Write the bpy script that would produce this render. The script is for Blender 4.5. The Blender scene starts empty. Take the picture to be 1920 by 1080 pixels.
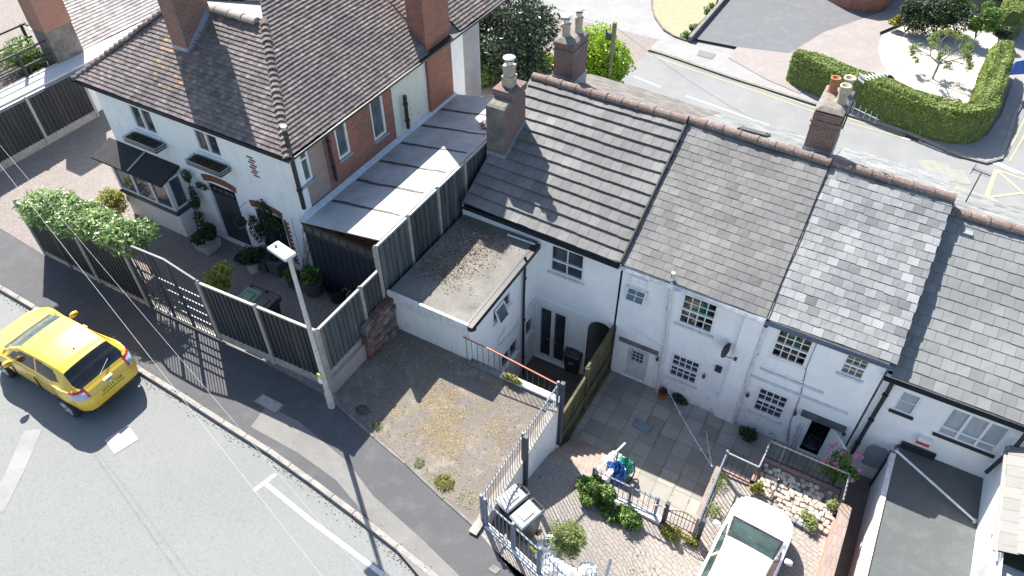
import bpy, math, random
from mathutils import Vector, Matrix
import numpy as np
random.seed(7)
R = random.Random(11)
S = bpy.context.scene
COL = S.collection
rad = math.radians
# ------------------------------------------------------------------ survey camera (26 mm lens, 16.5 m up)
F, CH = 1400.0, 16.5
_n = np.array([6.0, -1421.0, -F]); _n /= np.linalg.norm(_n)
_up = -_n; _fw = np.array([0, 0, -1.0]); _fh = _fw - _up*_fw.dot(_up); _fh /= np.linalg.norm(_fh)
_rt = np.cross(_fh, _up)
_cy, _sy = math.cos(rad(29.8)), math.sin(rad(29.8))
RC = np.array([[_cy, -_sy, 0], [_sy, _cy, 0], [0, 0, 1]]) @ np.array([_rt, _fh, _up])
def P(u, v, X=None, Y=None, Z=None):
    """survey point: where the sight line through (u, v) meets a plane X=, Y= or Z="""
    d = RC @ np.array([u-960.0, -(v-540.0), -F]); o = np.array([0, 0, CH])
    i, val = (0, X) if X is not None else (1, Y) if Y is not None else (2, Z)
    p = o + d*(val-o[i])/d[i]
    return Vector((float(p[0]), float(p[1]), float(p[2])))
def V(*a): return Vector(a)
ZS, ZY, ZC, ZR = 1.3, -1.4, -2.2, -1.5      # street, yard, courtyard, far road
YF = 14.14                                   # rear facade of the terrace
# ------------------------------------------------------------------ mesh builder
class MB:
    def __init__(s): s.v=[]; s.f=[]; s.m=[]; s.t=[]
    def poly(s, pts, m=0, t=1.0):
        b=len(s.v); s.v += [tuple(p) for p in pts]; s.f.append(tuple(range(b,b+len(pts)))); s.m.append(m); s.t.append(t)
    def hexa(s, b, tp, m=0, t=1.0):            # bottom 4 pts ccw, top 4 pts
        k=len(s.v); s.v += [tuple(p) for p in b]+[tuple(p) for p in tp]
        for q in ((3,2,1,0),(4,5,6,7),(0,1,5,4),(1,2,6,5),(2,3,7,6),(3,0,4,7)):
            s.f.append(tuple(k+i for i in q)); s.m.append(m); s.t.append(t)
    def box(s, a, b, m=0, t=1.0):
        x0,x1=sorted((a[0],b[0])); y0,y1=sorted((a[1],b[1])); z0,z1=sorted((a[2],b[2]))
        s.hexa([(x0,y0,z0),(x1,y0,z0),(x1,y1,z0),(x0,y1,z0)],[(x0,y0,z1),(x1,y0,z1),(x1,y1,z1),(x0,y1,z1)],m,t)
    def obox(s, c, ux, uy, uz, m=0, t=1.0):    # centre and three half vectors
        c,ux,uy,uz=map(Vector,(c,ux,uy,uz))
        s.hexa([c-ux-uy-uz,c+ux-uy-uz,c+ux+uy-uz,c-ux+uy-uz],[c-ux-uy+uz,c+ux-uy+uz,c+ux+uy+uz,c-ux+uy+uz],m,t)
    def beam(s, a, b, w, h, m=0, t=1.0, up=(0,0,1)):
        a,b=Vector(a),Vector(b); d=(b-a); L=d.length; d.normalize(); u=Vector(up)
        sd=d.cross(u)
        if sd.length<1e-3: sd=Vector((1,0,0)); 
        sd.normalize(); uu=sd.cross(d).normalized()
        s.obox((a+b)/2, d*L/2, sd*w/2, uu*h/2, m, t)
    def prism(s, pts, ext, m=0, t=1.0, mt=None):
        ext=Vector(ext); n=len(pts); k=len(s.v); pts=[Vector(p) for p in pts]
        s.v += [tuple(p) for p in pts]+[tuple(p+ext) for p in pts]
        s.f.append(tuple(range(k+n-1,k-1,-1))); s.m.append(m); s.t.append(t)
        s.f.append(tuple(range(k+n,k+2*n))); s.m.append(m if mt is None else mt); s.t.append(t)
        for i in range(n):
            j=(i+1)%n; s.f.append((k+i,k+j,k+n+j,k+n+i)); s.m.append(m); s.t.append(t)
    def tube(s, pts, r, n=8, m=0, t=1.0, cap=True, r1=None):
        pts=[Vector(p) for p in pts]; rings=[]; L=len(pts)
        for i,p in enumerate(pts):
            d=(pts[min(i+1,L-1)]-pts[max(i-1,0)]).normalized()
            a=d.cross(Vector((0,0,1)))
            if a.length<.05: a=d.cross(Vector((0,1,0)))
            a.normalize(); b=d.cross(a).normalized(); rr=r if r1 is None else r+(r1-r)*i/(L-1)
            if isinstance(r,(list,tuple)): rr=r[i]
            k=len(s.v); s.v += [tuple(p+(a*math.cos(2*math.pi*j/n)+b*math.sin(2*math.pi*j/n))*rr) for j in range(n)]; rings.append(k)
        for q in range(L-1):
            for j in range(n):
                s.f.append((rings[q]+j,rings[q]+(j+1)%n,rings[q+1]+(j+1)%n,rings[q+1]+j)); s.m.append(m); s.t.append(t)
        if cap:
            s.f.append(tuple(rings[0]+j for j in range(n-1,-1,-1))); s.m.append(m); s.t.append(t)
            s.f.append(tuple(rings[-1]+j for j in range(n))); s.m.append(m); s.t.append(t)
    def lathe(s, c, prof, n=16, m=0, t=1.0, axis=(0,0,1)):
        c=Vector(c); ax=Vector(axis).normalized(); a=ax.cross(Vector((0,1,0)) if abs(ax.y)<.9 else Vector((1,0,0))).normalized(); b=ax.cross(a)
        rings=[]
        for r,z in prof:
            k=len(s.v); s.v += [tuple(c+ax*z+(a*math.cos(2*math.pi*j/n)+b*math.sin(2*math.pi*j/n))*r) for j in range(n)]; rings.append(k)
        for q in range(len(rings)-1):
            for j in range(n):
                s.f.append((rings[q]+j,rings[q]+(j+1)%n,rings[q+1]+(j+1)%n,rings[q+1]+j)); s.m.append(m); s.t.append(t)
    def build(s, name, mats, parent=None, smooth=False, bevel=0, base=None):
        if not isinstance(mats,(list,tuple)): mats=[mats]
        off=Vector((0,0,0)); loc=Vector((0,0,0))
        if parent is not None:
            q=parent
            while q.parent is not None: q=q.parent
            off=q.location.copy() if q.get('_w',1) else Vector((0,0,0))
        elif base is not None: off=Vector(base); loc=off
        me=bpy.data.meshes.new(name)
        me.from_pydata([(x-off.x,y-off.y,z-off.z) for x,y,z in s.v],[],s.f)
        for m in mats: me.materials.append(m)
        me.polygons.foreach_set('material_index',s.m)
        at=me.attributes.new('tint','FLOAT','FACE'); at.data.foreach_set('value',[float(x) for x in s.t])
        if smooth: me.polygons.foreach_set('use_smooth',[True]*len(s.f))
        me.validate(); me.update()
        o=bpy.data.objects.new(name,me); COL.objects.link(o); o.location=loc
        if parent is not None: o.parent=parent
        if bevel:
            b=o.modifiers.new('bevel','BEVEL'); b.width=bevel; b.segments=2; b.limit_method='ANGLE'
        return o
def tag(o, label=None, cat=None, group=None, kind=None):
    if label: o['label']=label
    if cat: o['category']=cat
    if group: o['group']=group
    if kind: o['kind']=kind
    return o
def thing(name, label, cat, loc=(0,0,0), group=None, rz=0, local=False):
    o=bpy.data.objects.new(name,None); COL.objects.link(o); o.location=loc; o.rotation_euler=(0,0,rz); o.empty_display_size=.2
    if local: o['_w']=0
    return tag(o,label,cat,group)
def struct(o): o['kind']='structure'; return o
def copy_tree(o, parent=None):
    c=o.copy(); COL.objects.link(c)
    if parent is not None: c.parent=parent
    for ch in list(o.children): copy_tree(ch,c)
    return c
# ------------------------------------------------------------------ materials
MATS={}
def nt(name):
    m=bpy.data.materials.new(name); m.use_nodes=True; t=m.node_tree; b=t.nodes['Principled BSDF']; return m,t,b
def N(t,ty,**k):
    n=t.nodes.new(ty)
    for a,v in k.items():
        if a in n.inputs.keys(): n.inputs[a].default_value=v
        else: setattr(n,a,v)
    return n
def rgb(c): return (c[0],c[1],c[2],1)
def pos(t, scale=(1,1,1), rot=(0,0,0), wall=False):
    g=N(t,'ShaderNodeNewGeometry'); o=g.outputs['Position']
    if wall:   # (x+y, z)
        s=N(t,'ShaderNodeSeparateXYZ'); t.links.new(o,s.inputs[0]); a=N(t,'ShaderNodeMath',operation='ADD')
        t.links.new(s.outputs[0],a.inputs[0]); t.links.new(s.outputs[1],a.inputs[1]); c=N(t,'ShaderNodeCombineXYZ')
        t.links.new(a.outputs[0],c.inputs[0]); t.links.new(s.outputs[2],c.inputs[1]); o=c.outputs[0]
    m=N(t,'ShaderNodeMapping'); m.inputs['Scale'].default_value=scale; m.inputs['Rotation'].default_value=rot
    t.links.new(o,m.inputs[0]); return m.outputs[0]
def noise(t, vec, scale, detail=5, rough=.6, lo=.35, hi=.65, dist=0):
    n=N(t,'ShaderNodeTexNoise'); n.inputs['Scale'].default_value=scale; n.inputs['Detail'].default_value=detail; n.inputs['Roughness'].default_value=rough; n.inputs['Distortion'].default_value=dist
    t.links.new(vec,n.inputs['Vector']); r=N(t,'ShaderNodeMapRange'); r.inputs[1].default_value=lo; r.inputs[2].default_value=hi
    t.links.new(n.outputs['Fac'],r.inputs[0]); return r.outputs[0]
def mix(t, fac, a, b, mode='MIX'):
    m=N(t,'ShaderNodeMix',data_type='RGBA',blend_type=mode)
    for inp,v in ((m.inputs[0],fac),(m.inputs[6],a),(m.inputs[7],b)):
        if isinstance(v,(int,float)): inp.default_value=v
        elif isinstance(v,(tuple,list)): inp.default_value=rgb(v)
        else: t.links.new(v,inp)
    return m.outputs[2]
def tinted(t, col, k=1.0):
    a=N(t,'ShaderNodeAttribute',attribute_name='tint'); c=N(t,'ShaderNodeCombineXYZ')
    for i in range(3): t.links.new(a.outputs['Fac'],c.inputs[i])
    return mix(t,k,col,c.outputs[0],'MULTIPLY')
def bump(t,b,h,strength=.3,dist=.02):
    n=N(t,'ShaderNodeBump'); n.inputs['Strength'].default_value=strength; n.inputs['Distance'].default_value=dist
    t.links.new(h,n.inputs['Height']); t.links.new(n.outputs[0],b.inputs['Normal'])
def mk(name, c1, c2=None, scale=4, rough=.85, c3=None, s3=20, lo3=.55, hi3=.65, bs=0, bscale=60, tint=False, metal=0, spec=None, wall=False, lo=.35, hi=.65, stretch=(1,1,1), bd=.01):
    if name in MATS: return MATS[name]
    m,t,b=nt(name); p=pos(t,stretch)
    if c2 is None: c2=tuple(x*.8 for x in c1)
    col=mix(t,noise(t,p,scale,lo=lo,hi=hi),c1,c2)
    if c3 is not None: col=mix(t,noise(t,p,s3,detail=3,lo=lo3,hi=hi3),col,c3)
    if tint: col=tinted(t,col)
    t.links.new(col,b.inputs['Base Color']); b.inputs['Roughness'].default_value=rough; b.inputs['Metallic'].default_value=metal
    if spec is not None: b.inputs['Specular IOR Level'].default_value=spec
    if bs: bump(t,b,noise(t,p,bscale,detail=4,lo=0,hi=1),bs,bd)
    MATS[name]=m; return m
def brickmat(name, c1, c2, mortar, w=.225, h=.075, dirt=(.06,.05,.05), da=.4, scale=1, wall=True, ms=.008, off=.5, rot=0, bs=.5, dirtscale=1.2, squash=1, dlo=.45,dhi=.75, distort=0):
    m,t,b=nt(name); p=pos(t,rot=(0,0,rot),wall=wall)
    if distort:
        nn=N(t,'ShaderNodeTexNoise'); nn.inputs['Scale'].default_value=1.3; t.links.new(p,nn.inputs['Vector'])
        va=N(t,'ShaderNodeVectorMath',operation='MULTIPLY_ADD'); t.links.new(nn.outputs['Color'],va.inputs[0]); va.inputs[1].default_value=(distort,distort,0); t.links.new(p,va.inputs[2]); p=va.outputs[0]
    br=N(t,'ShaderNodeTexBrick'); br.offset=off; br.inputs['Color1'].default_value=rgb(c1); br.inputs['Color2'].default_value=rgb(c2); br.inputs['Mortar'].default_value=rgb(mortar)
    br.inputs['Scale'].default_value=1; br.inputs['Brick Width'].default_value=w; br.inputs['Row Height'].default_value=h; br.inputs['Mortar Size'].default_value=ms; br.inputs['Mortar Smooth'].default_value=.2
    t.links.new(p,br.inputs['Vector'])
    q=pos(t); col=mix(t,noise(t,q,dirtscale,detail=6,lo=dlo,hi=dhi),br.outputs['Color'],mix(t,da,br.outputs['Color'],dirt))
    col=mix(t,noise(t,q,35,detail=3,lo=.3,hi=.7),col,mix(t,.25,col,(.5,.45,.4)))
    t.links.new(col,b.inputs['Base Color']); b.inputs['Roughness'].default_value=.9
    inv=N(t,'ShaderNodeMath',operation='SUBTRACT'); inv.inputs[0].default_value=1; t.links.new(br.outputs['Fac'],inv.inputs[1]); bump(t,b,inv.outputs[0],bs,.01)
    MATS[name]=m; return m
def paintmat(name, base, dirt, z0=None, z1=None, peel=None, amt=.5, plo=.58):
    """painted render: soft blotches, stain streaks, flaking paint low down"""
    m,t,b=nt(name); p=pos(t); pv=pos(t,(3,3,.5))
    col=mix(t,noise(t,p,1.1,detail=7,lo=.35,hi=.75),base,tuple(x*.88 for x in base))
    f=noise(t,pv,2.2,detail=6,rough=.7,lo=.52,hi=.85); mm=N(t,'ShaderNodeMath',operation='MULTIPLY'); t.links.new(f,mm.inputs[0]); mm.inputs[1].default_value=amt
    col=mix(t,mm.outputs[0],col,dirt)
    if peel:
        g=N(t,'ShaderNodeSeparateXYZ'); t.links.new(pos(t),g.inputs[0]); r=N(t,'ShaderNodeMapRange'); r.inputs[1].default_value=z1; r.inputs[2].default_value=z0; t.links.new(g.outputs[2],r.inputs[0])
        q=noise(t,p,5,detail=8,rough=.75,lo=plo,hi=plo+.06); m2=N(t,'ShaderNodeMath',operation='MULTIPLY'); t.links.new(q,m2.inputs[0]); t.links.new(r.outputs[0],m2.inputs[1])
        col=mix(t,m2.outputs[0],col,peel)
    t.links.new(col,b.inputs['Base Color']); b.inputs['Roughness'].default_value=.8
    bw=pos(t,wall=True); br=N(t,'ShaderNodeTexBrick'); br.inputs['Brick Width'].default_value=.225; br.inputs['Row Height'].default_value=.075; br.inputs['Mortar Size'].default_value=.008; br.inputs['Mortar Smooth'].default_value=1; br.inputs['Scale'].default_value=1
    t.links.new(bw,br.inputs['Vector']); inv=N(t,'ShaderNodeMath',operation='SUBTRACT'); inv.inputs[0].default_value=1; t.links.new(br.outputs['Fac'],inv.inputs[1])
    n1=N(t,'ShaderNodeTexNoise'); n1.inputs['Scale'].default_value=14; t.links.new(p,n1.inputs['Vector']); ad=N(t,'ShaderNodeMath',operation='ADD'); t.links.new(inv.outputs[0],ad.inputs[0]); t.links.new(n1.outputs['Fac'],ad.inputs[1])
    bump(t,b,ad.outputs[0],.25,.006); MATS[name]=m; return m
def flat(name, c, rough=.5, metal=0, spec=.5, tint=False):
    if name in MATS: return MATS[name]
    m,t,b=nt(name); p=pos(t); col=mix(t,noise(t,p,7,lo=.3,hi=.8),c,tuple(x*.86 for x in c))
    if tint: col=tinted(t,col)
    t.links.new(col,b.inputs['Base Color']); b.inputs['Roughness'].default_value=rough; b.inputs['Metallic'].default_value=metal; b.inputs['Specular IOR Level'].default_value=spec
    MATS[name]=m; return m
def leafmat(name, c1, c2, rough=.45, trans=.3):
    m,t,b=nt(name); p=pos(t); col=mix(t,noise(t,p,1.7,detail=4,lo=.35,hi=.7),c1,c2); col=tinted(t,col)
    t.links.new(col,b.inputs['Base Color']); b.inputs['Roughness'].default_value=rough
    tr=N(t,'ShaderNodeBsdfTranslucent'); t.links.new(col,tr.inputs[0]); ms=N(t,'ShaderNodeMixShader'); ms.inputs[0].default_value=trans
    out=t.nodes['Material Output']; t.links.new(b.outputs[0],ms.inputs[1]); t.links.new(tr.outputs[0],ms.inputs[2]); t.links.new(ms.outputs[0],out.inputs[0]); MATS[name]=m; return m

M_white=paintmat('white_render',(.92,.93,.93),(.42,.42,.40),z0=-1.4,z1=.2,peel=(.42,.28,.21),amt=.28,plo=.58)
M_white2=paintmat('white_render_clean',(.90,.91,.90),(.55,.55,.53),amt=.3)
M_whiteh=paintmat('white_roughcast',(.88,.89,.88),(.45,.47,.46),amt=.5)
M_oldwhite=paintmat('weathered_whitewash',(.80,.79,.76),(.38,.34,.29),z0=1.0,z1=2.5,peel=(.25,.23,.2),amt=.6,plo=.60)
M_pink=paintmat('pinkish_render',(.40,.33,.29),(.2,.17,.15),amt=.8)
M_brick=brickmat('red_brick',(.40,.085,.03),(.22,.05,.028),(.20,.14,.10),da=.6,ms=.010)
M_brickd=brickmat('sooty_brick',(.20,.075,.055),(.09,.05,.045),(.19,.165,.145),da=.6,dirt=(.05,.04,.04),dlo=.42,dhi=.72,ms=.012)
M_brickm=brickmat('weathered_brick',(.26,.09,.06),(.13,.065,.05),(.27,.24,.2),da=.6,dirt=(.06,.05,.045),dlo=.4,dhi=.7)
M_brickp=brickmat('pale_pink_brick',(.34,.24,.19),(.28,.19,.16),(.3,.27,.24),da=.2)
M_brickpav=brickmat('brick_coping',(.31,.215,.18),(.25,.175,.15),(.2,.16,.14),w=.11,h=.3,wall=False,da=.3,ms=.01)
M_rend=mk('grey_render',(.22,.20,.18),(.12,.105,.095),3,.9,c3=(.1,.09,.08),s3=1.7,lo3=.5,hi3=.75,bs=.2,bscale=30)
M_tile=mk('interlocking_concrete_tile',(.13,.126,.122),(.19,.185,.178),.7,.75,tint=True,bs=.15,bscale=90,c3=(.12,.115,.11),s3=5,lo3=.5,hi3=.8)
M_slateA=mk('brown_grey_slate',(.135,.13,.126),(.19,.184,.176),.7,.65,c3=(.42,.42,.40),s3=9,lo3=.70,hi3=.76,tint=True,bs=.2,bscale=50)
M_slateB=mk('blue_grey_slate',(.180,.185,.187),(.245,.248,.245),.8,.6,c3=(.45,.46,.44),s3=22,lo3=.64,hi3=.75,tint=True,bs=.25,bscale=60)
M_slateC=mk('flat_grey_tile',(.165,.17,.167),(.21,.215,.21),.7,.7,tint=True,bs=.12,bscale=70)
M_clay=mk('old_clay_tile',(.135,.113,.105),(.19,.152,.138),1.1,.85,c3=(.26,.24,.225),s3=6,lo3=.52,hi3=.8,tint=True,bs=.3,bscale=60)
M_clayo=mk('orange_lichen_tile',(.38,.24,.08),(.26,.17,.11),14,.9,tint=True)
M_ridge=mk('ridge_clay',(.215,.15,.125),(.155,.115,.10),5,.85,c3=(.36,.31,.27),s3=14,lo3=.55,hi3=.7,bs=.4,bscale=40)
M_under=flat('roofing_underlay',(.02,.02,.022),.9)
M_black=mk('black_painted_plastic',(.018,.018,.02),(.03,.03,.032),6,.45)
M_blackm=mk('black_iron',(.03,.032,.036),(.06,.055,.05),12,.5)
M_grey=mk('grey_steel',(.16,.19,.23),(.22,.26,.31),10,.4,metal=.3)
M_upvc=mk('white_upvc',(.82,.83,.83),(.76,.77,.77),5,.3)
M_wood=mk('white_painted_wood',(.72,.73,.72),(.55,.56,.54),8,.6)
M_pipew=mk('white_painted_pipe',(.74,.76,.77),(.55,.56,.55),6,.5)
M_lead=mk('lead_flashing',(.25,.29,.34),(.35,.38,.41),9,.5,metal=.2)
M_glass=None
def glassmat(name, c, rough=.04, refl=.75):
    m,t,b=nt(name); p=pos(t); col=mix(t,noise(t,p,2.2,detail=3,lo=.35,hi=.7),c,tuple(x*.45 for x in c)); t.links.new(col,b.inputs['Base Color'])
    b.inputs['Roughness'].default_value=rough; b.inputs['Specular IOR Level'].default_value=refl; b.inputs['IOR'].default_value=1.5
    MATS[name]=m; return m
M_glass=glassmat('window_glass',(.05,.06,.07))
M_glassg=glassmat('obscured_glass',(.12,.15,.16),.2)
M_glassf=glassmat('fanlight_glass',(.12,.13,.13),.3)
M_carglass=glassmat('car_glass',(.02,.022,.025),.03,.6)
M_curtain=mk('net_curtain',(.45,.48,.50),(.30,.33,.35),9,.9,stretch=(6,6,.3))
# ground materials
def groundmat(name,c1,c2,sc,c3,s3,l3,h3,c4=None,s4=80,l4=.6,h4=.7,bs=.3,bscale=120,rough=.92,c5=None,s5=.6,l5=.5,h5=.6):
    m,t,b=nt(name); p=pos(t)
    col=mix(t,noise(t,p,sc,detail=8,lo=.3,hi=.7),c1,c2); col=mix(t,noise(t,p,s3,detail=5,lo=l3,hi=h3),col,c3)
    if c5: col=mix(t,noise(t,p,s5,detail=7,rough=.7,lo=l5,hi=h5),col,c5)
    if c4: col=mix(t,noise(t,p,s4,detail=2,lo=l4,hi=h4),col,c4)
    t.links.new(col,b.inputs['Base Color']); b.inputs['Roughness'].default_value=rough; bump(t,b,noise(t,p,bscale,detail=3,lo=0,hi=1),bs,.01); MATS[name]=m; return m
M_road=groundmat('pale_asphalt',(.225,.232,.224),(.198,.205,.198),.3,(.175,.182,.18),17,.5,.68,(.29,.29,.28),38,.60,.72,bs=.8,bscale=60,c5=(.21,.215,.21),s5=.5,l5=.48,h5=.7)
M_pave=groundmat('dark_footway_asphalt',(.092,.092,.095),(.078,.078,.082),.6,(.118,.117,.115),2.5,.5,.8,(.28,.27,.26),60,.64,.72,bs=.5,bscale=80)
M_pave2=groundmat('pale_footway_strip',(.20,.195,.18),(.145,.14,.132),.9,(.215,.21,.20),3,.5,.8,(.34,.33,.31),60,.62,.72)
M_road2=groundmat('far_asphalt',(.215,.22,.22),(.185,.19,.19),.4,(.235,.235,.23),1.2,.45,.75,(.28,.28,.27),40,.62,.72)
M_pave3=groundmat('far_footway',(.28,.275,.27),(.235,.23,.225),.7,(.30,.295,.285),2,.5,.7,(.4,.4,.38),50,.62,.72)
M_gravel=groundmat('pinkish_gravel',(.20,.17,.153),(.16,.135,.122),1.5,(.27,.235,.21),25,.5,.6,(.42,.39,.36),80,.58,.66,bs=.8,bscale=90)
M_patch=groundmat('stony_soil',(.185,.16,.135),(.125,.108,.093),1.3,(.235,.205,.165),2.6,.5,.68,(.5,.48,.44),75,.66,.71,bs=.8,bscale=75,c5=(.22,.17,.085),s5=.7,l5=.55,h5=.75)
M_kerb=mk('kerb_stone',(.33,.31,.28),(.24,.22,.2),4,.9,c3=(.15,.14,.13),s3=12,lo3=.6,hi3=.75,bs=.3,bscale=50)
M_kerb2=mk('weathered_kerb',(.22,.21,.195),(.14,.13,.12),4,.9,c3=(.1,.1,.09),s3=10,lo3=.6,hi3=.75,bs=.3)
M_conc=mk('concrete_post',(.38,.365,.33),(.28,.265,.24),6,.85,c3=(.22,.21,.19),s3=9,lo3=.6,hi3=.8,bs=.2)
M_line=mk('white_road_paint',(.72,.72,.70),(.55,.55,.54),14,.8,c3=(.26,.27,.27),s3=26,lo3=.60,hi3=.68)
M_liney=mk('faded_yellow_paint',(.44,.40,.20),(.34,.325,.21),14,.8,c3=(.26,.27,.27),s3=26,lo3=.56,hi3=.66)
M_lined=mk('worn_yellow_paint',(.27,.265,.215),(.22,.222,.205),3,.8)
M_flag=brickmat('concrete_flags',(.36,.34,.30),(.20,.192,.172),(.14,.135,.11),w=.488,h=.488,wall=False,ms=.010,off=.0,da=.55,dirt=(.16,.15,.12),bs=.6,dirtscale=2)
M_fan=brickmat('printed_paving',(.30,.265,.24),(.25,.22,.20),(.15,.135,.12),w=.20,h=.10,wall=False,ms=.008,rot=.5,da=.35,dirt=(.24,.22,.17),bs=.8,dirtscale=1.5,distort=.5)
M_block=brickmat('dark_blocks',(.11,.08,.065),(.07,.055,.05),(.04,.035,.03),w=.2,h=.1,wall=False,da=.5)
M_felt=groundmat('mineral_felt',(.095,.105,.105),(.08,.088,.09),1.2,(.115,.125,.123),3,.5,.75,(.2,.21,.2),90,.6,.7,bs=.3,bscale=150)
M_flatroof=groundmat('weathered_felt',(.20,.19,.165),(.145,.137,.122),1.5,(.085,.08,.07),1.3,.5,.72,(.34,.33,.3),30,.6,.7,c5=(.25,.235,.20),s5=.8,l5=.5,h5=.7)
M_sheet=mk('weathered_grp_sheet',(.43,.44,.44),(.31,.32,.32),1.6,.55,c3=(.45,.46,.46),s3=4,lo3=.62,hi3=.8,bs=.1)
M_tape=mk('bitumen_tape',(.09,.075,.07),(.05,.045,.045),9,.7)
M_fence=mk('charcoal_fence_board',(.036,.040,.048),(.022,.025,.03),2.5,.7,stretch=(1,1,.2),tint=True,c3=(.06,.06,.058),s3=1.6,lo3=.5,hi3=.8,bs=.2,bscale=40)
M_fenceg=mk('weathered_dark_fence',(.085,.098,.105),(.055,.063,.068),2.5,.8,stretch=(2,2,.4),c3=(.14,.145,.135),s3=1.8,lo3=.45,hi3=.8,tint=True)
M_fencew=mk('green_stained_fence',(.12,.10,.05),(.06,.055,.03),3,.85,c3=(.13,.14,.05),s3=2,lo3=.5,hi3=.75,stretch=(1,1,.6),bs=.2)
M_fenceb=mk('brown_fence',(.09,.055,.04),(.05,.035,.028),3,.85)
M_soil=mk('dark_soil',(.05,.04,.03),(.03,.025,.02),14,.95)
M_trunk=mk('bark',(.13,.10,.08),(.08,.065,.05),12,.9)
M_galv=mk('galvanised_steel',(.52,.54,.55),(.40,.42,.43),10,.35,metal=.7)
M_alu=mk('bright_aluminium',(.75,.76,.77),(.6,.6,.62),10,.3,metal=.6)
M_potc=mk('cream_clay_pot',(.52,.46,.34),(.38,.33,.25),9,.8,c3=(.2,.17,.13),s3=7,lo3=.55,hi3=.75)
M_potr=mk('red_clay_pot',(.42,.17,.075),(.3,.12,.06),9,.8,c3=(.15,.1,.07),s3=9,lo3=.6,hi3=.8)
M_flaunch=mk('mortar_flaunching',(.22,.20,.17),(.14,.125,.11),9,.95,c3=(.3,.27,.22),s3=20,lo3=.55,hi3=.7,bs=.4)
# ------------------------------------------------------------------ generic builders
def tiles(mb, EL, ER, TL, TR, gauge, width, thick, m=0, tv=.12, jit=.004, seed=1, gap=.006, lift=.0, under=True, mu=1, cm=None, upper=True):
    """roof covering as real overlapping tiles between eave (EL,ER) and top (TL,TR)"""
    r=random.Random(seed); EL,ER,TL,TR=map(Vector,(EL,ER,TL,TR)); u=(ER-EL).normalized(); n=u.cross(((TL+TR)/2-(EL+ER)/2)).normalized()
    if n.z<0: n=-n
    if under: mb.poly([EL-n*.035,ER-n*.035,TR-n*.035,TL-n*.035],mu)
    L=((TL+TR)/2-(EL+ER)/2).length; rows=max(1,round(L/gauge))
    for j in range(rows):
        t0,t1=j/rows,(j+1.12)/rows
        a0,b0=EL.lerp(TL,t0),ER.lerp(TR,t0); a1,b1=EL.lerp(TL,min(t1,1)),ER.lerp(TR,min(t1,1))
        s0=(a0-EL).dot(u); s1=(b0-EL).dot(u); q0=(a1-EL).dot(u); q1=(b1-EL).dot(u)
        k=math.floor(s0/width)-1; st=(j%2)*.5*width
        lineA=lambda s,A=a0,B=b0,x0=s0,x1=s1: A.lerp(B,(s-x0)/(x1-x0))
        lineB=lambda s,A=a1,B=b1,x0=q0,x1=q1: A.lerp(B,(s-x0)/(x1-x0)) if x1-x0>.01 else A
        while True:
            x0=k*width+st; x1=x0+width-gap; k+=1
            if x0>s1: break
            if x1<s0+.02: continue
            xa,xb=max(x0,s0),min(x1,s1)
            if xb-xa<.02: continue
            ya,yb=min(max(xa,q0),q1),min(max(xb,q0),q1)
            z=r.uniform(0,jit); tz=thick+z; dj=(r.uniform(-jit,jit)*1.5)
            up=(TL-EL).normalized()
            A,B=lineA(xa)+up*dj,lineA(xb)+up*(dj+r.uniform(-jit,jit)); C,D=lineB(yb),lineB(ya)
            t=1+r.gauss(0,tv); t=max(.55,min(1.5,t))
            mm=m if cm is None else cm(A,r,m)
            wob=lambda q: n*(.012*math.sin(q.x*1.7+q.y*.9)+.010*math.sin(q.y*2.3-q.x*1.1+q.z)+.006*math.sin(q.x*5.1+q.z*7))
            A,B,C,D=A+wob(A),B+wob(B),C+wob(C),D+wob(D)
            k0=len(mb.v); mb.v+= [tuple(A+n*tz),tuple(B+n*(tz+r.uniform(-jit,jit))),tuple(C+n*.004),tuple(D+n*.004),tuple(A),tuple(B)]
            for q in ((0,1,2,3),(4,5,1,0),(5,2,1),(4,0,3)): mb.f.append(tuple(k0+i for i in q)); mb.m.append(mm); mb.t.append(t)
def ridge(mb, a, b, r=.12, seg=.45, m=0, seed=3, sag=0):
    rr=random.Random(seed); a,b=Vector(a),Vector(b); L=(b-a).length; n=int(L/seg)
    for i in range(n):
        p=a.lerp(b,i/n); q=a.lerp(b,(i+1)/n)
        p.z+=rr.uniform(-.008,.008)-sag*math.sin(math.pi*i/n); q.z+=-sag*math.sin(math.pi*(i+1)/n)
        d=(q-p).normalized(); s=d.cross(Vector((0,0,1))).normalized(); t=.85+rr.random()*.3
        for e in (0,1):
            w0=r*(1.0 if e==0 else 1.12); P0=p if e==0 else p.lerp(q,.86); P1=p.lerp(q,.9) if e==0 else q
            ring=[[c+s*w0*math.cos(math.pi*k/8)+Vector((0,0,1))*(w0*math.sin(math.pi*k/8)*.9-.03) for k in range(9)] for c in (P0,P1)]
            for k in range(8): mb.poly([ring[0][k],ring[0][k+1],ring[1][k+1],ring[1][k]],m,t)
            mb.poly(ring[0],m,t); mb.poly(ring[1][::-1],m,t)
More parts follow.
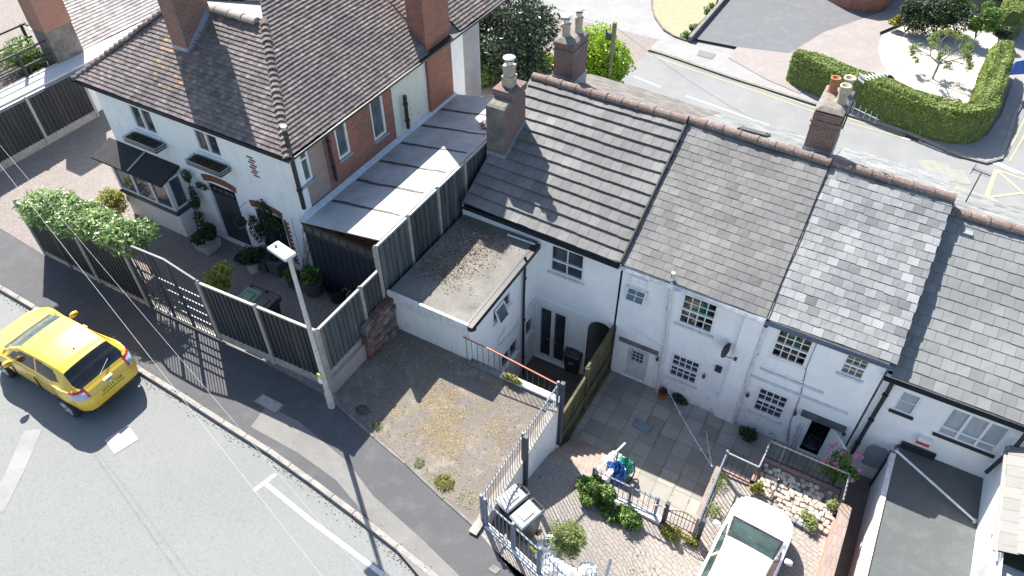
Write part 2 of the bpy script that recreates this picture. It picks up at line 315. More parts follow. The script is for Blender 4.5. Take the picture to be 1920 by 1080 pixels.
def holed_wall(mb, plane, c, a0, a1, z0, z1, holes, depth, m=0, out=-1):
    """wall in plane Y=c (plane 'Y', a=x) or X=c (a=y) with real openings and reveals going inward by depth"""
    A=sorted({a0,a1,*[h[0] for h in holes],*[h[1] for h in holes]}); Zs=sorted({z0,z1,*[h[2] for h in holes],*[h[3] for h in holes]})
    pt=(lambda a,z,d=0: (a,c-out*d,z)) if plane=='Y' else (lambda a,z,d=0: (c-out*d,a,z))
    for i in range(len(A)-1):
        for j in range(len(Zs)-1):
            ca,cz=(A[i]+A[i+1])/2,(Zs[j]+Zs[j+1])/2
            if any(h[0]<ca<h[1] and h[2]<cz<h[3] for h in holes): continue
            mb.poly([pt(A[i],Zs[j]),pt(A[i+1],Zs[j]),pt(A[i+1],Zs[j+1]),pt(A[i],Zs[j+1])],m)
    for h in holes:
        x0,x1,y0,y1=h[:4]
        for (p,q) in (((x0,y0),(x1,y0)),((x1,y0),(x1,y1)),((x1,y1),(x0,y1)),((x0,y1),(x0,y0))):
            mb.poly([pt(*p),pt(*q),pt(*q,depth),pt(*p,depth)],m)
def rect_on(plane, c, pts):
    q=[P(u,v,**{plane:c}) for u,v in pts]; i=0 if plane=='Y' else 1
    a=[p[i] for p in q]; z=[p[2] for p in q]
    a0=(min(a[0],a[1])+min(a[2],a[3]))/2; a1=(max(a[0],a[1])+max(a[2],a[3]))/2
    zt=(z[0]+z[1])/2; zb=(z[2]+z[3])/2
    return (a0,a1,zb,zt)
def window(parent, plane, c, rect, cols, rows, out=-1, depth=.06, fw=.055, bar=.02, mid=None, pane=None, frame=None, name='window', sill=True, sillm=None, back=None, mull=None, sillout=.06):
    """frame set in the reveal; pane behind it as a sub-part; sill below"""
    a0,a1,z0,z1=rect; fr=MB(); pa=MB()
    pt=(lambda a,z,d: (a,c-out*d,z)) if plane=='Y' else (lambda a,z,d: (c-out*d,a,z))
    def bx(p,q,r,s,d0,d1,mb=fr): mb.box(pt(p,r,d0),pt(q,s,d1))
    d0,d1=depth-.05,depth+.03
    bx(a0,a0+fw,z0,z1,d0,d1); bx(a1-fw,a1,z0,z1,d0,d1); bx(a0+fw,a1-fw,z0,z0+fw,d0,d1); bx(a0+fw,a1-fw,z1-fw,z1,d0,d1)
    if mid is not None: zm=z0+(z1-z0)*mid; bx(a0+fw,a1-fw,zm-.025,zm+.025,d0-.012,d1)
    for mu in (mull or []): am=a0+(a1-a0)*mu; bx(am-.03,am+.03,z0+fw,z1-fw,d0-.006,d1)
    for i in range(1,cols): x=a0+fw+(a1-a0-2*fw)*i/cols; bx(x-bar/2,x+bar/2,z0+fw,z1-fw,d0+.022,d1-.005)
    for i in range(1,rows): z=z0+fw+(z1-z0-2*fw)*i/rows; bx(a0+fw,a1-fw,z-bar/2,z+bar/2,d0+.025,d1-.008)
    o=fr.build(name,frame or M_upvc,parent)
    pa.poly([pt(a0+.01,z0+.01,depth),pt(a1-.01,z0+.01,depth),pt(a1-.01,z1-.01,depth),pt(a0+.01,z1-.01,depth)])
    pa.build('pane',pane or M_glass,o)
    if sill:
        s=MB(); s.box(pt(a0-.05,z0-.07,-sillout),pt(a1+.05,z0-.002,depth-.02)); s.build('sill',sillm or M_wood,o)
    return o
def pipe(parent, name, pts, r, mat, brackets=0, n=8):
    mb=MB(); mb.tube(pts,r,n)
    for i in range(brackets):
        p=Vector(pts[0]).lerp(Vector(pts[-1]),(i+.5)/brackets); mb.lathe(p-Vector((0,0,.03)),[(r*.9,0),(r*1.35,0),(r*1.35,.06),(r*.9,.06)],n)
    return mb.build(name,mat,parent,smooth=False)
def leaves(mb, blobs, n, size, aspect=2.2, m=0, seed=1, tv=.25, shell=.35, droop=0, up=.3, bend=True, fill=True):
    """leaf-sized faces through the volume of ellipsoid blobs [(centre, radii, weight)]"""
    r=random.Random(seed); W=[b[2] if len(b)>2 else b[1][0]*b[1][1]+b[1][2]*b[1][0] for b in blobs]; tot=sum(W)
    for b,w in zip(blobs,W):
        c=Vector(b[0]); rd=b[1]; bt=1+r.uniform(-.15,.15)
        for _ in range(int(n*w/tot)):
            d=Vector((r.gauss(0,1),r.gauss(0,1),r.gauss(0,1))).normalized(); k=1-shell*r.random()**1.5 if r.random()<.85 else r.random()
            k*=1+.12*math.sin(d.x*7+c.x*3)*math.cos(d.y*6+d.z*5)
            p=c+Vector((d.x*rd[0],d.y*rd[1],d.z*rd[2]))*k
            a=Vector((r.gauss(0,1),r.gauss(0,1),r.gauss(0,.6)-droop)).normalized(); a=(a+d*.4).normalized()
            nn=(d+Vector((r.gauss(0,.6),r.gauss(0,.6),r.gauss(0,.6)+up))).normalized(); s=a.cross(nn)
            if s.length<.1: continue
            s.normalize(); nn=s.cross(a); L=size*r.uniform(.6,1.3); w_=L/aspect; t=bt*(1+r.gauss(0,tv)); t=max(.4,min(1.9,t))
            if bend: mb.poly([p-a*L*.5,p+s*w_*.5+nn*L*.06,p+a*L*.5-nn*L*.1,p-s*w_*.5+nn*L*.06],m,t)
            else: mb.poly([p-a*L*.5-s*w_*.3,p-a*L*.5+s*w_*.3,p+a*L*.5+s*w_*.3,p+a*L*.5-s*w_*.3],m,t)
def blobs_in(c, rad3, n, rmin, rmax, seed):
    r=random.Random(seed); out=[]
    for _ in range(n):
        d=Vector((r.gauss(0,1),r.gauss(0,1),r.gauss(0,1))).normalized()*r.random()**.4; k=r.uniform(rmin,rmax)
        out.append((Vector(c)+Vector((d.x*rad3[0],d.y*rad3[1],d.z*rad3[2])),(k,k*r.uniform(.8,1.1),k*r.uniform(.7,.95))))
    return out
def plant(name,label,cat,c,rad3,n,size,mat,seed,aspect=2.2,stem=True,blobs=6,group=None,tv=.25,droop=0,rr=(.3,.5),base=None,up=.3):
    c=Vector(c); b=Vector(base) if base is not None else Vector((c.x,c.y,c.z-rad3[2])); th=thing(name,label,cat,b,group)
    mb=MB(); mx=max(rad3); leaves(mb,blobs_in(c,[x*.62 for x in rad3],blobs,mx*rr[0],mx*rr[1],seed),n,size,aspect,seed=seed,tv=tv,droop=droop,up=up); mb.build('foliage',mat,th)
    if stem:
        s=MB(); r=random.Random(seed+5)
        for i in range(5):
            e=c+Vector((r.uniform(-.5,.5)*rad3[0],r.uniform(-.5,.5)*rad3[1],r.uniform(-.1,.5)*rad3[2])); s.tube([b-V(0,0,.03),b.lerp(e,.5)+V(r.uniform(-.05,.05),r.uniform(-.05,.05),0),e],.02*mx+.004,6,r1=.004)
        s.build('stem',M_trunk,th)
    return th
#PART2
# ================================================================== SETTING: ground, roads, pavements
def sheet(name, pts, mat, thick=None):
    mb=MB()
    if thick: mb.prism([Vector(p)-Vector((0,0,thick)) for p in pts],(0,0,thick))
    else: mb.poly(pts)
    o=mb.build(name,mat); return struct(o)
def ccw(pts):
    a=sum(pts[i][0]*pts[(i+1)%len(pts)][1]-pts[(i+1)%len(pts)][0]*pts[i][1] for i in range(len(pts)))
    return pts if a>0 else pts[::-1]
M_gr=groundmat('dull_earth',(.14,.13,.11),(.1,.1,.08),1,(.18,.16,.13),4,.5,.7)
sheet('ground',[(-300,-300,-2.6),(300,-300,-2.6),(300,300,-2.6),(-300,300,-2.6)],M_gr)
kerbpx=[(-260,400),(-120,470),(0,543),(60,578),(150,628),(240,684),(330,740),(415,795),(500,848),(580,905),(660,965),(740,1028),(800,1076),(900,1160)]
kerb=[P(u,v,Z=ZS) for u,v in kerbpx]
kl=kerb[0]+(kerb[0]-kerb[1]).normalized()*60; kr=kerb[-1]+(kerb[-1]-kerb[-2]).normalized()*30
K=[kl]+kerb+[kr]
road=[V(p.x,p.y,ZS-.1) for p in K]+[V(kr.x-10,-90,ZS-.1),V(kl.x,-90,ZS-.1)]
sheet('road',ccw(road),M_road)
propx=[(-260,290),(-60,392),(0,428),(82,478),(150,508),(240,552),(283,575),(350,607),(417,640),(514,690),(604,738),(640,768)]
prop=[P(u,v,Z=ZS) for u,v in propx]
edge=[P(u,v,Z=ZS) for u,v in [(640,768),(700,822),(760,872),(830,938),(895,995),(925,1030),(985,1090),(1060,1180)]]
pl=prop[0]+(prop[0]-prop[1]).normalized()*60; pr_=edge[-1]+(edge[-1]-edge[-2]).normalized()*20
pav=[V(p.x,p.y,ZS) for p in [pl]+prop+edge[1:]+[pr_]]
sheet('pavement',ccw(pav+[V(p.x,p.y,ZS) for p in K[::-1]]),M_pave)
# paler strip along the footway
st1=[P(u,v,Z=ZS+.004) for u,v in [(500,760),(560,790),(652,866),(700,930),(790,1010),(860,1078),(905,1120),(830,1120),(790,1085),(735,1020),(680,960),(630,900),(560,850),(470,800)]]
sheet('footway_strip',ccw(st1),M_pave2)
# kerb stones
def kerbrun(name, pts, w, h, mat, side=-1, stone=.9, label=None):
    mb=MB(); r=random.Random(2)
    for i in range(len(pts)-1):
        a,b=pts[i],pts[i+1]; d=(b-a); L=d.length; d.normalize(); s=Vector((d.y,-d.x,0))*side; n=max(1,round(L/stone))
        for k in range(n):
            p,q=a+d*(L*k/n+.006),a+d*(L*(k+1)/n-.006); z=V(0,0,r.uniform(-.006,.004)+.008); dn=V(0,0,-h)
            bb=[p+dn,q+dn,q+s*w+dn,p+s*w+dn]; tp=[x-dn+z for x in bb]
            if (bb[1]-bb[0]).cross(bb[2]-bb[0]).z<0: bb,tp=bb[::-1],tp[::-1]
            mb.hexa(bb,tp,t=r.uniform(.85,1.15))
    o=mb.build(name,mat,bevel=.012); return struct(o)
kerbrun('kerb',[V(p.x,p.y,ZS) for p in K[1:-1]],.13,.14,M_kerb)
kerbrun('path_edging',[V(p.x,p.y,ZS+.02) for p in edge[:5]],.06,.1,M_kerb2,side=-1)
# house lot, gravel drive and garden (left)
lot=[V(p.x,p.y,ZS+.006) for p in [pl]+prop]+[V(-9.75,7.9,ZS+.006),V(-9.75,30,ZS+.006),V(-90,30,ZS+.006)]
sheet('gravel',ccw(lot),M_gravel)
# stony patch with humps
def grid(name,x0,x1,y0,y1,nx,ny,fz,mat,clip=None,seed=0):
    mb=MB()
    for i in range(nx):
        for j in range(ny):
            q=[(x0+(x1-x0)*(i+a)/nx,y0+(y1-y0)*(j+b)/ny) for a,b in ((0,0),(1,0),(1,1),(0,1))]
            if clip and not clip(sum(a for a,_ in q)/4,sum(b for _,b in q)/4): continue
            mb.poly([(a,b,fz(a,b)) for a,b in q])
    return mb.build(name,mat,smooth=True)
def hump(x,y): return .018*math.sin(x*3.1+y*1.7)+.014*math.sin(x*5.3-y*4.1)+.01*math.sin(x*11+y*9)
sheet('plot',ccw([V(p.x,p.y,ZS+.003) for p in edge[:5]]+[V(-4.66,edge[4].y,ZS+.003),V(-4.66,10.36,ZS+.003),V(-7.26,10.36,ZS+.003),V(-7.26,10.5,ZS+.003),V(-9.85,10.5,ZS+.003),V(-9.85,7.88,ZS+.003)]),M_patch)
rr=random.Random(5); mb=MB()
def in_patch(x,y):
    pts=[(p.x,p.y) for p in edge[:5]]+[(-4.7,edge[4].y),(-4.7,10.3),(-9.75,10.3)]; c=False
    for i in range(len(pts)):
        (x1,y1),(x2,y2)=pts[i],pts[i-1]
        if (y1>y)!=(y2>y) and x<(x2-x1)*(y-y1)/(y2-y1)+x1: c=not c
    return c
k=0
while k<4200:
    x,y=rr.uniform(-9.9,-4.6),rr.uniform(6.3,10.4)
    if not in_patch(x,y): continue
    k+=1; s=rr.uniform(.005,.015)*(1.9 if rr.random()<.04 else 1); z=ZS+.003
    a=rr.uniform(0,6.3); mb.hexa([(x+s*math.cos(a+q),y+s*math.sin(a+q)*.8,z) for q in (0,1.57,3.14,4.71)],[(x+s*.6*math.cos(a+q+.3),y+s*.5*math.sin(a+q+.3),z+s*rr.uniform(.5,1)) for q in (0,1.57,3.14,4.71)],m=rr.choice((0,0,0,1,2)),t=rr.uniform(.6,1.3))
tag(mb.build('loose_stones',[mk('stone_chip',(.30,.27,.24),(.2,.18,.16),9,tint=True),mk('pale_chip',(.62,.6,.56),(.45,.43,.4),9,tint=True),mk('rusty_chip',(.25,.15,.08),(.16,.1,.06),9,tint=True)]),kind='stuff')
# debris along kerb and drives
# white bay line, dashes, covers
def strip(mb, pts, w, z, m=0):
    pts=[Vector(p) for p in pts]
    for i in range(len(pts)-1):
        z+=.0007; a,b=pts[i],pts[i+1]; d=(b-a).normalized(); s=Vector((d.y,-d.x,0))*w/2
        mb.poly([V(*(a-s).xy,z),V(*(b-s).xy,z),V(*(b+s).xy,z),V(*(a+s).xy,z)] if True else 0,m)
def lines(name, segs, z, mat):
    mb=MB()
    for pts,w in segs:
        z+=.0012; q=[P(u,v,Z=z) for u,v in pts]; strip(mb,q,w,z)
    return struct(mb.build(name,mat))
zr=ZS-.1
lines('road_marking',[([(496,905),(585,978),(668,1040),(760,1110)],.10),([(476,920),(517,889)],.10)],zr+.004,M_line)
lines('road_patch',[([(62,806),(30,880),(-10,960)],.42)],zr+.003,mk('patched_asphalt',(.27,.27,.265),(.22,.22,.22),2))
# yard, courtyard, drive
def zD(x,y):
    a=min(1,max(0,(x+4.6)/3.6)); a=a*a*(3-2*a); zl=-.3+.385*max(0,10.0-y); zl=min(zl,1.28); zrr=-.42+.30*max(0,6.6-y)
    return zl*(1-a)+min(zrr,1.28)*a
def yardclip(x,y): return True
struct(grid('drive',-4.6,2.42,3.0,9.9,36,36,lambda x,y:zD(x,y),M_fan,clip=lambda x,y: (x+4.6)*.98+(y-6.25)*1.0>-1.6))
struct(grid('drive_apron',-.55,2.36,9.9,11.64,12,8,lambda x,y:-.42,M_fan))
sheet('yard',[(-4.66,9.8,ZY),(2.6,9.8,ZY),(2.6,YF+.3,ZY),(-4.66,YF+.3,ZY)],M_flag)
sheet('alley_path',[(2.4,-2,ZY+.004),(3.2,-2,ZY+.004),(3.2,YF,ZY+.004),(2.6,YF,ZY+.004)],mk('alley_concrete',(.17,.14,.125),(.12,.1,.09),3))
sheet('courtyard',[(-7.3,10.3,ZC),(-4.6,10.3,ZC),(-4.6,YF+.6,ZC),(-7.3,YF+.6,ZC)],M_block)
# brick steps down to the yard: eight risers
mb=MB(); nst=8; y0,y1=9.9,11.35
for i in range(nst):
    ya=y0+(y1-y0)*i/nst; yb=y0+(y1-y0)*(i+1)/nst; zt=-.3-(i+.35)*(1.1/nst)
    mb.box((-4.52,ya,ZY-.1),(-3.06,yb,zt))
struct(mb.build('steps',brickmat('step_brick',(.36,.27,.22),(.30,.22,.18),(.2,.17,.14),w=.11,h=.22,wall=False,rot=.0,ms=.008),bevel=.006))
# far side of the terrace: road, footways, drives
zf=ZR
def fp(u,v,z=zf): return P(u,v,Z=z)
sheet('far_verge',[(-120,22.6,zf-.12),(150,22.6,zf-.12),(150,200,zf-.12),(-120,200,zf-.12)],M_pave3)
road_pts=[(700,-120),(1040,25),(1087,52),(1240,98),(1380,146),(1560,203),(1700,247),(1800,290),(1850,303),(1878,296),(1892,262),(1905,215),(1960,120),(2300,-300)]
fr=[fp(u,v,zf-.1) for u,v in road_pts]
fr=[V(-60,60,zf-.1)]+fr+[V(90,20,zf-.1),V(60,22.7,zf-.1),V(-60,22.7,zf-.1)]
sheet('far_road',[V(p.x,p.y,zf-.104) for p in ccw(fr)],M_road2)
def farpoly(name,px,z,mat): return sheet(name,ccw([fp(u,v,z) for u,v in px]),mat)
# kerb on the far side
fk=[fp(u,v,zf) for u,v in road_pts[1:-1]]
kerbrun('far_kerb',fk,.13,.1,M_kerb,side=-1)
farpoly('far_pavement',[(1080,-40),(1240,40),(1290,80),(1390,110),(1560,160),(1700,205),(1790,245),(1850,255),(1878,215),(1900,150),(1990,30),(2200,-200),(2300,-300),(1960,120),(1907,215),(1894,262),(1880,297),(1850,305),(1800,292),(1700,249),(1560,205),(1380,148),(1240,100),(1087,54),(1020,20),(900,-60)],zf-.112+.1,M_pave3)
farpoly('far_drive',[(1340,-80),(1365,-5),(1290,70),(1382,88),(1480,110),(1530,70),(1600,50),(1650,30),(1720,-60)],zf+.006,groundmat('drive_asphalt',(.135,.14,.147),(.118,.123,.13),.6,(.155,.157,.16),2,.5,.7))
farpoly('far_block_paving',[(1365,108),(1382,88),(1480,100),(1545,60),(1660,20),(1720,30),(1650,60),(1652,90),(1680,125),(1740,150),(1580,130),(1500,175),(1440,150)],zf+.010,groundmat('pinkish_paving',(.27,.24,.225),(.235,.21,.195),1,(.30,.27,.25),3,.5,.7))
farpoly('lawn',[(1223,-60),(1223,0),(1225,22),(1240,48),(1262,66),(1284,72),(1340,12),(1365,-60)],zf+.010,groundmat('dry_lawn',(.30,.265,.16),(.25,.235,.13),2,(.34,.30,.21),4,.45,.6,(.2,.24,.08),30,.6,.7))
farpoly('far_lawn',[(1790,-90),(1800,-5),(1860,38),(1900,20),(1960,-100)],zf+.010,MATS['dry_lawn'])
farpoly('white_gravel',[(1652,66),(1646,95),(1655,122),(1680,150),(1760,190),(1850,215),(1885,150),(1870,70),(1800,45),(1700,48)],zf+.014,groundmat('cream_gravel',(.50,.465,.40),(.40,.37,.31),4,(.56,.53,.47),14,.45,.6,(.4,.36,.28),40,.56,.64,bs=1,bscale=40))
zm=zf-.098
lines('lane_marking',[([(1188,143),(1238,163)],.10),([(1287,180),(1442,235)],.10),([(1716,262),(1768,284)],.10),([(1775,284),(1860,300),(1960,345)],.10),([(1785,358),(1810,372)],.10),([(1843,297),(1908,325)],.14),([(1690,258),(1708,262)],.12),([(1890,398),(1925,412)],.12)],zm,M_line)
lines('yellow_line',[([(1060,78),(1170,86),(1290,128),(1420,172),(1560,222),(1692,258)],.07),([(1060,70),(1165,78),(1290,121),(1420,165),(1560,214),(1694,250)],.07),([(1880,298),(1902,262),(1925,215)],.07),([(1893,302),(1916,262),(1940,215)],.07)],zm,M_liney)
lines('box_marking',[([(1868,318),(1850,368),(1855,372),(1990,425)],.16),([(1868,318),(1960,350)],.12),([(1868,318),(1930,372),(2000,420)],.12),([(1850,370),(1930,360)],.12)],zm,M_liney)
lines('worn_lettering',[([(1735,300),(1758,330)],.75),([(1762,305),(1785,340)],.6),([(1795,318),(1810,345)],.5),([(1790,350),(1850,376)],.5)],zm-.002,M_lined)
# drain grates and covers
def cover(name,label,cat,px,z,mat,slots=0,frame=None,group=None):
    q=[P(u,v,Z=z) for u,v in px]; mb=MB(); c=sum(q,Vector())/4
    mb.prism(ccw([V(p.x,p.y,z-.01) for p in q]),(0,0,.022))
    th=thing(name,label,cat,(c.x,c.y,z),group); mb.build('frame',frame or mat,th)
    mb=MB()
    if slots:
        for i in range(slots):
            for rr_ in (0,1):
                a=q[0].lerp(q[1],(i+.2)/slots); b=q[0].lerp(q[1],(i+.75)/slots); c2=q[3].lerp(q[2],(i+.75)/slots); d=q[3].lerp(q[2],(i+.2)/slots)
                f0,f1=(.1,.46) if rr_==0 else (.54,.9)
                mb.poly([V(*p.xy,z+.015) for p in (a.lerp(d,f0),b.lerp(c2,f0),b.lerp(c2,f1),a.lerp(d,f1))][::1])
        mb.build('grate',M_under,th)
    else:
        qs=[c+(p-c)*.86 for p in q]; mb.prism(ccw([V(p.x,p.y,z+.012) for p in qs]),(0,0,.006)); mb.build('lid',mat,th)
    return th
cover('drain_grate','rusty iron drain grate in the far gutter beside the white tick','drain',[(1699,250),(1724,257),(1722,266),(1697,258)],zm,M_blackm,5,mk('rust_iron',(.2,.13,.1),(.12,.09,.08),20),'gutter drain grates')
cover('drain_grate','rusty iron drain grate in the far gutter nearer the junction','drain',[(1730,260),(1753,267),(1751,273),(1728,267)],zm,M_blackm,5,mk('rust_iron2',(.26,.15,.12),(.16,.1,.09),20),'gutter drain grates')
cover('manhole_cover','pale square inspection cover set in the road behind the yellow car','cover',[(197,826),(240,797),(260,824),(215,852)],zr,mk('pale_iron',(.46,.42,.40),(.34,.30,.29),14,.6,c3=(.25,.2,.2),s3=30,lo3=.55,hi3=.65),0,mk('pale_frame',(.52,.5,.48),(.42,.4,.38),9))
cover('concrete_cover','concrete cover plate half in shade on the footway near the lamp post','cover',[(492,738),(535,760),(517,777),(475,752)],ZS,mk('cover_concrete',(.40,.37,.33),(.30,.28,.25),7),0,M_kerb2)
cover('yard_manhole','blue grey metal inspection cover in the flagged yard','cover',[(1191,783),(1227,800),(1214,816),(1184,797)],ZY,mk('blue_grey_plate',(.20,.25,.27),(.16,.20,.22),6,.6),0,M_kerb2)
cover('footway_cover','square iron cover in the far footway beside the asphalt drive','cover',[(1312,94),(1343,102),(1335,112),(1306,104)],zf-.012,mk('dark_cover',(.2,.19,.18),(.15,.14,.14),9),0,M_kerb2)
cover('footway_box','small square cover in the near footway at the bottom edge','cover',[(925,1058),(940,1068),(930,1078),(915,1068)],ZS,M_kerb2,0,M_kerb2)
#PART3
# ================================================================== TERRACE
EZ=3.05
def gutter(parent,a,b,r=.06,mat=None,name='gutter'):
    a,b=Vector(a),Vector(b); mb=MB(); d=(b-a).normalized(); s=d.cross(V(0,0,1)).normalized(); n=8
    for ring_r,flip in ((r,0),(r*.82,1)):
        pr0=[]; pr1=[]
        for k in range(n+1):
            an=math.pi+math.pi*k/n; o=s*math.cos(an)*ring_r+V(0,0,math.sin(an)*ring_r); pr0.append(a+o); pr1.append(b+o)
        for k in range(n): mb.poly([pr0[k],pr0[k+1],pr1[k+1],pr1[k]])
    mb.box((min(a.x,b.x),min(a.y,b.y)+(.05 if abs(d.x)>.5 else 0),a.z-.13),(max(a.x,b.x)+(0 if abs(d.x)>.5 else .0),max(a.y,b.y)+(.075 if abs(d.x)>.5 else 0),a.z-.0)) if abs(d.x)>.5 else None
    for e in (a,b):
        mb.poly([e+s*math.cos(math.pi+math.pi*k/n)*r+V(0,0,math.sin(math.pi+math.pi*k/n)*r) for k in range(n+1)])
    return mb.build(name,mat or M_black,parent)
def chimney(parent, x0,x1,y0,y1,zb,zt,mat,corb=True,stepx=None,flash=True,top=None,skirt=None,corbels=((.0,.035,.14),(.14,.0,.2),(.42,.03,.09))):
    mb=MB(); mb.box((x0,y0,zb),(x1,y1,zt-.05))
    if corb:
        for dz,o,h in corbels:
            if o: mb.box((x0-o,y0-o,zt-dz-h),(x1+o,y1+o,zt-dz-.003))
    c=mb.build('chimney',mat,parent)
    mb=MB(); o=.03; mb.hexa([(x0-o,y0-o,zt),(x1+o,y0-o,zt),(x1+o,y1+o,zt),(x0-o,y1+o,zt)],[(x0+.12,y0+.12,zt+.09),(x1-.12,y0+.12,zt+.09),(x1-.12,y1-.12,zt+.09),(x0+.12,y1-.12,zt+.09)])
    mb.build('flaunching',M_flaunch,c,bevel=.02); return c
def pot(c, p, r, h, mat, kind='round', cap=None):
    mb=MB(); x,y,z=p
    if kind=='round': mb.lathe(p,[(0.0,h*.7),(r*.78,h*.7),(r*.78,h),(r*1.12,h),(r*1.15,h*.93),(r*1.0,h*.86),(r*.92,h*.4),(r*1.0,.08),(r*1.2,0)],18)
    elif kind=='waist': mb.lathe(p,[(0,h*.6),(r*.8,h*.6),(r*.8,h*.98),(r*1.2,h),(r*1.25,h*.9),(r*.95,h*.8),(r*.85,h*.45),(r*1.1,h*.3),(r*1.15,0)],18)
    else:
        for z0,z1,w in ((0,h*.42,1.2),(h*.42,h*.50,1.28),(h*.5,h*.86,1.0),(h*.86,h,1.12)): mb.box((x-r*w,y-r*w,z+z0),(x+r*w,y+r*w,z+z1))
    o=mb.build('chimney_pot',mat,c,smooth=(kind!='square'),bevel=0)
    if cap:
        mb=MB(); mb.lathe((x,y,z+h),[(r*.8,.0),(r*.8,.12),(r*.75,.12)],14); 
        for k in range(4): a=k*1.57+.4; mb.tube([(x+r*.8*math.cos(a),y+r*.8*math.sin(a),z+h+.08),(x+r*.9*math.cos(a),y+r*.9*math.sin(a),z+h+.2)],.008,5)
        mb.lathe((x,y,z+h+.2),[(r*1.35,0),(r*1.35,.02),(r*.9,.05),(.001,.06)],18); mb.build('cowl',cap,o)
    return o
def house(name,label,group,x0,x1,ze0,ze1,zr0,zr1,yr,holes,wallm,wz0,yb=22.4,gl=False,gr=False,yf=YF,ztop=None,gablem=None,bh=()):
    th=thing(name,label,'house',(x0,yf,wz0),group); mb=MB(); zt=(min(ze0,ze1)-.06) if ztop is None else ztop
    holed_wall(mb,'Y',yf,x0,x1,wz0,zt,holes,.12)
    holed_wall(mb,'Y',yb,x0,x1,-2.6,zt,list(bh),.1,out=1)
    for x,z,flip in ((x0,zr0,0),(x1,zr1,1)):
        mb.poly([(x,yf,wz0),(x,yf,zt),(x,yr,z-.12),(x,yb,zt),(x,yb,-2.6)])
    mb.poly([(x0,yf+.12,zt),(x1,yf+.12,zt),(x1,yb,zt),(x0,yb,zt)])
    for hx0,hx1,hz0,hz1 in holes: pass
    mb.build('wall',wallm,th); return th
def room(th, rect, c=YF, d=1.6, mat=None):
    """dim room behind an opening"""
    a0,a1,z0,z1=rect[:4]; mb=MB(); m=.25
    q=lambda x,z,y:(x,y,z)
    A,B=(a0-m,z0-m),(a1+m,z1+m); y0,y1=c+.16,c+d
    mb.poly([(A[0],y1,A[1]),(B[0],y1,A[1]),(B[0],y1,B[1]),(A[0],y1,B[1])]); mb.poly([(A[0],y0,A[1]),(A[0],y1,A[1]),(A[0],y1,B[1]),(A[0],y0,B[1])]); mb.poly([(B[0],y0,A[1]),(B[0],y1,A[1]),(B[0],y1,B[1]),(B[0],y0,B[1])])
    mb.poly([(A[0],y0,A[1]),(B[0],y0,A[1]),(B[0],y1,A[1]),(A[0],y1,A[1])]); mb.poly([(A[0],y0,B[1]),(B[0],y0,B[1]),(B[0],y1,B[1]),(A[0],y1,B[1])])
    mb.build('room',mat or flat('dim_interior',(.12,.11,.1),.9),th)
M_seeglass=None
def seeglass():
    m,t,b=nt('clear_window_glass'); gl=N(t,'ShaderNodeBsdfGlossy'); gl.inputs['Roughness'].default_value=.02; tr=N(t,'ShaderNodeBsdfTransparent'); tr.inputs[0].default_value=(.8,.85,.85,1)
    fr=N(t,'ShaderNodeFresnel'); fr.inputs[0].default_value=1.6; ms=N(t,'ShaderNodeMixShader'); o=t.nodes['Material Output']
    t.links.new(fr.outputs[0],ms.inputs[0]); t.links.new(tr.outputs[0],ms.inputs[1]); t.links.new(gl.outputs[0],ms.inputs[2]); t.links.new(ms.outputs[0],o.inputs[0]); return m
M_seeglass=seeglass()
R_=lambda *p: rect_on('Y',YF,p)
GT='houses of the white brick terrace'
# ---- house A (number 27 end, left)
wA=R_((1031,458),(1098,478),(1093,527),(1031,510)); wB=R_((1183,515),(1216,526),(1210,566),(1178,552))
fd=R_((1008,569),(1068,592),(1062,668),(1006,648)); ar0=P(1100,640,Y=YF).x; ar1=P(1147,660,Y=YF).x; az=P(1122,603,Y=YF).z; asp=P(1148,632,Y=YF).z
fd=(fd[0],fd[1],ZC+.04,fd[3])
xp1,xp2,xp3=-4.72,-.80,2.12
arch=(ar0,ar1,ZC-.0,az)
hA=house('terraced_house','white terraced house with dark interlocking tiles, double doors and a covered passage','%s'%GT,-9.75,xp1,3.2,3.1,5.25,5.2,18.15,[wA,fd,arch],M_white2,ZC-.3,bh=[(ar0,ar1,-1.62,az)])
# archway: passage walls and arch head
mb=MB(); na=12; cx,rx=(ar0+ar1)/2,(ar1-ar0)/2; zc=asp-.02
mb.poly([(ar0,YF,ZC),(ar0,22.4,ZC),(ar0,22.4,zc),(ar0,YF,zc)]); mb.poly([(ar1,YF,ZC),(ar1,22.4,ZC),(ar1,22.4,zc),(ar1,YF,zc)])
for k in range(na):
    a,b=math.pi*k/na,math.pi*(k+1)/na; h=az-zc
    p=(cx-rx*math.cos(a),zc+h*math.sin(a)); q=(cx-rx*math.cos(b),zc+h*math.sin(b))
    mb.poly([(p[0],YF,p[1]),(q[0],YF,q[1]),(q[0],22.4,q[1]),(p[0],22.4,p[1])])
mb.poly([(ar0,YF,ZC+.002),(ar1,YF,ZC+.002),(ar1,22.4,ZC+.6),(ar0,22.4,ZC+.6)],1)
mb.build('passage',[M_white,M_block],hA)
mb=MB()
for k in range(na):
    a,b=math.pi*k/na,math.pi*(k+1)/na; h=az-zc
    p=(cx-rx*math.cos(a),zc+h*math.sin(a)); q=(cx-rx*math.cos(b),zc+h*math.sin(b)); mb.poly([(p[0],YF,p[1]),(q[0],YF,q[1]),(q[0],YF,az),(p[0],YF,az)])
mb.build('arch_head',M_white2,hA)
window(hA,'Y',YF,wA,2,1,mid=.45,fw=.06,bar=.03)
window(hA,'Y',YF,fd,1,1,fw=.12,mull=(.47,.53),sill=True,name='french_door',sillm=M_upvc)
mb=MB()
for s in (-.05,.05):
    x=(fd[0]+fd[1])/2+s; z=fd[2]+1.0; mb.box((x-.012,YF-.02,z-.1),(x+.012,YF+.012,z+.1)); mb.beam((x,YF-.035,z),(x+s*2.4,YF-.035,z+.01),.015,.015)
mb.build('door_handle',M_alu,hA)
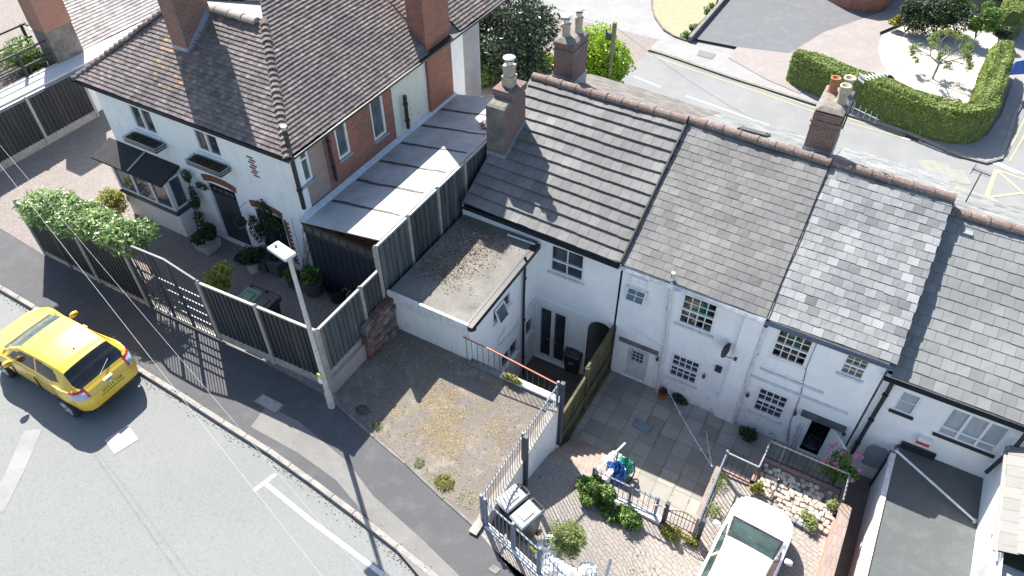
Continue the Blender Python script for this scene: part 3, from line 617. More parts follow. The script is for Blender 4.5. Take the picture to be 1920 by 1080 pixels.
mb=MB(); mb.box((fd[0]-.2,YF-.02,fd[3]+.1),(ar0+.1,YF,fd[3]+.3)); mb.build('lintel',M_white2,hA)
# small top window with lower sash propped open
win=window(hA,'Y',YF,(wB[0],wB[1],(wB[2]+wB[3])/2,wB[3]),2,2,depth=.02,fw=.04)
mb=MB(); zc2=(wB[2]+wB[3])/2; W=wB[1]-wB[0]; H=(wB[3]-wB[2])/2; op=.22
A0=V(wB[0],YF-.02,zc2); dn=V(0,-op,-(H*.92)); 
def sash(mb,a0,ux,dv,n,c=2,r=2,fw=.035,th=.03):
    def bar(p,q,w): mb.beam(p,q,w,th,up=n)
    bar(a0,a0+ux,fw*1.4); bar(a0+dv,a0+ux+dv,fw*1.4); bar(a0,a0+dv,fw); bar(a0+ux,a0+ux+dv,fw)
    for i in range(1,c): bar(a0+ux*i/c,a0+ux*i/c+dv,.018)
    for i in range(1,r): bar(a0+dv*i/r,a0+dv*i/r+ux,.018)
nn=V(W,0,0).cross(dn).normalized(); sash(mb,A0,V(W,0,0),dn,nn); o=mb.build('open_sash',M_upvc,win)
mb=MB(); mb.poly([A0,A0+V(W,0,0),A0+V(W,0,0)+dn,A0+dn]); mb.build('pane',M_glassg,o)
# roof A
def roof(th, x0,x1,ze0,ze1,zr0,zr1,yr,kind,seed,yf=YF,ov=.14,yb=22.5,name='roof'):
    mb=MB(); EL,ER=V(x0,yf-ov,ze0),V(x1,yf-ov,ze1); TL,TR=V(x0,yr,zr0),V(x1,yr,zr1)
    kw=dict(A=dict(gauge=.355,width=.30,thick=.060,tv=.08,jit=.005),B=dict(gauge=.235,width=.30,thick=.013,tv=.09,jit=.004),C=dict(gauge=.232,width=.262,thick=.014,tv=.17,jit=.006),D=dict(gauge=.30,width=.30,thick=.018,tv=.06,jit=.004))[kind[0]]
    m={'A':M_tile,'B':M_slateA,'C':M_slateB,'D':M_slateC}[kind[0]]
    def cm(A,r,mm): return mm
    tiles(mb,EL,ER,TL,TR,seed=seed,m=0,mu=1,**kw)
    k2={'A':'B'}.get(kind[0],kind[0]); kw2=dict(kw); kw2['tv']=.12
    BL,BR=V(x1,yb,ze1),V(x0,yb,ze0)
    kw2=dict(gauge=.235,width=.28,thick=.009,tv=.15,jit=.005)
    tiles(mb,BL,BR,V(x1,yr,zr1),V(x0,yr,zr0),seed=seed+9,m=2,mu=1,**kw2)
    o=mb.build(name,[m,M_under,{'A':mk('brown_back_slate',(.15,.135,.12),(.12,.11,.10),3,.85,c3=(.26,.24,.21),s3=20,lo3=.6,hi3=.75,tint=True),'B':M_slateC,'C':M_slateB,'D':M_slateC}[kind[0]]],th)
    rm=MB(); ridge(rm,(x0,yr,zr0+.02),(x1,yr,zr1+.02),.155,.45,seed=seed); rm.build('ridge_tile',M_ridge,o)
    return o
rA=roof(hA,-9.62,xp1,3.25,3.1,5.25,5.2,18.12,'A',21)
gutter(hA,(-9.6,YF-.2,3.16),(xp1,YF-.2,3.02))
mb=MB(); mb.beam((xp1+.01,YF-.16,3.14),(xp1+.01,18.1,5.24),.05,.09); mb.build('verge',M_black,hA)
mb=MB(); mb.beam((-9.63,YF-.16,3.2),(-9.63,18.1,5.2),.05,.09); mb.build('verge',M_tile,hA)
# chimney on the left verge, stepped
c1b=P(958,290,X=-9.0)
def roofz(x,y): return 3.1+(y-14.0)*(2.1/4.12)
pL=P(928,262,X=-9.62);
cx0,cx1=-9.72,-9.12
ya=P(955,295,Z=4.15).y; 
cyA=15.55; cyB=16.75
zt1=P(935,205,Y=cyA).z; zt2=P(940,165,Y=16.1).z
ch=MB(); ch.box((cx0,cyA,3.0),(cx1,cyB,zt1)); c1=ch.build('chimney',M_brickd,hA)
mb=MB(); mb.box((cx0+.02,16.0,zt1),(cx1-.0,cyB-.04,zt2-.2)); mb.box((cx0-.02,15.96,zt2-.2),(cx1+.04,cyB,zt2)); mb.build('upper_stack',M_brickd,c1)
mb=MB(); mb.poly([(cx0-.004,cyA-.004,3.0),(cx1+.0,cyA-.004,3.0),(cx1,cyA-.004,zt1),(cx0-.004,cyA-.004,zt1)]); mb.build('render_coat',M_rend,c1)
mb=MB(); mb.hexa([(cx0,cyA,zt1),(cx1,cyA,zt1),(cx1,16.0,zt1),(cx0,16.0,zt1)],[(cx0+.05,cyA+.08,zt1+.05),(cx1-.05,cyA+.08,zt1+.05),(cx1-.05,15.98,zt1+.1),(cx0+.05,15.98,zt1+.1)]); mb.build('flaunching',M_flaunch,c1)
pot(c1,((cx0+cx1)/2,16.35,zt2),.13,.62,M_potc,'square',M_alu)
mb=MB(); mb.beam((cx0-.01,cyA-.01,3.98),(cx1+.02,cyA-.01,3.98),.03,.25); mb.beam((cx1+.012,cyA,roofz(0,cyA)+.1),(cx1+.012,cyB,roofz(0,cyB)+.1),.03,.2); mb.beam((cx1+.06,cyA-.05,roofz(0,cyA)+.05),(cx1+.06,cyB,roofz(0,cyB)+.06),.13,.012); mb.build('flashing',M_lead,c1)
# chimney beyond the ridge
cc=P(1062,145,Z=4.75); 
bx0=P(1037,143,Y=18.75).x; bx1=P(1072,150,Y=18.75).x
zt=P(1058,82,Y=18.75).z
c2=chimney(hA,bx0,bx1,18.75,19.75,4.2,zt,M_brickd,corbels=((.0,.03,.12),(.2,.03,.08)))
pot(c2,(bx0+.2,19.1,zt+.06),.13,.42,M_potc,'round',M_alu); pot(c2,(bx1-.22,19.5,zt+.06),.12,.5,M_potc,'round',M_alu)
mb=MB(); mb.box((bx0-.02,18.735,4.55),(bx1+.02,18.75,5.12)); mb.box((bx1,18.75,4.4),(bx1+.015,19.8,4.95)); mb.build('flashing',M_lead,c2)
# ---- house B (middle)
w1=R_((1280,547),(1350,571),(1336,628),(1269,605)); w2=R_((1260,660),(1317,680),(1305,723),(1251,703)); d1=R_((1176,645),(1218,663),(1207,719),(1169,705)); d1=(d1[0],d1[1],ZY+.03,d1[3])
hB=house('terraced_house','middle terraced house with smooth brown grey slates and a half glazed back door',GT,xp1,xp2,3.1,3.04,5.2,5.08,18.2,[w1,w2,d1],M_white,ZY-.3)
window(hB,'Y',YF,w1,4,4,mid=.5,fw=.075,bar=.024,pane=M_seeglass,depth=.04); window(hB,'Y',YF,w2,4,4,mid=.5,fw=.075,bar=.024,depth=.04,sill=True)
room(hB,w1,d=1.1)
mb=MB(); dd=d1; mb.box((dd[0],YF+.03,dd[2]),(dd[0]+.07,YF+.1,dd[3])); mb.box((dd[1]-.07,YF+.03,dd[2]),(dd[1],YF+.1,dd[3])); mb.box((dd[0]+.07,YF+.03,dd[3]-.07),(dd[1]-.07,YF+.1,dd[3])); mb.build('door_frame',M_wood,hB)
mb=MB(); mb.box((dd[0]+.07,YF+.05,dd[2]),(dd[1]-.07,YF+.09,dd[3]-.07)); dr=mb.build('door',M_wood,hB)
H=dd[3]-dd[2]; window(dr,'Y',YF+.045,(dd[0]+.15,dd[1]-.14,dd[2]+H*.56,dd[3]-.14),3,3,depth=.0,fw=.02,bar=.015,sill=False,frame=M_wood)
mb=MB(); mb.box((dd[0]+.11,YF+.02,dd[2]+.95),(dd[0]+.13,YF+.05,dd[2]+1.05)); mb.build('handle',M_alu,dr)
cp=R_((1163,628),(1236,654),(1236,660),(1163,636))
mb=MB(); mb.box((cp[0],YF-.07,dd[3]+.10),(cp[1],YF,dd[3]+.22)); mb.build('canopy',M_rend,hB)
roof(hB,xp1+.03,xp2,3.12,3.06,5.2,5.08,18.2,'B',31)
gutter(hB,(xp1,YF-.2,3.03),(xp2,YF-.2,2.97),mat=M_pipew)
def dpipe(th,pts,ytop,mat,r=.045,name='downpipe',br=2):
    q=[P(u,v,Y=YF-.09) for u,v in pts]; return pipe(th,name,q,r,mat,br)
dpipe(hB,[(1261,520),(1256,560),(1250,620),(1247,640),(1232,735)],0,M_pipew,.05,'soil_pipe')
q=P(1261,520,Y=YF-.09); pipe(hB,'vent_cowl',[q,q+V(0,0,.16)],.06,M_galv)
# pilaster strip between the houses
px0=P(1339,780,Y=YF).x; px1=P(1372,797,Y=YF).x
mb=MB(); mb.box((px0,YF-.09,ZY),(px1-.02,YF,2.85)); mb.build('buttress',M_white,hB)
mb=MB()
for (u,v,s) in ((1348,690,.09),): 
    q=P(u,v,Y=YF); mb.box((q.x-.09,YF-.08,q.z-.1),(q.x+.09,YF,q.z+.1))
mb.build('wall_lamp',M_black,hB)
def walllamp(th,u,v):
    q=P(u,v,Y=YF); mb=MB(); mb.lathe((q.x,YF-.09,q.z-.05),[(.02,0),(.045,.03),(.05,.1),(.01,.13)],8); mb.beam((q.x,YF,q.z+.07),(q.x,YF-.09,q.z+.07),.02,.02); mb.build('wall_lamp',M_blackm,th)
walllamp(hB,1321,703); walllamp(hB,1234,671); 
# cables on the facade
mb=MB(); mb.tube([P(u,v,Y=YF-.012) for u,v in ((1183,612),(1238,648))],.012,5); mb.tube([P(u,v,Y=YF-.012) for u,v in ((1330,672),(1352,681),(1345,700))],.008,5); mb.tube([P(u,v,Y=YF-.012) for u,v in ((1290,765),(1310,755),(1305,785),(1296,775))],.008,5); mb.build('cable',M_pipew,hB)
# satellite dish
def sat(th,u,v):
    q=P(u,v,Y=YF); mb=MB(); c=q+V(.0,-.2,-.02); ax=V(.95,-.28,.15).normalized()
    mb.lathe(c,[(.001,0),(.10,.012),(.18,.04),(.22,.06),(.222,.054),(.18,.032),(.001,-.01)],20,axis=ax); o=mb.build('satellite_dish',M_blackm,th,smooth=True)
    mb=MB(); mb.tube([q+V(.12,0,.08),c],.018,6); mb.tube([c-V(0,0,.25),c+ax*.38+V(-.0,0,-.12)],.012,6); mb.box(tuple(c+ax*.38+V(-.04,-.04,-.16)),tuple(c+ax*.38+V(.04,.04,-.08))); mb.build('bracket',M_blackm,o)
sat(hB,1362,645)
# ---- house C (right)
w3=R_((1457,612),(1533,636),(1508,691),(1443,667)); w4=R_((1422,723),(1482,745),(1466,790),(1408,768)); w5=R_((1588,660),(1634,675),(1617,714),(1574,697)); d2=R_((1521,783),(1567,798),(1535,858),(1493,838)); d2=(d2[0],d2[1],ZY+.05,d2[3])
hC=house('terraced_house','right hand terraced house with patchy blue grey slates and an open back door',GT,xp2,xp3,3.04,3.06,5.08,5.0,18.28,[w3,w4,w5,d2],M_white,ZY-.3)
window(hC,'Y',YF,w3,4,4,mid=.5,fw=.075,bar=.024,pane=M_seeglass,depth=.04,sill=False); room(hC,w3,d=1.1)
window(hC,'Y',YF,w4,4,4,mid=.5,fw=.075,bar=.024,depth=.04); window(hC,'Y',YF,w5,3,4,mid=.5,fw=.045,bar=.018,depth=.04,pane=glassmat('tan_reflecting_glass',(.16,.13,.09),.1),sillm=M_pipew)
mb=MB(); mb.box((w3[0]-.03,YF-.02,w3[2]-.42),(w3[1]+.05,YF,w3[2]-.01)); mb.box((w3[0]-.08,YF-.05,w3[2]-.47),(w3[1]+.1,YF,w3[2]-.42)); mb.build('apron_panel',M_white2,hC)
# open doorway: room, carpet, door leaf ajar
room(hC,d2,d=1.8,mat=flat('hall_interior',(.13,.075,.045),.9))
mb=MB(); mb.box((d2[0],YF-.01,d2[2]),(d2[0]+.06,YF+.1,d2[3])); mb.box((d2[1]-.06,YF-.01,d2[2]),(d2[1],YF+.1,d2[3])); mb.box((d2[0]+.06,YF-.01,d2[3]-.06),(d2[1]-.06,YF+.1,d2[3])); mb.box((d2[0],YF-.06,d2[2]-.05),(d2[1],YF+.12,d2[2])); mb.build('door_frame',M_upvc,hC)
mb=MB(); mb.poly([(d2[0]+.06,YF+.1,d2[2]+.01),(d2[1]-.06,YF+.1,d2[2]+.01),(d2[1]-.06,YF+1.7,d2[2]+.01),(d2[0]+.06,YF+1.7,d2[2]+.01)]); mb.build('door_mat',mk('patterned_carpet',(.03,.03,.035),(.2,.19,.18),16,.95,lo=.5,hi=.55),hC)
mb=MB(); a=V(d2[1]-.05,YF-.01,d2[2]); e=V(d2[1]+.42,YF-.55,d2[2]); mb.obox((a+e)/2+V(0,0,(d2[3]-d2[2])/2-.02),(e-a)/2,(e-a).normalized().cross(V(0,0,1))*.025,V(0,0,(d2[3]-d2[2])/2-.03)); leaf=mb.build('door',M_upvc,hC)
cp=R_((1505,765),(1588,797),(1588,803),(1505,771))
mb=MB(); mb.box((cp[0],YF-.13,d2[3]+.02),(cp[1],YF,d2[3]+.16)); mb.build('canopy',M_fenceg,hC)
mb=MB(); y=YF-.03
for (a,b) in (((1425,690),(1545,735)),((1404,700),(1590,775))):
    p,q=P(*a,Y=YF),P(*b,Y=YF); z=(p.z+q.z)/2; mb.box((p.x,YF-.05,z-.04),(q.x,YF,z+.03))
mb.build('string_course',M_pipew,hC)
roof(hC,xp2+.02,xp3+.12,3.06,3.08,5.08,5.0,18.28,'C',41)
gutter(hC,(xp2,YF-.2,2.97),(xp3+.1,YF-.2,2.99),mat=M_grey)
mb=MB(); mb.beam((xp2,YF-.14,3.10),(xp2,18.2,5.12),.018,.02); mb.build('verge',M_under,hC)
dpipe(hC,[(1438,600),(1436,612)],0,M_black,.055,'hopper',0); dpipe(hC,[(1436,612),(1402,705),(1398,720),(1372,797)],0,M_pipew,.05,'downpipe')
mb=MB()
q=P(1404,608,Y=YF); mb.box((q.x-.12,YF-.04,q.z-.12),(q.x+.1,YF,q.z+.1)); vb=mb.build('flue_box',M_upvc,hC); mb=MB(); mb.box((q.x-.08,YF-.05,q.z-.1),(q.x+.06,YF-.04,q.z+.02)); mb.build('grille',M_under,vb)
for u,v in ((1403,738),(1492,772),(1583,810)): walllamp(hC,u,v)
mb=MB(); mb.tube([P(u,v,Y=YF-.02) for u,v in ((1533,640),(1512,690),(1500,745),(1482,790),(1476,830))],.009,5); mb.tube([P(1476,800,Y=YF-.02),P(1474,835,Y=YF-.04),P(1463,865,Y=12.9),P(1460,900,Z=-.2)],.012,5,m=1); mb.build('cable',[M_black,M_pipew],hC)
mb=MB(); 
for u,v in ((1492,795),(1486,820)): pass
mb.tube([P(1497,795,Y=YF-.05),P(1480,840,Y=YF-.05)],.025,6); mb.tube([P(1503,798,Y=YF-.05),P(1486,842,Y=YF-.05)],.025,6); mb.build('waste_pipe',M_pipew,hC)
# chimney with three pots on the back slope near the ridge
bx0=P(1506,275,Y=18.75).x; bx1=P(1556,288,Y=18.75).x; zt=P(1528,205,Y=18.75).z
c3=chimney(hC,bx0,bx1,18.75,20.15,4.2,zt,M_brickm,corbels=((.12,.0,.1),(.28,.035,.07),(.45,.02,.06)))
mb=MB(); mb.box((bx0-.02,18.735,4.6),(bx1+.02,18.75,5.05)); mb.box((bx1,18.75,4.3),(bx1+.015,20.2,4.85)); mb.build('flashing',M_lead,c3)
pot(c3,(bx0+.18,19.75,zt+.06),.12,.42,M_potr,'round'); pot(c3,(bx1-.2,19.85,zt+.06),.13,.46,M_potc,'waist'); pot(c3,(bx1-.2,19.3,zt+.06),.13,.5,M_potc,'round')
# aerial on the chimney
ae=thing('television_aerial','long white television aerial on a thin mast strapped to the three pot chimney','aerial',(bx1+.05,19.3,zt-.6))
mb=MB(); top=P(1610,145,Y=19.3); base=V(bx1+.06,19.3,zt-.65); top=V(base.x+.05,19.3,top.z); mb.tube([base,top],.02,6); mb.build('mast',M_blackm,ae)
def yagi(parent,a,b,n,half,up,mat,r=.008):
    mb=MB(); a,b=Vector(a),Vector(b); d=(b-a).normalized(); s=d.cross(Vector(up)).normalized(); mb.tube([a,b],.013,6)
    for i in range(n):
        p=a.lerp(b,(i+.5)/n); h=half*(1-.25*i/n); mb.box(tuple(p-s*0+V(-.001,-.001,-.001)),tuple(p+V(.001,.001,.001))); mb.tube([p-s*h,p+s*h],r*1.2,5)
    q=a-d*.02; u=s.cross(d); 
    for k in (-1,1): mb.beam(q+u*.06*k-s*half,q+u*.06*k+s*half,.01,.06)
    return mb.build('antenna',mat,parent)
td=P(1686,133,Z=top.z+.02); dirv=(td-top).normalized(); yagi(ae,top,top+dirv*1.25,12,.12,(0,0,1),M_upvc,.011)
m2=base.lerp(top,.45); yagi(ae,m2,m2+V(.75,-.35,.02),5,.16,(.3,1,0),M_alu,.006)
# skylight
sk=MB(); a=P(1385,248,Z=4.35); b=P(1440,263,Z=4.30); yk=19.6; z=5.1-(yk-18.2)*.48
sk.obox(((a.x+b.x)/2,yk,z+.07),((b.x-a.x)/2,0,0),(0,.35,-.165),(0,.02,.05)); skl=sk.build('skylight',M_blackm,hC); mb=MB(); mb.obox(((a.x+b.x)/2,yk+.002,z+.125),((b.x-a.x)/2-.06,0,0),(0,.3,-.14),(0,.002,.004)); mb.build('pane',M_glass,skl)
# ---- number 33 (right, lower eaves)
GX=9.5
Q=lambda *p: rect_on('Y',YF+.02,p)
w6=Q((1690,731),(1732,745),(1709,781),(1674,767)); w7=Q((1786,765),(1898,804),(1863,852),(1753,811))
ze3=2.62; zr3=P(1860,418,Y=18.3).z
yr3=18.3
hD=house('white_house','lower white house with flat grey tiles joined to the right end of the terrace','',xp3+.06,GX,ze3,ze3,zr3,zr3,yr3,[w6,w7],M_white2,ZY-.3,yf=YF+.02)
window(hD,'Y',YF+.02,w6,1,2,fw=.05,pane=M_curtain,sillm=M_black,depth=.06); window(hD,'Y',YF+.02,w7,1,1,mid=.28,mull=(.34,.67),fw=.05,pane=M_curtain,sillm=M_black,depth=.06,bar=.03)
mb=MB(); 
roof(hD,xp3+.14,GX,ze3+.04,ze3+.04,zr3,zr3,yr3,'D',51,yf=YF+.02)
gutter(hD,(xp3+.0,YF-.19,ze3-.03),(5.25,YF-.19,ze3-.03),r=.065)
pipe(hD,'downpipe',[P(1674,716,Y=YF-.16),P(1664,735,Y=YF-.12),P(1640,775,Y=YF-.1),P(1597,850,Y=YF-.1)],.055,M_black,3)
q=P(1733,824,Y=YF); mb=MB(); mb.box((q.x-.15,YF-.1,q.z-.12),(q.x+.15,YF+.02,q.z+.12)); ab=mb.build('alarm_box',M_upvc,hD); mb=MB(); mb.box((q.x-.152,YF-.103,q.z-.122),(q.x+.152,YF-.02,q.z-.02)); mb.build('red_strip',mk('alarm_red',(.5,.06,.07),(.42,.05,.06),4,.5),ab)
q=P(1812,440,Y=16.9,); zz=ze3+(16.9-14.0)*((zr3-ze3)/4.3); q=P(1812,440,Z=4.35)
mb=MB(); mb.hexa([(q.x-.13,q.y-.12,q.z-.1),(q.x+.13,q.y-.12,q.z-.1),(q.x+.13,q.y+.12,q.z-.02),(q.x-.13,q.y+.12,q.z-.02)],[(q.x-.12,q.y-.13,q.z+.12),(q.x+.12,q.y-.13,q.z+.12),(q.x+.1,q.y+.12,q.z+.14),(q.x-.1,q.y+.12,q.z+.14)]); mb.build('roof_vent',M_lead,hD)
mb=MB(); mb.poly([(xp3-.001,YF-.002,.55),(xp3+.001,YF-.002,.5),(xp3,YF-.002,.4)]); 
# second thin aerial beyond the ridge of number 33
a2=thing('television_aerial','spindly grey television aerial on a bare pole beyond the lower white house ridge','aerial',P(1810,380,Y=20.6))
b0=P(1810,380,Y=20.6); t0=P(1836,322,Y=20.6); mb=MB(); mb.tube([V(b0.x,20.6,b0.z-1.2),V(b0.x,20.6,t0.z)],.016,6); mb.build('mast',M_blackm,a2); c0=V(b0.x,20.6,t0.z); e0=P(1858,330,Z=t0.z); yagi(a2,c0-(e0-c0)*.8,e0,8,.16,(0,0,1),M_blackm,.006)
# flat roofed extension and wing of number 33
ex0=3.12; ex1=5.17; zfr=.32; yfr=P(1627,1055,X=ex0).y-.0
fe=thing('flat_roofed_extension','low white extension with a dark felt roof between the alley and the tiled wing','extension',(ex0,9.8,ZY))
mb=MB(); mb.poly([(ex0,YF,ZY),(ex0,8.0,ZY),(ex0,8.0,zfr-.02),(ex0,YF,zfr-.02)]); mb.poly([(ex0,8.0,ZY),(ex1,8.0,ZY),(ex1,8.0,zfr-.02),(ex0,8.0,zfr-.02)]); mb.build('wall',M_whiteh,fe)
mb=MB(); mb.box((ex0+.06,8.05,zfr-.1),(ex1,YF+.01,zfr)); mb.build('felt_roof',M_felt,fe)
mb=MB(); mb.box((ex0-.06,8.0,zfr-.16),(ex0+.06,YF-.35,zfr+.05)); mb.box((ex0+.1,YF-.06,zfr),(ex0+.9,YF+.0,zfr+.22),1); mb.build('fascia',[M_wood,M_black],fe)
mb=MB(); p=P(1681,845,Z=zfr+.5); e=P(1828,977,Z=zfr+.05); 
cl=thing('white_pole','white painted pole lying slantwise across the dark felt roof','pole',e); mb.tube([p,e],.028,8); mb.build('pole',M_pipew,cl); mb=MB(); mb.lathe(p-V(0,0,.03),[(.04,0),(.04,.08)],8); mb.lathe(e-V(0,0,.04),[(.045,0),(.045,.08)],8); mb.build('end_cap',M_upvc,cl)
q=P(1706,856,Y=YF-.1); mb=MB(); mb.lathe((q.x,YF-.12,q.z-.05),[(.0,-.06),(.07,-.02),(.08,.05),(.03,.1),(0,.11)],10); mb.beam((q.x,YF,q.z+.06),(q.x,YF-.12,q.z+.06),.02,.02); mb.build('security_lamp',M_upvc,hD)
q=P(1626,845,Y=YF-.05); 
cr=rect_on('Y',YF+.01,((1628,830),(1668,842),(1652,884),(1610,868)))
mb=MB(); r=random.Random(3); cx_,cz_=(cr[0]+cr[1])/2,(cr[2]+cr[3])/2; mb.poly([(cx_+(cr[1]-cr[0])*.5*math.copysign(abs(math.cos(a_))**.5,math.cos(a_))*r.uniform(.93,1.03),YF+.012,cz_+(cr[3]-cr[2])*.5*math.copysign(abs(math.sin(a_))**.5,math.sin(a_))*r.uniform(.93,1.03)) for a_ in [k_*math.pi/14 for k_ in range(28)]]); mb.build('cement_patch',mk('pale_cement',(.40,.42,.43),(.30,.32,.33),3,.9),hD)
mb=MB(); mb.beam((ex0-.03,YF-.2,zfr-.1),(ex0-.03,YF-.2,ZY),.05,.05); mb.build('corner_pipe',M_black,fe)
# wing
zw=P(1889,860,X=ex1-.14).z; ye=P(1866,1042,X=ex1-.1).y
wg=thing('tiled_wing','white rear wing with pale flat tiles on the right edge of the picture','wing',(ex1,8,ZY))
Xq=lambda *p: rect_on('X',ex1,p)
ww=Xq((1853,975),(1875,960),(1872,1010),(1850,1040)); 
hw=(min(ww[0],ww[1]),max(ww[0],ww[1]),ww[2],ww[3])
mb=MB(); holed_wall(mb,'X',ex1,7.0,YF+.02,ZY,zw-.06,[hw],.1); mb.poly([(ex1,7,ZY),(9.5,7,ZY),(9.5,7,zw),(ex1,7,zw)]); mb.build('wall',M_white2,wg)
window(wg,'X',ex1,hw,1,1,mid=.5,fw=.05)
mb=MB(); tiles(mb,V(ex1-.14,YF-.3,zw),V(ex1-.14,ye,zw),V(ex1+3.4,YF-.3,zw+1.6),V(ex1+3.4,ye,zw+1.6),.33,.30,.014,tv=.06,seed=61); mb.build('roof',[mk('pale_flat_tile',(.22,.212,.195),(.185,.18,.17),1.2,.7,tint=True,bs=.12),M_under],wg)
mb=MB(); mb.beam((ex1-.17,YF-.3,zw-.05),(ex1-.17,ye,zw-.05),.06,.05); mb.build('gutter',M_conc,wg)
mb=MB(); mb.box((ex1-.15,7.0,zw-.9),(ex1+3,ye-.02,zw-.3)); mb.build('porch_roof',M_sheet,wg)
pipe(wg,'downpipe',[(5.2,YF-.16,ze3-.05),(5.15,YF-.3,ze3-.5),(5.02,YF-.3,zfr+.6)],.05,M_black,1)
#PART4
# ================================================================== rear extension of number 27
ext=thing('rear_extension','white two storey extension with a flat weathered roof, stepping down into the small dark courtyard','extension',(-8.5,10.45,ZC))
eX,eY=-7.27,10.48; zr_=2.70
Xe=lambda *p: rect_on('X',eX,p)
def fixr(r): return (min(r[0],r[1]),max(r[0],r[1]),min(r[2],r[3]),max(r[2],r[3]))
# window rectangles along the yard wall (measured by corners)
def xr(tl,br): 
    a=P(*tl,X=eX); b=P(*br,X=eX); return (min(a.y,b.y),max(a.y,b.y),min(a.z,b.z),max(a.z,b.z))
def xr4(l0,l1,r0,r1):   # left edge top/bottom, right edge top/bottom (left = nearer)
    a,b,c,d=[P(*p,X=eX) for p in (l0,l1,r0,r1)]; return ((a.y+b.y)/2,(c.y+d.y)/2,(b.z+d.z)/2,(a.z+c.z)/2)
e1=xr4((924,582),(924,607),(957,543),(957,568)); e2=xr4((940,668),(939,697),(969,631),(970,658)); e3=xr4((984,606),(985,633),(997,590),(998,618))
mb=MB(); holed_wall(mb,'X',eX,eY,YF,ZC-.3,zr_-.08,[e1,e2,e3],.09,out=1)
mb.poly([(-9.75,eY,.9),(eX,eY,.9),(eX,eY,zr_-.0),(-9.75,eY,zr_-.0)],1); mb.poly([(-9.75,eY,ZC),(eX,eY,ZC),(eX,eY,.9),(-9.75,eY,.9)],1)
mb.build('wall',[M_white2,M_oldwhite],ext)
for r_,mu in ((e1,(.5,)),(e2,(.5,)),(e3,())): window(ext,'X',eX,r_,1,1,out=1,depth=.04,fw=.045,mull=mu,sillm=M_upvc)
a=V(eX+.05,e1[0]+.05,e1[3]-.04); mb=MB(); L=V(0,(e1[1]-e1[0])*.48,0); dn=V(.16,0,-(e1[3]-e1[2])*.85); sash(mb,a,L,dn,L.cross(dn).normalized(),1,1,.03); o=mb.build('open_sash',M_upvc,ext); mb=MB(); mb.poly([a,a+L,a+L+dn,a+dn]); mb.build('pane',M_glassg,o)
mb=MB(); mb.box((-9.72,eY+.02,zr_-.12),(eX+.02,YF,zr_)); rf=mb.build('roof',M_flatroof,ext)
mb=MB(); mb.box((-9.75,eY-.07,zr_-.32),(eX+.02,eY,zr_+.04)); mb.build('fascia',M_wood,ext)
mb=MB(); mb.box((eX+.02,eY-.08,zr_-.14),(eX+.16,YF-.1,zr_+.02)); mb.box((eX-.06,eY-.04,zr_+.001),(eX+.02,YF-.1,zr_+.03)); mb.build('gutter',M_black,ext)
pipe(ext,'downpipe',[P(985,480,X=eX+.08),P(982,560,X=eX+.08),V(*P(981,640,X=eX+.08).xy,ZC)],.04,M_black,3)
pipe(ext,'waste_pipe',[P(952,440,Z=zr_+.06),P(1003,458,Z=zr_+.06)],.03,M_pipew)
mb=MB(); mb.tube([P(u,v,X=eX+.02) for u,v in ((948,612),(933,641),(935,647),(960,620),(990,575),(1004,558))],.014,5); mb.tube([P(u,v,X=eX+.02) for u,v in ((908,690),(935,650),(975,605),(1004,566))],.014,5); mb.build('cable',M_pipew,ext)
q=P(889,616,X=eX+.05); mb=MB(); mb.lathe(q,[(.03,-.08),(.05,-.05),(.06,.02),(.0,.05)],10); mb.build('security_lamp',M_black,ext)
# leaf litter on the flat roof
mb=MB(); r=random.Random(8)
for _ in range(3200):
    t_=r.random(); x=-9.0+r.gauss(0,.42)+(.55*t_); y=11.5+3.0*t_+r.gauss(0,.25)
    if x>-7.5 or x<-9.7 or y>YF-.25 or y<10.7: continue
    s=r.uniform(.012,.035); a=r.uniform(0,6.3); z=zr_+.004+r.uniform(0,.02)
    mb.poly([(x+s*math.cos(a),y+s*math.sin(a),z),(x+s*.5*math.cos(a+1.6),y+s*.5*math.sin(a+1.6),z+.01),(x-s*math.cos(a),y-s*math.sin(a),z),(x+s*.5*math.cos(a-1.6),y+s*.5*math.sin(a-1.6),z+.006)],r.choice((0,0,1)),r.uniform(.6,1.3))
tag(mb.build('leaf_litter',[mk('dead_leaf',(.20,.12,.07),(.12,.075,.05),9,tint=True),mk('pale_dead_leaf',(.42,.34,.26),(.3,.24,.18),9,tint=True)]),kind='stuff')
# rubble pier between the fence and the extension
mb=MB(); r=random.Random(4)
b0=[P(725,655,Z=ZS),P(748,632,Z=ZS)]
tl=P(706,585,Z=2.45); tr=P(741,553,Z=2.35)
x0,x1=-9.78,-9.58
pier=thing('rubble_pier','stub of rough brick and stone wall between the dark fence and the white extension','wall',(-9.65,9.9,ZS))
pts=[(9.15,ZS),(10.46,ZS),(10.46,2.5),(9.75,2.5),(9.3,2.0)]
for i in range(9):
    z=ZS+.14*i; 
    ylo=9.2+max(0,(z-2.0))*1.0; yy=ylo
    while yy<10.4:
        w=r.uniform(.16,.32); mb.box((x0+r.uniform(-.03,.03),yy,z+.004),(x1+r.uniform(-.03,.05),min(10.44,yy+w-.01),z+.13),r.choice((0,0,1)),r.uniform(.7,1.3)); yy+=w
mb.build('masonry',[mk('old_red_brick',(.20,.10,.075),(.12,.07,.06),8,tint=True),mk('rough_stone',(.24,.22,.19),(.15,.13,.12),8,tint=True)],pier,bevel=.01)
mb=MB(); mb.box((x0+.01,9.25,ZS),(x1-.02,10.44,2.45)); mb.build('core',M_rend,pier)
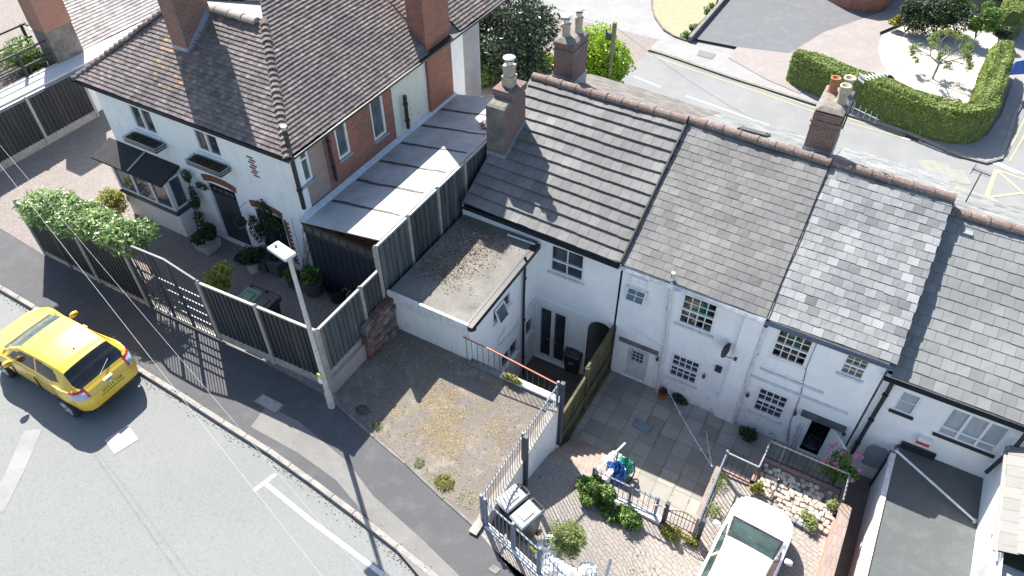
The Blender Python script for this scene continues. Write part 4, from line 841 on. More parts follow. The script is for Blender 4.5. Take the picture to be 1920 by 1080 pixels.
# ================================================================== fences
def panelfence(name,label,pts,zb,zt,postw=.1,boardm=None,capm=None,gb=.3,board=.075,post_over=.06,zfun=None,wall=None,face=1,group=None,gravelboard=True,capon=True,first=True):
    a=Vector(pts[0]); th=thing(name,label,'fence',(a.x,a.y,zb),group)
    caps=MB(); boards=MB(); gbs=MB(); L=[]
    for i in range(len(pts)-1):
        p,q=Vector(pts[i]),Vector(pts[i+1]); d=(q-p).normalized(); s=Vector((d.y,-d.x,0))
        bb=MB(); ln=(q-p).length; n=max(1,int(ln/board))
        for k in range(n):
            u=p+d*(ln*k/n); w=p+d*min(ln,ln*(k+1)/n+.006); off=s*(.016 if k%2 else -.010)
            b=[u+off-s*.012,w+off-s*.012,w+off+s*.012,u+off+s*.012]
            bb.hexa([V(x.x,x.y,zb+gb-.015) for x in b],[V(x.x,x.y,zt-.05) for x in b],t=R.uniform(.7,1.3)*(.9+.2*math.sin(i*2.3+zb)))
        bb.build('fence_panel',boardm,th)
        if capon:
            cb=MB(); cb.beam(V(p.x,p.y,zt-.03),V(q.x,q.y,zt-.03),.06,.05); cb.build('capping_rail',capm,th)
        if gravelboard:
            g=MB(); g.beam(V(p.x,p.y,zb+gb/2),V(q.x,q.y,zb+gb/2),.05,gb-.01); g.build('gravel_board',M_conc,th)
    for p in (pts if first else pts[1:]):
        mb=MB(); x,y=p[0],p[1]; w=postw/2; mb.box((x-w,y-w,zb-.02),(x+w,y+w,zt)); mb.hexa([(x-w,y-w,zt),(x+w,y-w,zt),(x+w,y+w,zt),(x-w,y+w,zt)],[(x-.02,y-.02,zt+.05),(x+.02,y-.02,zt+.05),(x+.02,y+.02,zt+.05),(x-.02,y+.02,zt+.05)]); mb.build('post',M_conc,th)
    return th
M_cap=mk('pale_capping',(.48,.46,.42),(.36,.34,.31),7,.7)
# front fence right of the gate
gp1=P(417,640,Z=ZS); cor=V(-9.82,7.93,0)
zt1=P(376,531,Y=gp1.y).z
fpts=[V(gp1.x,gp1.y,0),V(gp1.x+(cor.x-gp1.x)*.5,gp1.y+(cor.y-gp1.y)*.5,0),V(cor.x,cor.y,0)]
panelfence('panel_fence','charcoal board fence with concrete posts between the iron gate and the lamp post',fpts,ZS+.1,zt1,boardm=M_fence,capm=M_cap)
# low retaining wall and side fence
zc=P(590,622,X=-9.82).z
sp=[V(-9.82,7.93,0),V(-9.82,9.55,0),V(-9.82,10.32,0)]
rw=MB(); rw.box((-9.93,7.85,ZS-.1),(-9.70,10.3,ZS+.52)); tag(rw.build('retaining_wall',M_pink,base=(-9.8,9,ZS)),'low pinkish rendered wall under the fence beside the stony plot','wall')
panelfence('panel_fence','weathered fence on the low pink wall running back from the lamp post',sp,ZS+.52,zc,boardm=M_fenceg,capm=M_cap,gb=.2,first=False)
# tall boundary fence on the extension side of the shed
ty0=P(703,465,X=-9.86); ty1=P(925,250,X=-9.86)
ztf=(ty0.z+ty1.z)/2
tp=[V(-9.86,ty0.y+(15.9-ty0.y)*k/4,0) for k in range(5)]
panelfence('tall_fence','tall grey boarded boundary fence beside the sheet roofed lean-to and above the flat roof',tp,2.3,ztf,boardm=M_fenceg,capm=M_cap,gb=.15,gravelboard=False,board=.10)
# front fence left of the gate
gl=P(283,575,Z=ZS); fl=[P(88,478,Z=ZS),P(190,530,Z=ZS),gl]
ztl=P(243,478,Y=gl.y).z
panelfence('panel_fence','charcoal board fence with concrete posts under the overhanging bamboo hedge',[V(p.x,p.y,0) for p in fl],ZS+.05,ztl,boardm=M_fence,capm=M_cap,gb=.18)
# left drive fence
df=[P(u,v,Z=ZS) for u,v in ((-75,370),(4,321),(92,270),(180,217))]
ztd=P(48,184,X=df[2].x).z
xd=df[2].x
panelfence('panel_fence','dark fence with concrete posts and gravel boards along the gravel drive',[V(xd,p.y,0) for p in df],ZS,ztd,boardm=M_fence,capm=M_fence,gb=.3,capon=False)
# gate
M_gate=mk('gate_paint',(.045,.058,.078),(.07,.085,.11),9,.45)
g0=V(gl.x+.07,gl.y,0); g1=V(gp1.x-.07,gp1.y,0)
gt=thing('iron_gate','blue grey metal driveway gate with an angled top rail and horizontal bars','gate',(g0.x,g0.y,ZS))
d=(g1-g0); L=d.length; d.normalize(); z0=ZS+.1; zl=P(247,479,Y=gl.y).z; zp=P(268,474,Y=(gl.y)).z; zk=P(332,499,Y=(gl.y+gp1.y)/2).z; zr2=P(372,527,Y=gp1.y).z
top=[(0,zl-.0),(.16*L,zp+.03),(.62*L,zk),(L,zr2-.02)]
def gz(s):
    for (a,za),(b,zb_) in zip(top,top[1:]):
        if s<=b: return za+(zb_-za)*(s-a)/(b-a)
    return top[-1][1]
mb=MB()
for (a,za),(b,zb_) in zip(top,top[1:]): mb.beam(V(*(g0+d*a).xy,za),V(*(g0+d*b).xy,zb_),.05,.05)
mb.beam(V(*g0.xy,z0),V(*g1.xy,z0),.05,.05)
for s in (.02,L*.36,L*.64,L-.02): mb.beam(V(*(g0+d*s).xy,z0),V(*(g0+d*s).xy,gz(s)),.07 if 0<s<L else .05,.05,up=(d.x,d.y,0))
mb.build('gate_frame',M_gate,gt)
for zz in (.45,.80,1.15,1.50):
    b=MB(); z=z0+zz
    if z<gz(L*.5)-.05:
        b.beam(V(*(g0).xy,z),V(*(g0+d*L).xy,z),.03,.05); b.build('rail',M_gate,gt)
n=int(L/.105)
bars=MB()
for k in range(1,n):
    s=L*k/n; c=g0+d*s; bars.tube([V(c.x,c.y,z0),V(c.x,c.y,gz(s))],.012,5)
tag(bars.build('bars',M_gate,gt))
for s in (.25,.55):
    mb=MB(); c=g0+d*L*s; pts=[V(*(c+d*.14*math.cos(a)).xy,z0+.95+.14*math.sin(a)) for a in [k*.524 for k in range(13)]]; mb.tube(pts,.012,5,cap=False); mb.build('scroll_ring',M_blackm,gt)
# ================================================================== lamp post
lb=P(622,762,Z=ZS); lt=P(541,483,Y=lb.y); 
ztl_=lt.z; zmid=P(603,706,Y=lb.y).z
lp=thing('lamp_post','pale concrete street lamp post with a flat white lantern at the corner of the fence','street lamp',lb)
mb=MB(); mb.tube([lb,V(lb.x,lb.y,ZS+.55),V(lb.x,lb.y,ZS+.6)],[.09,.09,.075],12); mb.tube([V(lb.x,lb.y,ZS+.6),V(lb.x,lb.y,ztl_)],.066,12,r1=.045); mb.build('pole',mk('lamp_concrete',(.58,.56,.51),(.46,.44,.40),4,.8,c3=(.25,.25,.2),s3=14,lo3=.62,hi3=.75),lp)
lc=P(518,466,Z=ztl_+.02); dv=(V(lc.x-lb.x,lc.y-lb.y,0)).normalized(); sv=V(dv.y,-dv.x,0); c=V(lb.x,lb.y,ztl_+.05)+dv*.22
mb=MB(); mb.obox(c,dv*.30,sv*.15,V(0,0,.045)); lh=mb.build('lantern',mk('lantern_grey',(.62,.62,.6),(.52,.52,.5),9,.4),lp,bevel=.03)
mb=MB(); mb.lathe(c+dv*.18+V(0,0,.045),[(.04,0),(.04,.05),(.03,.07),(0,.075)],10); mb.build('photocell',M_galv,lh)
mb=MB(); q=V(lb.x,lb.y,ZS+1.15); mb.box((q.x-.06,q.y-.13,q.z-.09),(q.x+.04,q.y-.08,q.z+.07)); mb.build('plate',M_upvc,lp); mb=MB(); mb.box((q.x-.05,q.y-.12,q.z+.14),(q.x+.05,q.y-.075,q.z+.25)); mb.build('badge',mk('yellow_plate',(.6,.55,.08),(.5,.45,.07),9),lp)
# ================================================================== LEFT HOUSE
HY=10.89; HX=-12.67; HL=-20.15; ez=5.88; yb=20.0
fw=lambda *p: rect_on('Y',HY,p)
hw1=fw((237,192),(280,209),(298,255),(255,239)); hw2=fw((357,237),(405,256),(418,296),(374,283))
hd=(P(389,345,Y=HY).x,P(440,362,Y=HY).x,ZS+.1,P(413,350,Y=HY).z); 
hd2=(P(480,398,Y=HY).x,P(530,415,Y=HY).x,ZS+.45,P(505,400,Y=HY).z)
vh=thing('old_house','large whitewashed and red brick house with hipped brown clay tile roofs','house',((HX+HL)/2,HY,ZS))
mb=MB(); holed_wall(mb,'Y',HY,HL,HX,ZS-.1,ez-.1,[hw1,hw2,hd,hd2],.14)
mb.poly([(HL,HY,ZS),(HL,HY,ez-.1),(HL,yb,ez-.1),(HL,yb,ZS)]); mb.poly([(HL,yb,ZS),(HX,yb,ZS),(HX,yb,ez-.1),(HL,yb,ez-.1)])
mb.build('front_wall',M_whiteh,vh)
sw=lambda l0,l1,r0,r1: (lambda a,b,c,d:((a.y+b.y)/2,(c.y+d.y)/2,(b.z+d.z)/2,(a.z+c.z)/2))(*[P(*p,X=HX) for p in (l0,l1,r0,r1)])
s1=sw((549,275),(567,348),(572,265),(587,335)); s2=sw((624,231),(637,303),(647,221),(657,283)); s3=sw((691,187),(703,266),(714,170),(726,246))
ya=P(605,262,X=HX).y; yb1=P(731,160,X=HX).y; yb2=P(796,120,X=HX).y; yb3=P(842,110,X=HX).y; yb4=P(874,90,X=HX).y
def sidewall(nm,y0,y1,mat,holes,dx=0,z0=ZS):
    mb=MB(); holed_wall(mb,'X',HX+dx,y0,y1,z0,ez-.08,holes,.1,out=1)
    for y in (y0+.004,y1-.004): mb.poly([(HX+dx,y,z0),(HX+dx,y,ez-.08),(HX-.3,y,ez-.08),(HX-.3,y,z0)])
    return mb.build(nm,mat,vh)
sidewall('corner_render',HY+.001,HY+.32,M_whiteh,[])
sidewall('pink_brick_wall',HY+.32,ya,M_brickp,[s1],-.03)
sidewall('side_wall',ya,yb1,M_brick,[s2,s3])
sidewall('cream_panel',yb1,yb2,paintmat('cream_painted_panel',(.70,.72,.62),(.25,.13,.09),z0=3.9,z1=5.3,peel=(.25,.09,.05),amt=.4,plo=.60),[],.015)
sidewall('chimney_breast',yb2,yb3,M_brick,[],.10,ZS)
sidewall('far_render',yb3,max(yb4,yb3+.8),M_whiteh,[],-.12)
for r_,cfg in ((s1,dict(mid=.6)),(s2,{}),(s3,{})): window(vh,'X',HX,r_,1,1,out=1,depth=.06,fw=.06,pane=M_glassg,sillm=M_lead,**cfg)
for r_,mul in ((hw1,(.5,)),(hw2,(.5,))): window(vh,'Y',HY,r_,1,1,depth=.06,fw=.06,mull=mul,sillm=M_upvc)
mb=MB(); mb.box((hd[0],HY+.08,hd[2]),(hd[1],HY+.14,hd[3])); dr=mb.build('front_door',mk('navy_door',(.035,.045,.06),(.03,.035,.05),9,.5),vh); window(dr,'Y',HY+.05,(hd[0]+.08,hd[1]-.08,hd[3]-.32,hd[3]-.1),4,1,depth=.0,fw=.02,sill=False,pane=M_glassf,frame=M_black)
window(vh,'Y',HY,hd2,1,1,depth=.08,fw=.05,frame=M_black,sill=False,mull=(.5,))
def arch_brick(x0,x1,z,h=.22,legs=None):
    mb=MB(); n=max(6,int((x1-x0)/.075)); 
    for k in range(n):
        t_=(k+.5)/n; x=x0+(x1-x0)*t_; dz=.10*(1-(2*t_-1)**2); a=(t_-.5)*.35
        mb.obox((x,HY-.004,z+h/2+dz),(.031*math.cos(a),0,-.031*math.sin(a)),(0,.015,0),(h/2*math.sin(a),0,h/2*math.cos(a)),t=R.uniform(.8,1.2))
    if legs:
        for k in range(int(legs/.075)):
            zz=z-.075*k; w=.16 if k%2 else .08
            mb.box((x1,HY-.02,zz-.07),(x1+w,HY+.004,zz-.004),t=R.uniform(.8,1.2))
    return mb.build('brick_arch',mk('arch_brick',(.26,.09,.06),(.18,.07,.05),12,tint=True),vh)
arch_brick(hd[0]-.12,hd[1]+.12,hd[3]); arch_brick(hd2[0]-.12,hd2[1]+.06,hd2[3],legs=1.7)
mb=MB(); a=P(468,293,Y=HY); b=P(482,333,Y=HY); n=8
for k in range(n): z=a.z+(b.z-a.z)*k/n; o=.04 if k%2 else -.03; xx=(a.x+b.x)/2+o; mb.box((xx-.11,HY-.012,z-.055),(xx+.1,HY+.004,z-.008),t=R.uniform(.8,1.2))
mb.build('exposed_bricks',MATS['arch_brick'],vh)
# roofs
k=.78; dtop=2.42
er=HX+.25; el=HL-.25; ef=HY-.3
rm=MB(); 
def cmo(seed,cx,cy,rad_):
    def f(A,r,m):
        dd=math.hypot(A.x-cx,(A.y-cy)*1.0)
        return 2 if (dd<rad_ and r.random()<.13) else m
    return f
lx=P(330,95,Z=7.0)
tiles(rm,V(el,ef,ez),V(er,ef,ez),V(el+dtop,ef+dtop,ez+k*dtop),V(er-dtop,ef+dtop,ez+k*dtop),.122,.165,.030,tv=.16,seed=71,jit=.004,cm=cmo(1,-17.1,11.8,.8))
front=rm.build('front_roof',[M_clay,M_under,M_clayo],vh)
rm=MB(); h2=3.3; tiles(rm,V(er,ef,ez),V(er,P(798,100,Z=ez).y+.02,ez),V(er-h2,ef+h2,ez+k*h2),V(er-h2,P(798,100,Z=ez).y+.6,ez+k*h2),.122,.165,.030,tv=.13,seed=72,jit=.004)
yq=P(838,52,Z=ez).y
tiles(rm,V(er,yq,ez),V(er,21.6,ez),V(er-h2,yq-.3,ez+k*h2),V(er-h2,21.6,ez+k*h2),.122,.165,.030,tv=.13,seed=73,jit=.004)
tiles(rm,V(er-.6,yq-1.4,ez+k*.6),V(er-.6,yq+.1,ez+k*.6),V(er-h2,yq-1.4,ez+k*h2),V(er-h2,yq+.1,ez+k*h2),.122,.165,.030,tv=.13,seed=74,jit=.004)
side=rm.build('side_roof',[MATS['old_clay_tile'],M_under],vh)
rm=MB(); tiles(rm,V(el,yb,ez),V(el,ef,ez),V(el+dtop,yb,ez+k*dtop),V(el+dtop,ef+dtop,ez+k*dtop),.122,.165,.030,tv=.14,seed=75); rm.build('west_roof',[M_clay,M_under],vh)
# hips: stacked bonnet tiles, ridge pieces
def bonnets(a,b,n,seed):
    mb=MB(); r=random.Random(seed); a,b=Vector(a),Vector(b); d=(b-a).normalized(); s=d.cross(V(0,0,1)).normalized(); u=s.cross(d)
    for i in range(n):
        p=a.lerp(b,i/n); q=a.lerp(b,(i+1.3)/n); w=.13*r.uniform(.9,1.1); lift=.055+r.uniform(0,.015); t_=r.uniform(.75,1.3)
        P0=[p-s*w-u*.03,p-s*w*.5+u*lift*.8,p+u*(lift+.02),p+s*w*.5+u*lift*.8,p+s*w-u*.03]; P1=[q-s*w*.7-u*.03,q-s*w*.3+u*.0,q+u*.01,q+s*w*.3,q+s*w*.7-u*.03]
        for k in range(4): mb.poly([P0[k],P0[k+1],P1[k+1],P1[k]],r.choice((0,0,0,1)),t_)
        mb.poly(P0,0,t_*.8)
    return mb.build('hip_tile',[M_clay,M_ridge],vh)
bonnets((er,ef,ez+.02),(er-dtop-.1,ef+dtop+.1,ez+k*dtop+.08),24,1); bonnets((el,ef,ez+.02),(el+dtop,ef+dtop,ez+k*dtop+.05),22,2)
rm=MB(); ridge(rm,(el+dtop,ef+dtop,ez+k*dtop+.03),(er-dtop-.25,ef+dtop,ez+k*dtop+.03),.13,.42,seed=9); rm.build('ridge_tile',mk('pale_ridge',(.34,.30,.26),(.25,.22,.2),6,tint=True),front)
mb=MB(); zz=ez+k*dtop; mb.poly([(el+dtop,ef+dtop+.02,zz),(er-dtop,ef+dtop+.02,zz),(er-dtop-.2,ef+dtop+3,zz-1.2),(el+dtop,ef+dtop+3,zz-1.2)]); mb.build('valley_roof',M_conc,vh)
# eaves board and gutters
mb=MB(); mb.box((el+.02,ef+.02,ez-.14),(er-.02,HY,ez-.03)); mb.box((HX-.3,HY,ez-.14),(er-.02,21.5,ez-.03)); mb.box((el+.02,HY,ez-.14),(HL,yb,ez-.03)); mb.build('eaves_board',M_black,vh)
gutter(vh,(el,ef-.05,ez-.03),(er,ef-.05,ez-.03),r=.055)
mb=MB(); mb.beam((er+.05,ef,ez-.05),(er+.05,21.5,ez-.05),.09,.07); mb.build('gutter',M_black,vh)
# chimneys
A=P(328,88,Z=7.15)
def onfront(u,v):   # point on the front slope
    d=RC@np.array([u-960.0,-(v-540.0),-F]); o=np.array([0,0,CH]); n=np.array([0,-k,1.0]); t_=(np.array([0,ef,ez])-o).dot(n)/d.dot(n); p=o+d*t_; return V(*p)
A=onfront(327,90); B=onfront(354,103); C=onfront(383,10)
x0,x1=A.x,A.x+.72; y0=(A.y+B.y)/2; y1=y0+1.05; x1=B.x
M_brickr=brickmat('dark_red_brick',(.27,.085,.05),(.15,.055,.045),(.2,.16,.13),da=.6,dirt=(.06,.04,.04),dlo=.45,dhi=.75,ms=.011); c4=chimney(vh,x0,x1,y0,y1,ez+.4,ez+4.6,M_brickr,corb=False); mb=MB()
mb.hexa([(x0-.01,y0-.01,ez+.5),(x1+.01,y0-.01,ez+.5),(x1+.01,y0+.0,ez+.5),(x0-.01,y0,ez+.5)],[(x0-.01,y0-.01,(y0-ef)*k+ez+.14),(x1+.01,y0-.01,(y0-ef)*k+ez+.14),(x1+.01,y0,(y0-ef)*k+ez+.14),(x0-.01,y0,(y0-ef)*k+ez+.14)])
mb.beam((x1+.012,y0,(y0-ef)*k+ez+.06),(x1+.012,y1,(y1-ef)*k+ez+.06),.02,.16); mb.beam((x1+.05,y0,(y0-ef)*k+ez+.03),(x1+.05,y1,(y1-ef)*k+ez+.03),.1,.012); mb.build('flashing',M_lead,c4)
sx=MB(); sx.box((x0-.25,y1-.5,ez+2.2),(x0,y1,ez+4.6)); sx.box((x1,y1-.4,ez+2.6),(x1+.25,y1,ez+4.6)); sx.build('shoulder',M_brickr,c4)
c5=chimney(vh,HX-.5,HX+.1,yb2+.0,yb3,ez-.1,ez+3.2,M_brick,corb=False)
mb=MB(); mb.box((HX-.55,yb2-.02,ez-.12),(HX+.17,yb3+.02,ez-.02)); mb.build('gutter_run',M_black,c5); mb=MB()
for i in range(6): y=yb2-.012; z=ez+.08+.13*i; mb.box((HX-.02-.17*i-.17,y-.006,z-.2),(HX-.02-.17*i,y,z+.12))
mb.build('flashing',M_lead,c5)
# vent and down pipes
vp=P(574,389,Z=4.1); pipe(vh,'vent_pipe',[P(533,243,X=HX+.12),V(HX+.12,P(533,243,X=HX+.12).y,4.1)],.06,M_black,2); q=P(533,243,X=HX+.12); pipe(vh,'vent_cowl',[q,q+V(0,0,.1)],.068,M_galv)
q=P(611,240,X=HX+.08); pipe(vh,'downpipe',[q,V(q.x,q.y,4.1)],.045,M_black,2)
q=P(765,235,X=HX+.14); t_=P(758,180,X=HX+.14); pipe(vh,'soil_pipe',[V(q.x,q.y,q.z-.1),V(q.x,q.y,t_.z)],.06,M_black,2)
# bay window
bx0=P(169.7,292,Z=3.6); 
yv=P(300,347,Z=3.55).y; 
pR=P(300,350,Z=3.5); pL=P(170,293,Z=3.5); by=(pR.y+pL.y)/2; 
zb1=3.5; bxL,bxR=pL.x+.02,pR.x
bay=MB(); bay.hexa([(bxL,by,zb1-.06),(bxR,by,zb1-.06),(bxR,HY,zb1+.16),(bxL,HY,zb1+.16)],[(bxL,by,zb1),(bxR,by,zb1),(bxR,HY,zb1+.24),(bxL,HY,zb1+.24)])
br=bay.build('bay_roof',mk('black_felt',(.018,.018,.02),(.03,.03,.03),4,.9),vh); mb=MB(); mb.beam(((bxL+bxR)/2+.1,by+.02,zb1+.02),((bxL+bxR)/2+.1,HY,zb1+.26),.05,.03); mb.build('joint_strip',M_lead,br)
wx0,wx1,wy=bxL+.45,bxR-.12,by+.22
zb0=2.35
mb=MB(); mb.box((wx0,wy+.05,ZS-.05),(wx1,HY,zb0-.14)); mb.build('bay_base',M_whiteh,vh); mb=MB(); mb.box((wx0-.06,wy-.03,zb0-.14),(wx1+.06,HY,zb0-.02)); mb.build('bay_ledge',mk('grey_ledge',(.08,.085,.095),(.06,.06,.07),5,.5),vh)
mb=MB()
for x in (wx0,wx0+(wx1-wx0)/3,wx0+2*(wx1-wx0)/3,wx1-.07): mb.box((x-.01,wy,zb0),(x+.085,wy+.07,zb1-.06))
for z in (zb0,zb1-.14): mb.box((wx0+.07,wy+.004,z),(wx1-.07,wy+.066,z+.07))
for y in (wy+.07,HY-.07): mb.box((wx1-.07,y,zb0),(wx1-.004,y+.07,zb1+.0))
for z in (zb0,zb1-.12): mb.box((wx1-.066,wy+.14,z),(wx1-.008,HY-.07,z+.07))
mb.box((wx0+.004,wy+.07,zb0),(wx0+.06,HY,zb1)); 
bw=mb.build('bay_window',M_upvc,vh)
mb=MB(); mb.poly([(wx0+.05,wy+.035,zb0+.03),(wx1-.05,wy+.035,zb0+.03),(wx1-.05,wy+.035,zb1-.1),(wx0+.05,wy+.035,zb1-.1)]); mb.poly([(wx1-.03,wy+.05,zb0+.03),(wx1-.03,HY-.02,zb0+.03),(wx1-.03,HY-.02,zb1-.05),(wx1-.03,wy+.05,zb1-.05)]); mb.build('pane',glassmat('bay_glass',(.07,.09,.13),.06,.8),bw)
# window planters
for w,lab in ((hw1,'black trough planter under the upstairs window above the bay'),(hw2,'black trough planter under the upstairs window above the front door')):
    th=thing('window_planter',lab,'planter',((w[0]+w[1])/2,HY,w[2]-.2),'window planters'); mb=MB(); a0,a1=w[0]-.16,w[1]+.22; z=w[2]-.12
    mb.box((a0,HY-.40,z-.16),(a1,HY-.04,z-.05)); mb.build('trough',M_black,th); mb=MB(); mb.box((a0+.03,HY-.37,z-.05),(a1-.03,HY-.07,z-.03)); mb.build('soil',M_soil,th)
    mb=MB()
    for zz in (z-.02,z-.09,z-.16): mb.beam((a0-.01,HY-.415,zz),(a1+.01,HY-.415,zz),.018,.022); mb.beam((a1+.012,HY-.41,zz),(a1+.012,HY-.04,zz),.018,.022); mb.beam((a0-.012,HY-.41,zz),(a0-.012,HY-.04,zz),.018,.022)
    mb.build('rail',M_galv,th); mb=MB(); leaves(mb,[(V((a0+a1)/2,HY-.22,z-.02),((a1-a0)*.42,.14,.05),1)],260,.05,2,seed=3); mb.build('foliage',leafmat('dark_planter_leaf',(.03,.05,.02),(.06,.05,.03)),th)
# ---- lean-to with sheet roof
sy0=P(560,405,X=HX).y-.02; zsL=P(575,402,X=HX).z; sy1=P(845,164,X=HX).y+.1; zsR=ztf-.02
sh=thing('lean_to','long lean-to with grey sheet roofing between the brick house and the tall fence','shed',((HX-9.9)/2,sy0,ZS))
nb=7; mb=MB()
for i in range(nb):
    a=sy0+(sy1-sy0)*i/nb; b=sy0+(sy1-sy0)*(i+1)/nb-.01
    mb.hexa([(HX+.02,a,zsL-.04),(-9.93,a,zsR-.04),(-9.93,b,zsR-.04),(HX+.02,b,zsL-.04)],[(HX+.02,a,zsL),(-9.93,a,zsR),(-9.93,b,zsR),(HX+.02,b,zsL)],t=1)
mb.build('roof_sheet',M_sheet,sh)
for i in range(1,nb):
    mb=MB(); a=sy0+(sy1-sy0)*i/nb; r=random.Random(i); pts=[V(HX+.25+(HX*-1-9.93-.4)*j/8,a+r.uniform(-.02,.02),0) for j in range(9)]
    for j in range(8): 
        p,q=pts[j],pts[j+1]; zf_=lambda x: zsL+(zsR-zsL)*(x-HX)/(-9.93-HX)+.006; w0=.05*(1-.5*j/8)+r.uniform(0,.012)
        mb.poly([(p.x,p.y-w0,zf_(p.x)),(q.x,q.y-w0,zf_(q.x)),(q.x,q.y+w0,zf_(q.x)),(p.x,p.y+w0,zf_(p.x))])
    mb.build('joint_tape',M_tape,sh)
mb=MB(); mb.hexa([(HX+.02,sy0-.02,zsL+.004),(HX+.2,sy0-.02,zsL+.008),(HX+.2,sy1,zsL+.008),(HX+.02,sy1,zsL+.004)],[(HX+.02,sy0-.02,zsL+.09),(HX+.2,sy0-.02,zsL+.03),(HX+.2,sy1,zsL+.03),(HX+.02,sy1,zsL+.09)]); mb.build('wall_flashing',mk('painted_flashing',(.62,.68,.72),(.5,.56,.6),6,.5),sh)
mb=MB(); n=26
for i in range(n):
    x=HX+.04+( -9.95-HX)*i/n; mb.box((x,sy0+.05+(.01 if i%2 else 0),ZS),(x+(-9.95-HX)/n-.008,sy0+.08+(.01 if i%2 else 0),zsL-.42),t=R.uniform(.8,1.2))
mb.build('front_boards',mk('navy_boards',(.03,.036,.055),(.02,.024,.038),4,.6,stretch=(1,1,.3),tint=True),sh)
mb=MB(); mb.box((HX+.03,sy0+.03,zsL-.42),(-9.95,sy0+.09,zsL-.36)); mb.box((HX+.03,sy0+.0,zsL-.10),(-9.95,sy0+.10,zsL-.045)); 
for i in range(10): x=HX+.03+(-9.98-HX)*i/9; mb.box((x,sy0+.032,zsL-.36),(x+.05,sy0+.09,zsL-.10))
fr_=mb.build('clerestory_frame',M_fenceb,sh); mb=MB(); mb.box((HX+.05,sy0+.05,zsL-.36),(-9.97,sy0+.06,zsL-.10)); mb.build('pane',M_glassf,fr_)
# ---- neighbour at top left
nb_=thing('neighbour_house','neighbouring house at the top left corner with pale rippled roof tiles','house',(xd-1,12,ZS))
nx=xd-.25; zg=P(100,150,X=nx).z
yA=P(0,200,X=nx).y-3; yB=22.5
mb=MB(); mb.box((nx-.02,yA,ZS),(nx-.3,yB,zg-.1)); mb.build('wall',M_whiteh,nb_)
mb=MB(); mb.box((nx+.0,yA,zg-.06),(nx-.95,yB,zg+.03)); mb.build('parapet',paintmat('stained_parapet',(.62,.62,.60),(.3,.3,.28),amt=.6),nb_)
mb=MB(); mb.tube([V(nx+.06,yA,zg-.1),V(nx+.06,yB,zg-.1)],.075,8); mb.build('gutter',M_grey,nb_)
c0=P(150,105,X=nx-.6)
zn=zg+.0; ry0=P(160,100,Z=zn).y
tm=MB(); tiles(tm,V(nx-.92,ry0,zn+.05),V(nx-.92,yB,zn+.05),V(nx-5.5,ry0,zn+2.6),V(nx-5.5,yB,zn+2.6),.14,.2,.022,tv=.1,seed=81); tm.build('roof',[mk('pale_ripple_tile',(.44,.40,.37),(.33,.30,.28),2,.8,tint=True),M_under],nb_)
q0=P(110,130,Z=zn); q1=P(152,98,Z=zn)
c6x1=nx-.8; yc0=P(115,118,Z=zn).y; yc1=P(154,100,Z=zn).y
c6=chimney(nb_,c6x1-.75,c6x1,min(yc0,yc1)-.1,max(yc0,yc1)+.1,zn-.3,zn+2.0,M_rend,corb=False); mb=MB(); mb.box((c6x1-.77,min(yc0,yc1)-.12,zn+1.2),(c6x1+.02,max(yc0,yc1)+.12,zn+3.2)); mb.build('brick_stack',mk('x',(0,0,0)) if 0 else brickmat('orange_brick',(.36,.13,.07),(.29,.10,.06),(.3,.22,.17),da=.2),c6)
# terrace balcony with railings
bz=zn-.25; yR=P(112,110,Z=bz).y
bl=thing('roof_balcony','dark timber framed balcony crowded with pots beside the rendered chimney','balcony',(nx-2,yA+2,bz))
mb=MB(); mb.box((nx-4,yA,bz-.1),(nx-.96,yR,bz)); mb.build('deck',flat('deck_boards',(.09,.07,.06),.9),bl)
mb=MB()
for y in [yA+.3+(yR-yA-.5)*i/4 for i in range(5)]: mb.beam((nx-1.02,y,bz),(nx-1.02,y,bz+1.15),.09,.09,up=(1,0,0)); mb.beam((nx-2.9,y,bz),(nx-2.9,y,bz+1.15),.09,.09,up=(1,0,0))
for z in (.25,.6,1.12): mb.beam((nx-1.02,yA,bz+z),(nx-1.02,yR,bz+z),.05,.06); mb.beam((nx-2.9,yA,bz+z),(nx-2.9,yR,bz+z),.05,.06)
mb.beam((nx-1.02,yR-.05,bz+1.1),(nx-2.9,yR-.05,bz+1.1),.06,.06)
mb.build('railing',flat('dark_timber',(.035,.035,.04),.7),bl)
mb=MB()
for i in range(26): y=yA+(yR-yA)*i/26; mb.beam((nx-1.0,y,bz+.05),(nx-1.0,y,bz+1.1),.015,.015,up=(1,0,0))
mb.build('mesh_panel',M_blackm,bl)
#PART5
# ================================================================== walls and railings around the drive and the yard
rt=thing('plot_wall','pale rendered retaining wall dropping from the stony plot to the paved drive','wall',(-4.6,8.4,ZY))
mb=MB(); mb.box((-4.72,6.35,-.6),(-4.56,10.34,ZS+.03)); mb.build('wall',M_oldwhite,rt)
mb=MB(); mb.box((-4.74,6.33,ZS+.03),(-4.54,10.36,ZS+.07)); mb.build('coping',M_kerb,rt)
r2=thing('plot_wall','low white topped wall along the back of the stony plot above the dark courtyard','wall',(-6,10.42,ZC))
mb=MB(); mb.box((-7.26,10.36,ZC),(-4.56,10.50,ZS+.05)); mb.build('wall',M_oldwhite,r2); mb=MB(); mb.box((-6.3,10.34,ZS+.05),(-4.54,10.52,ZS+.1)); mb.box((-7.24,10.34,ZS+.04),(-6.3,10.52,ZS+.08),1); mb.build('coping',[M_oldwhite,M_kerb2],r2)
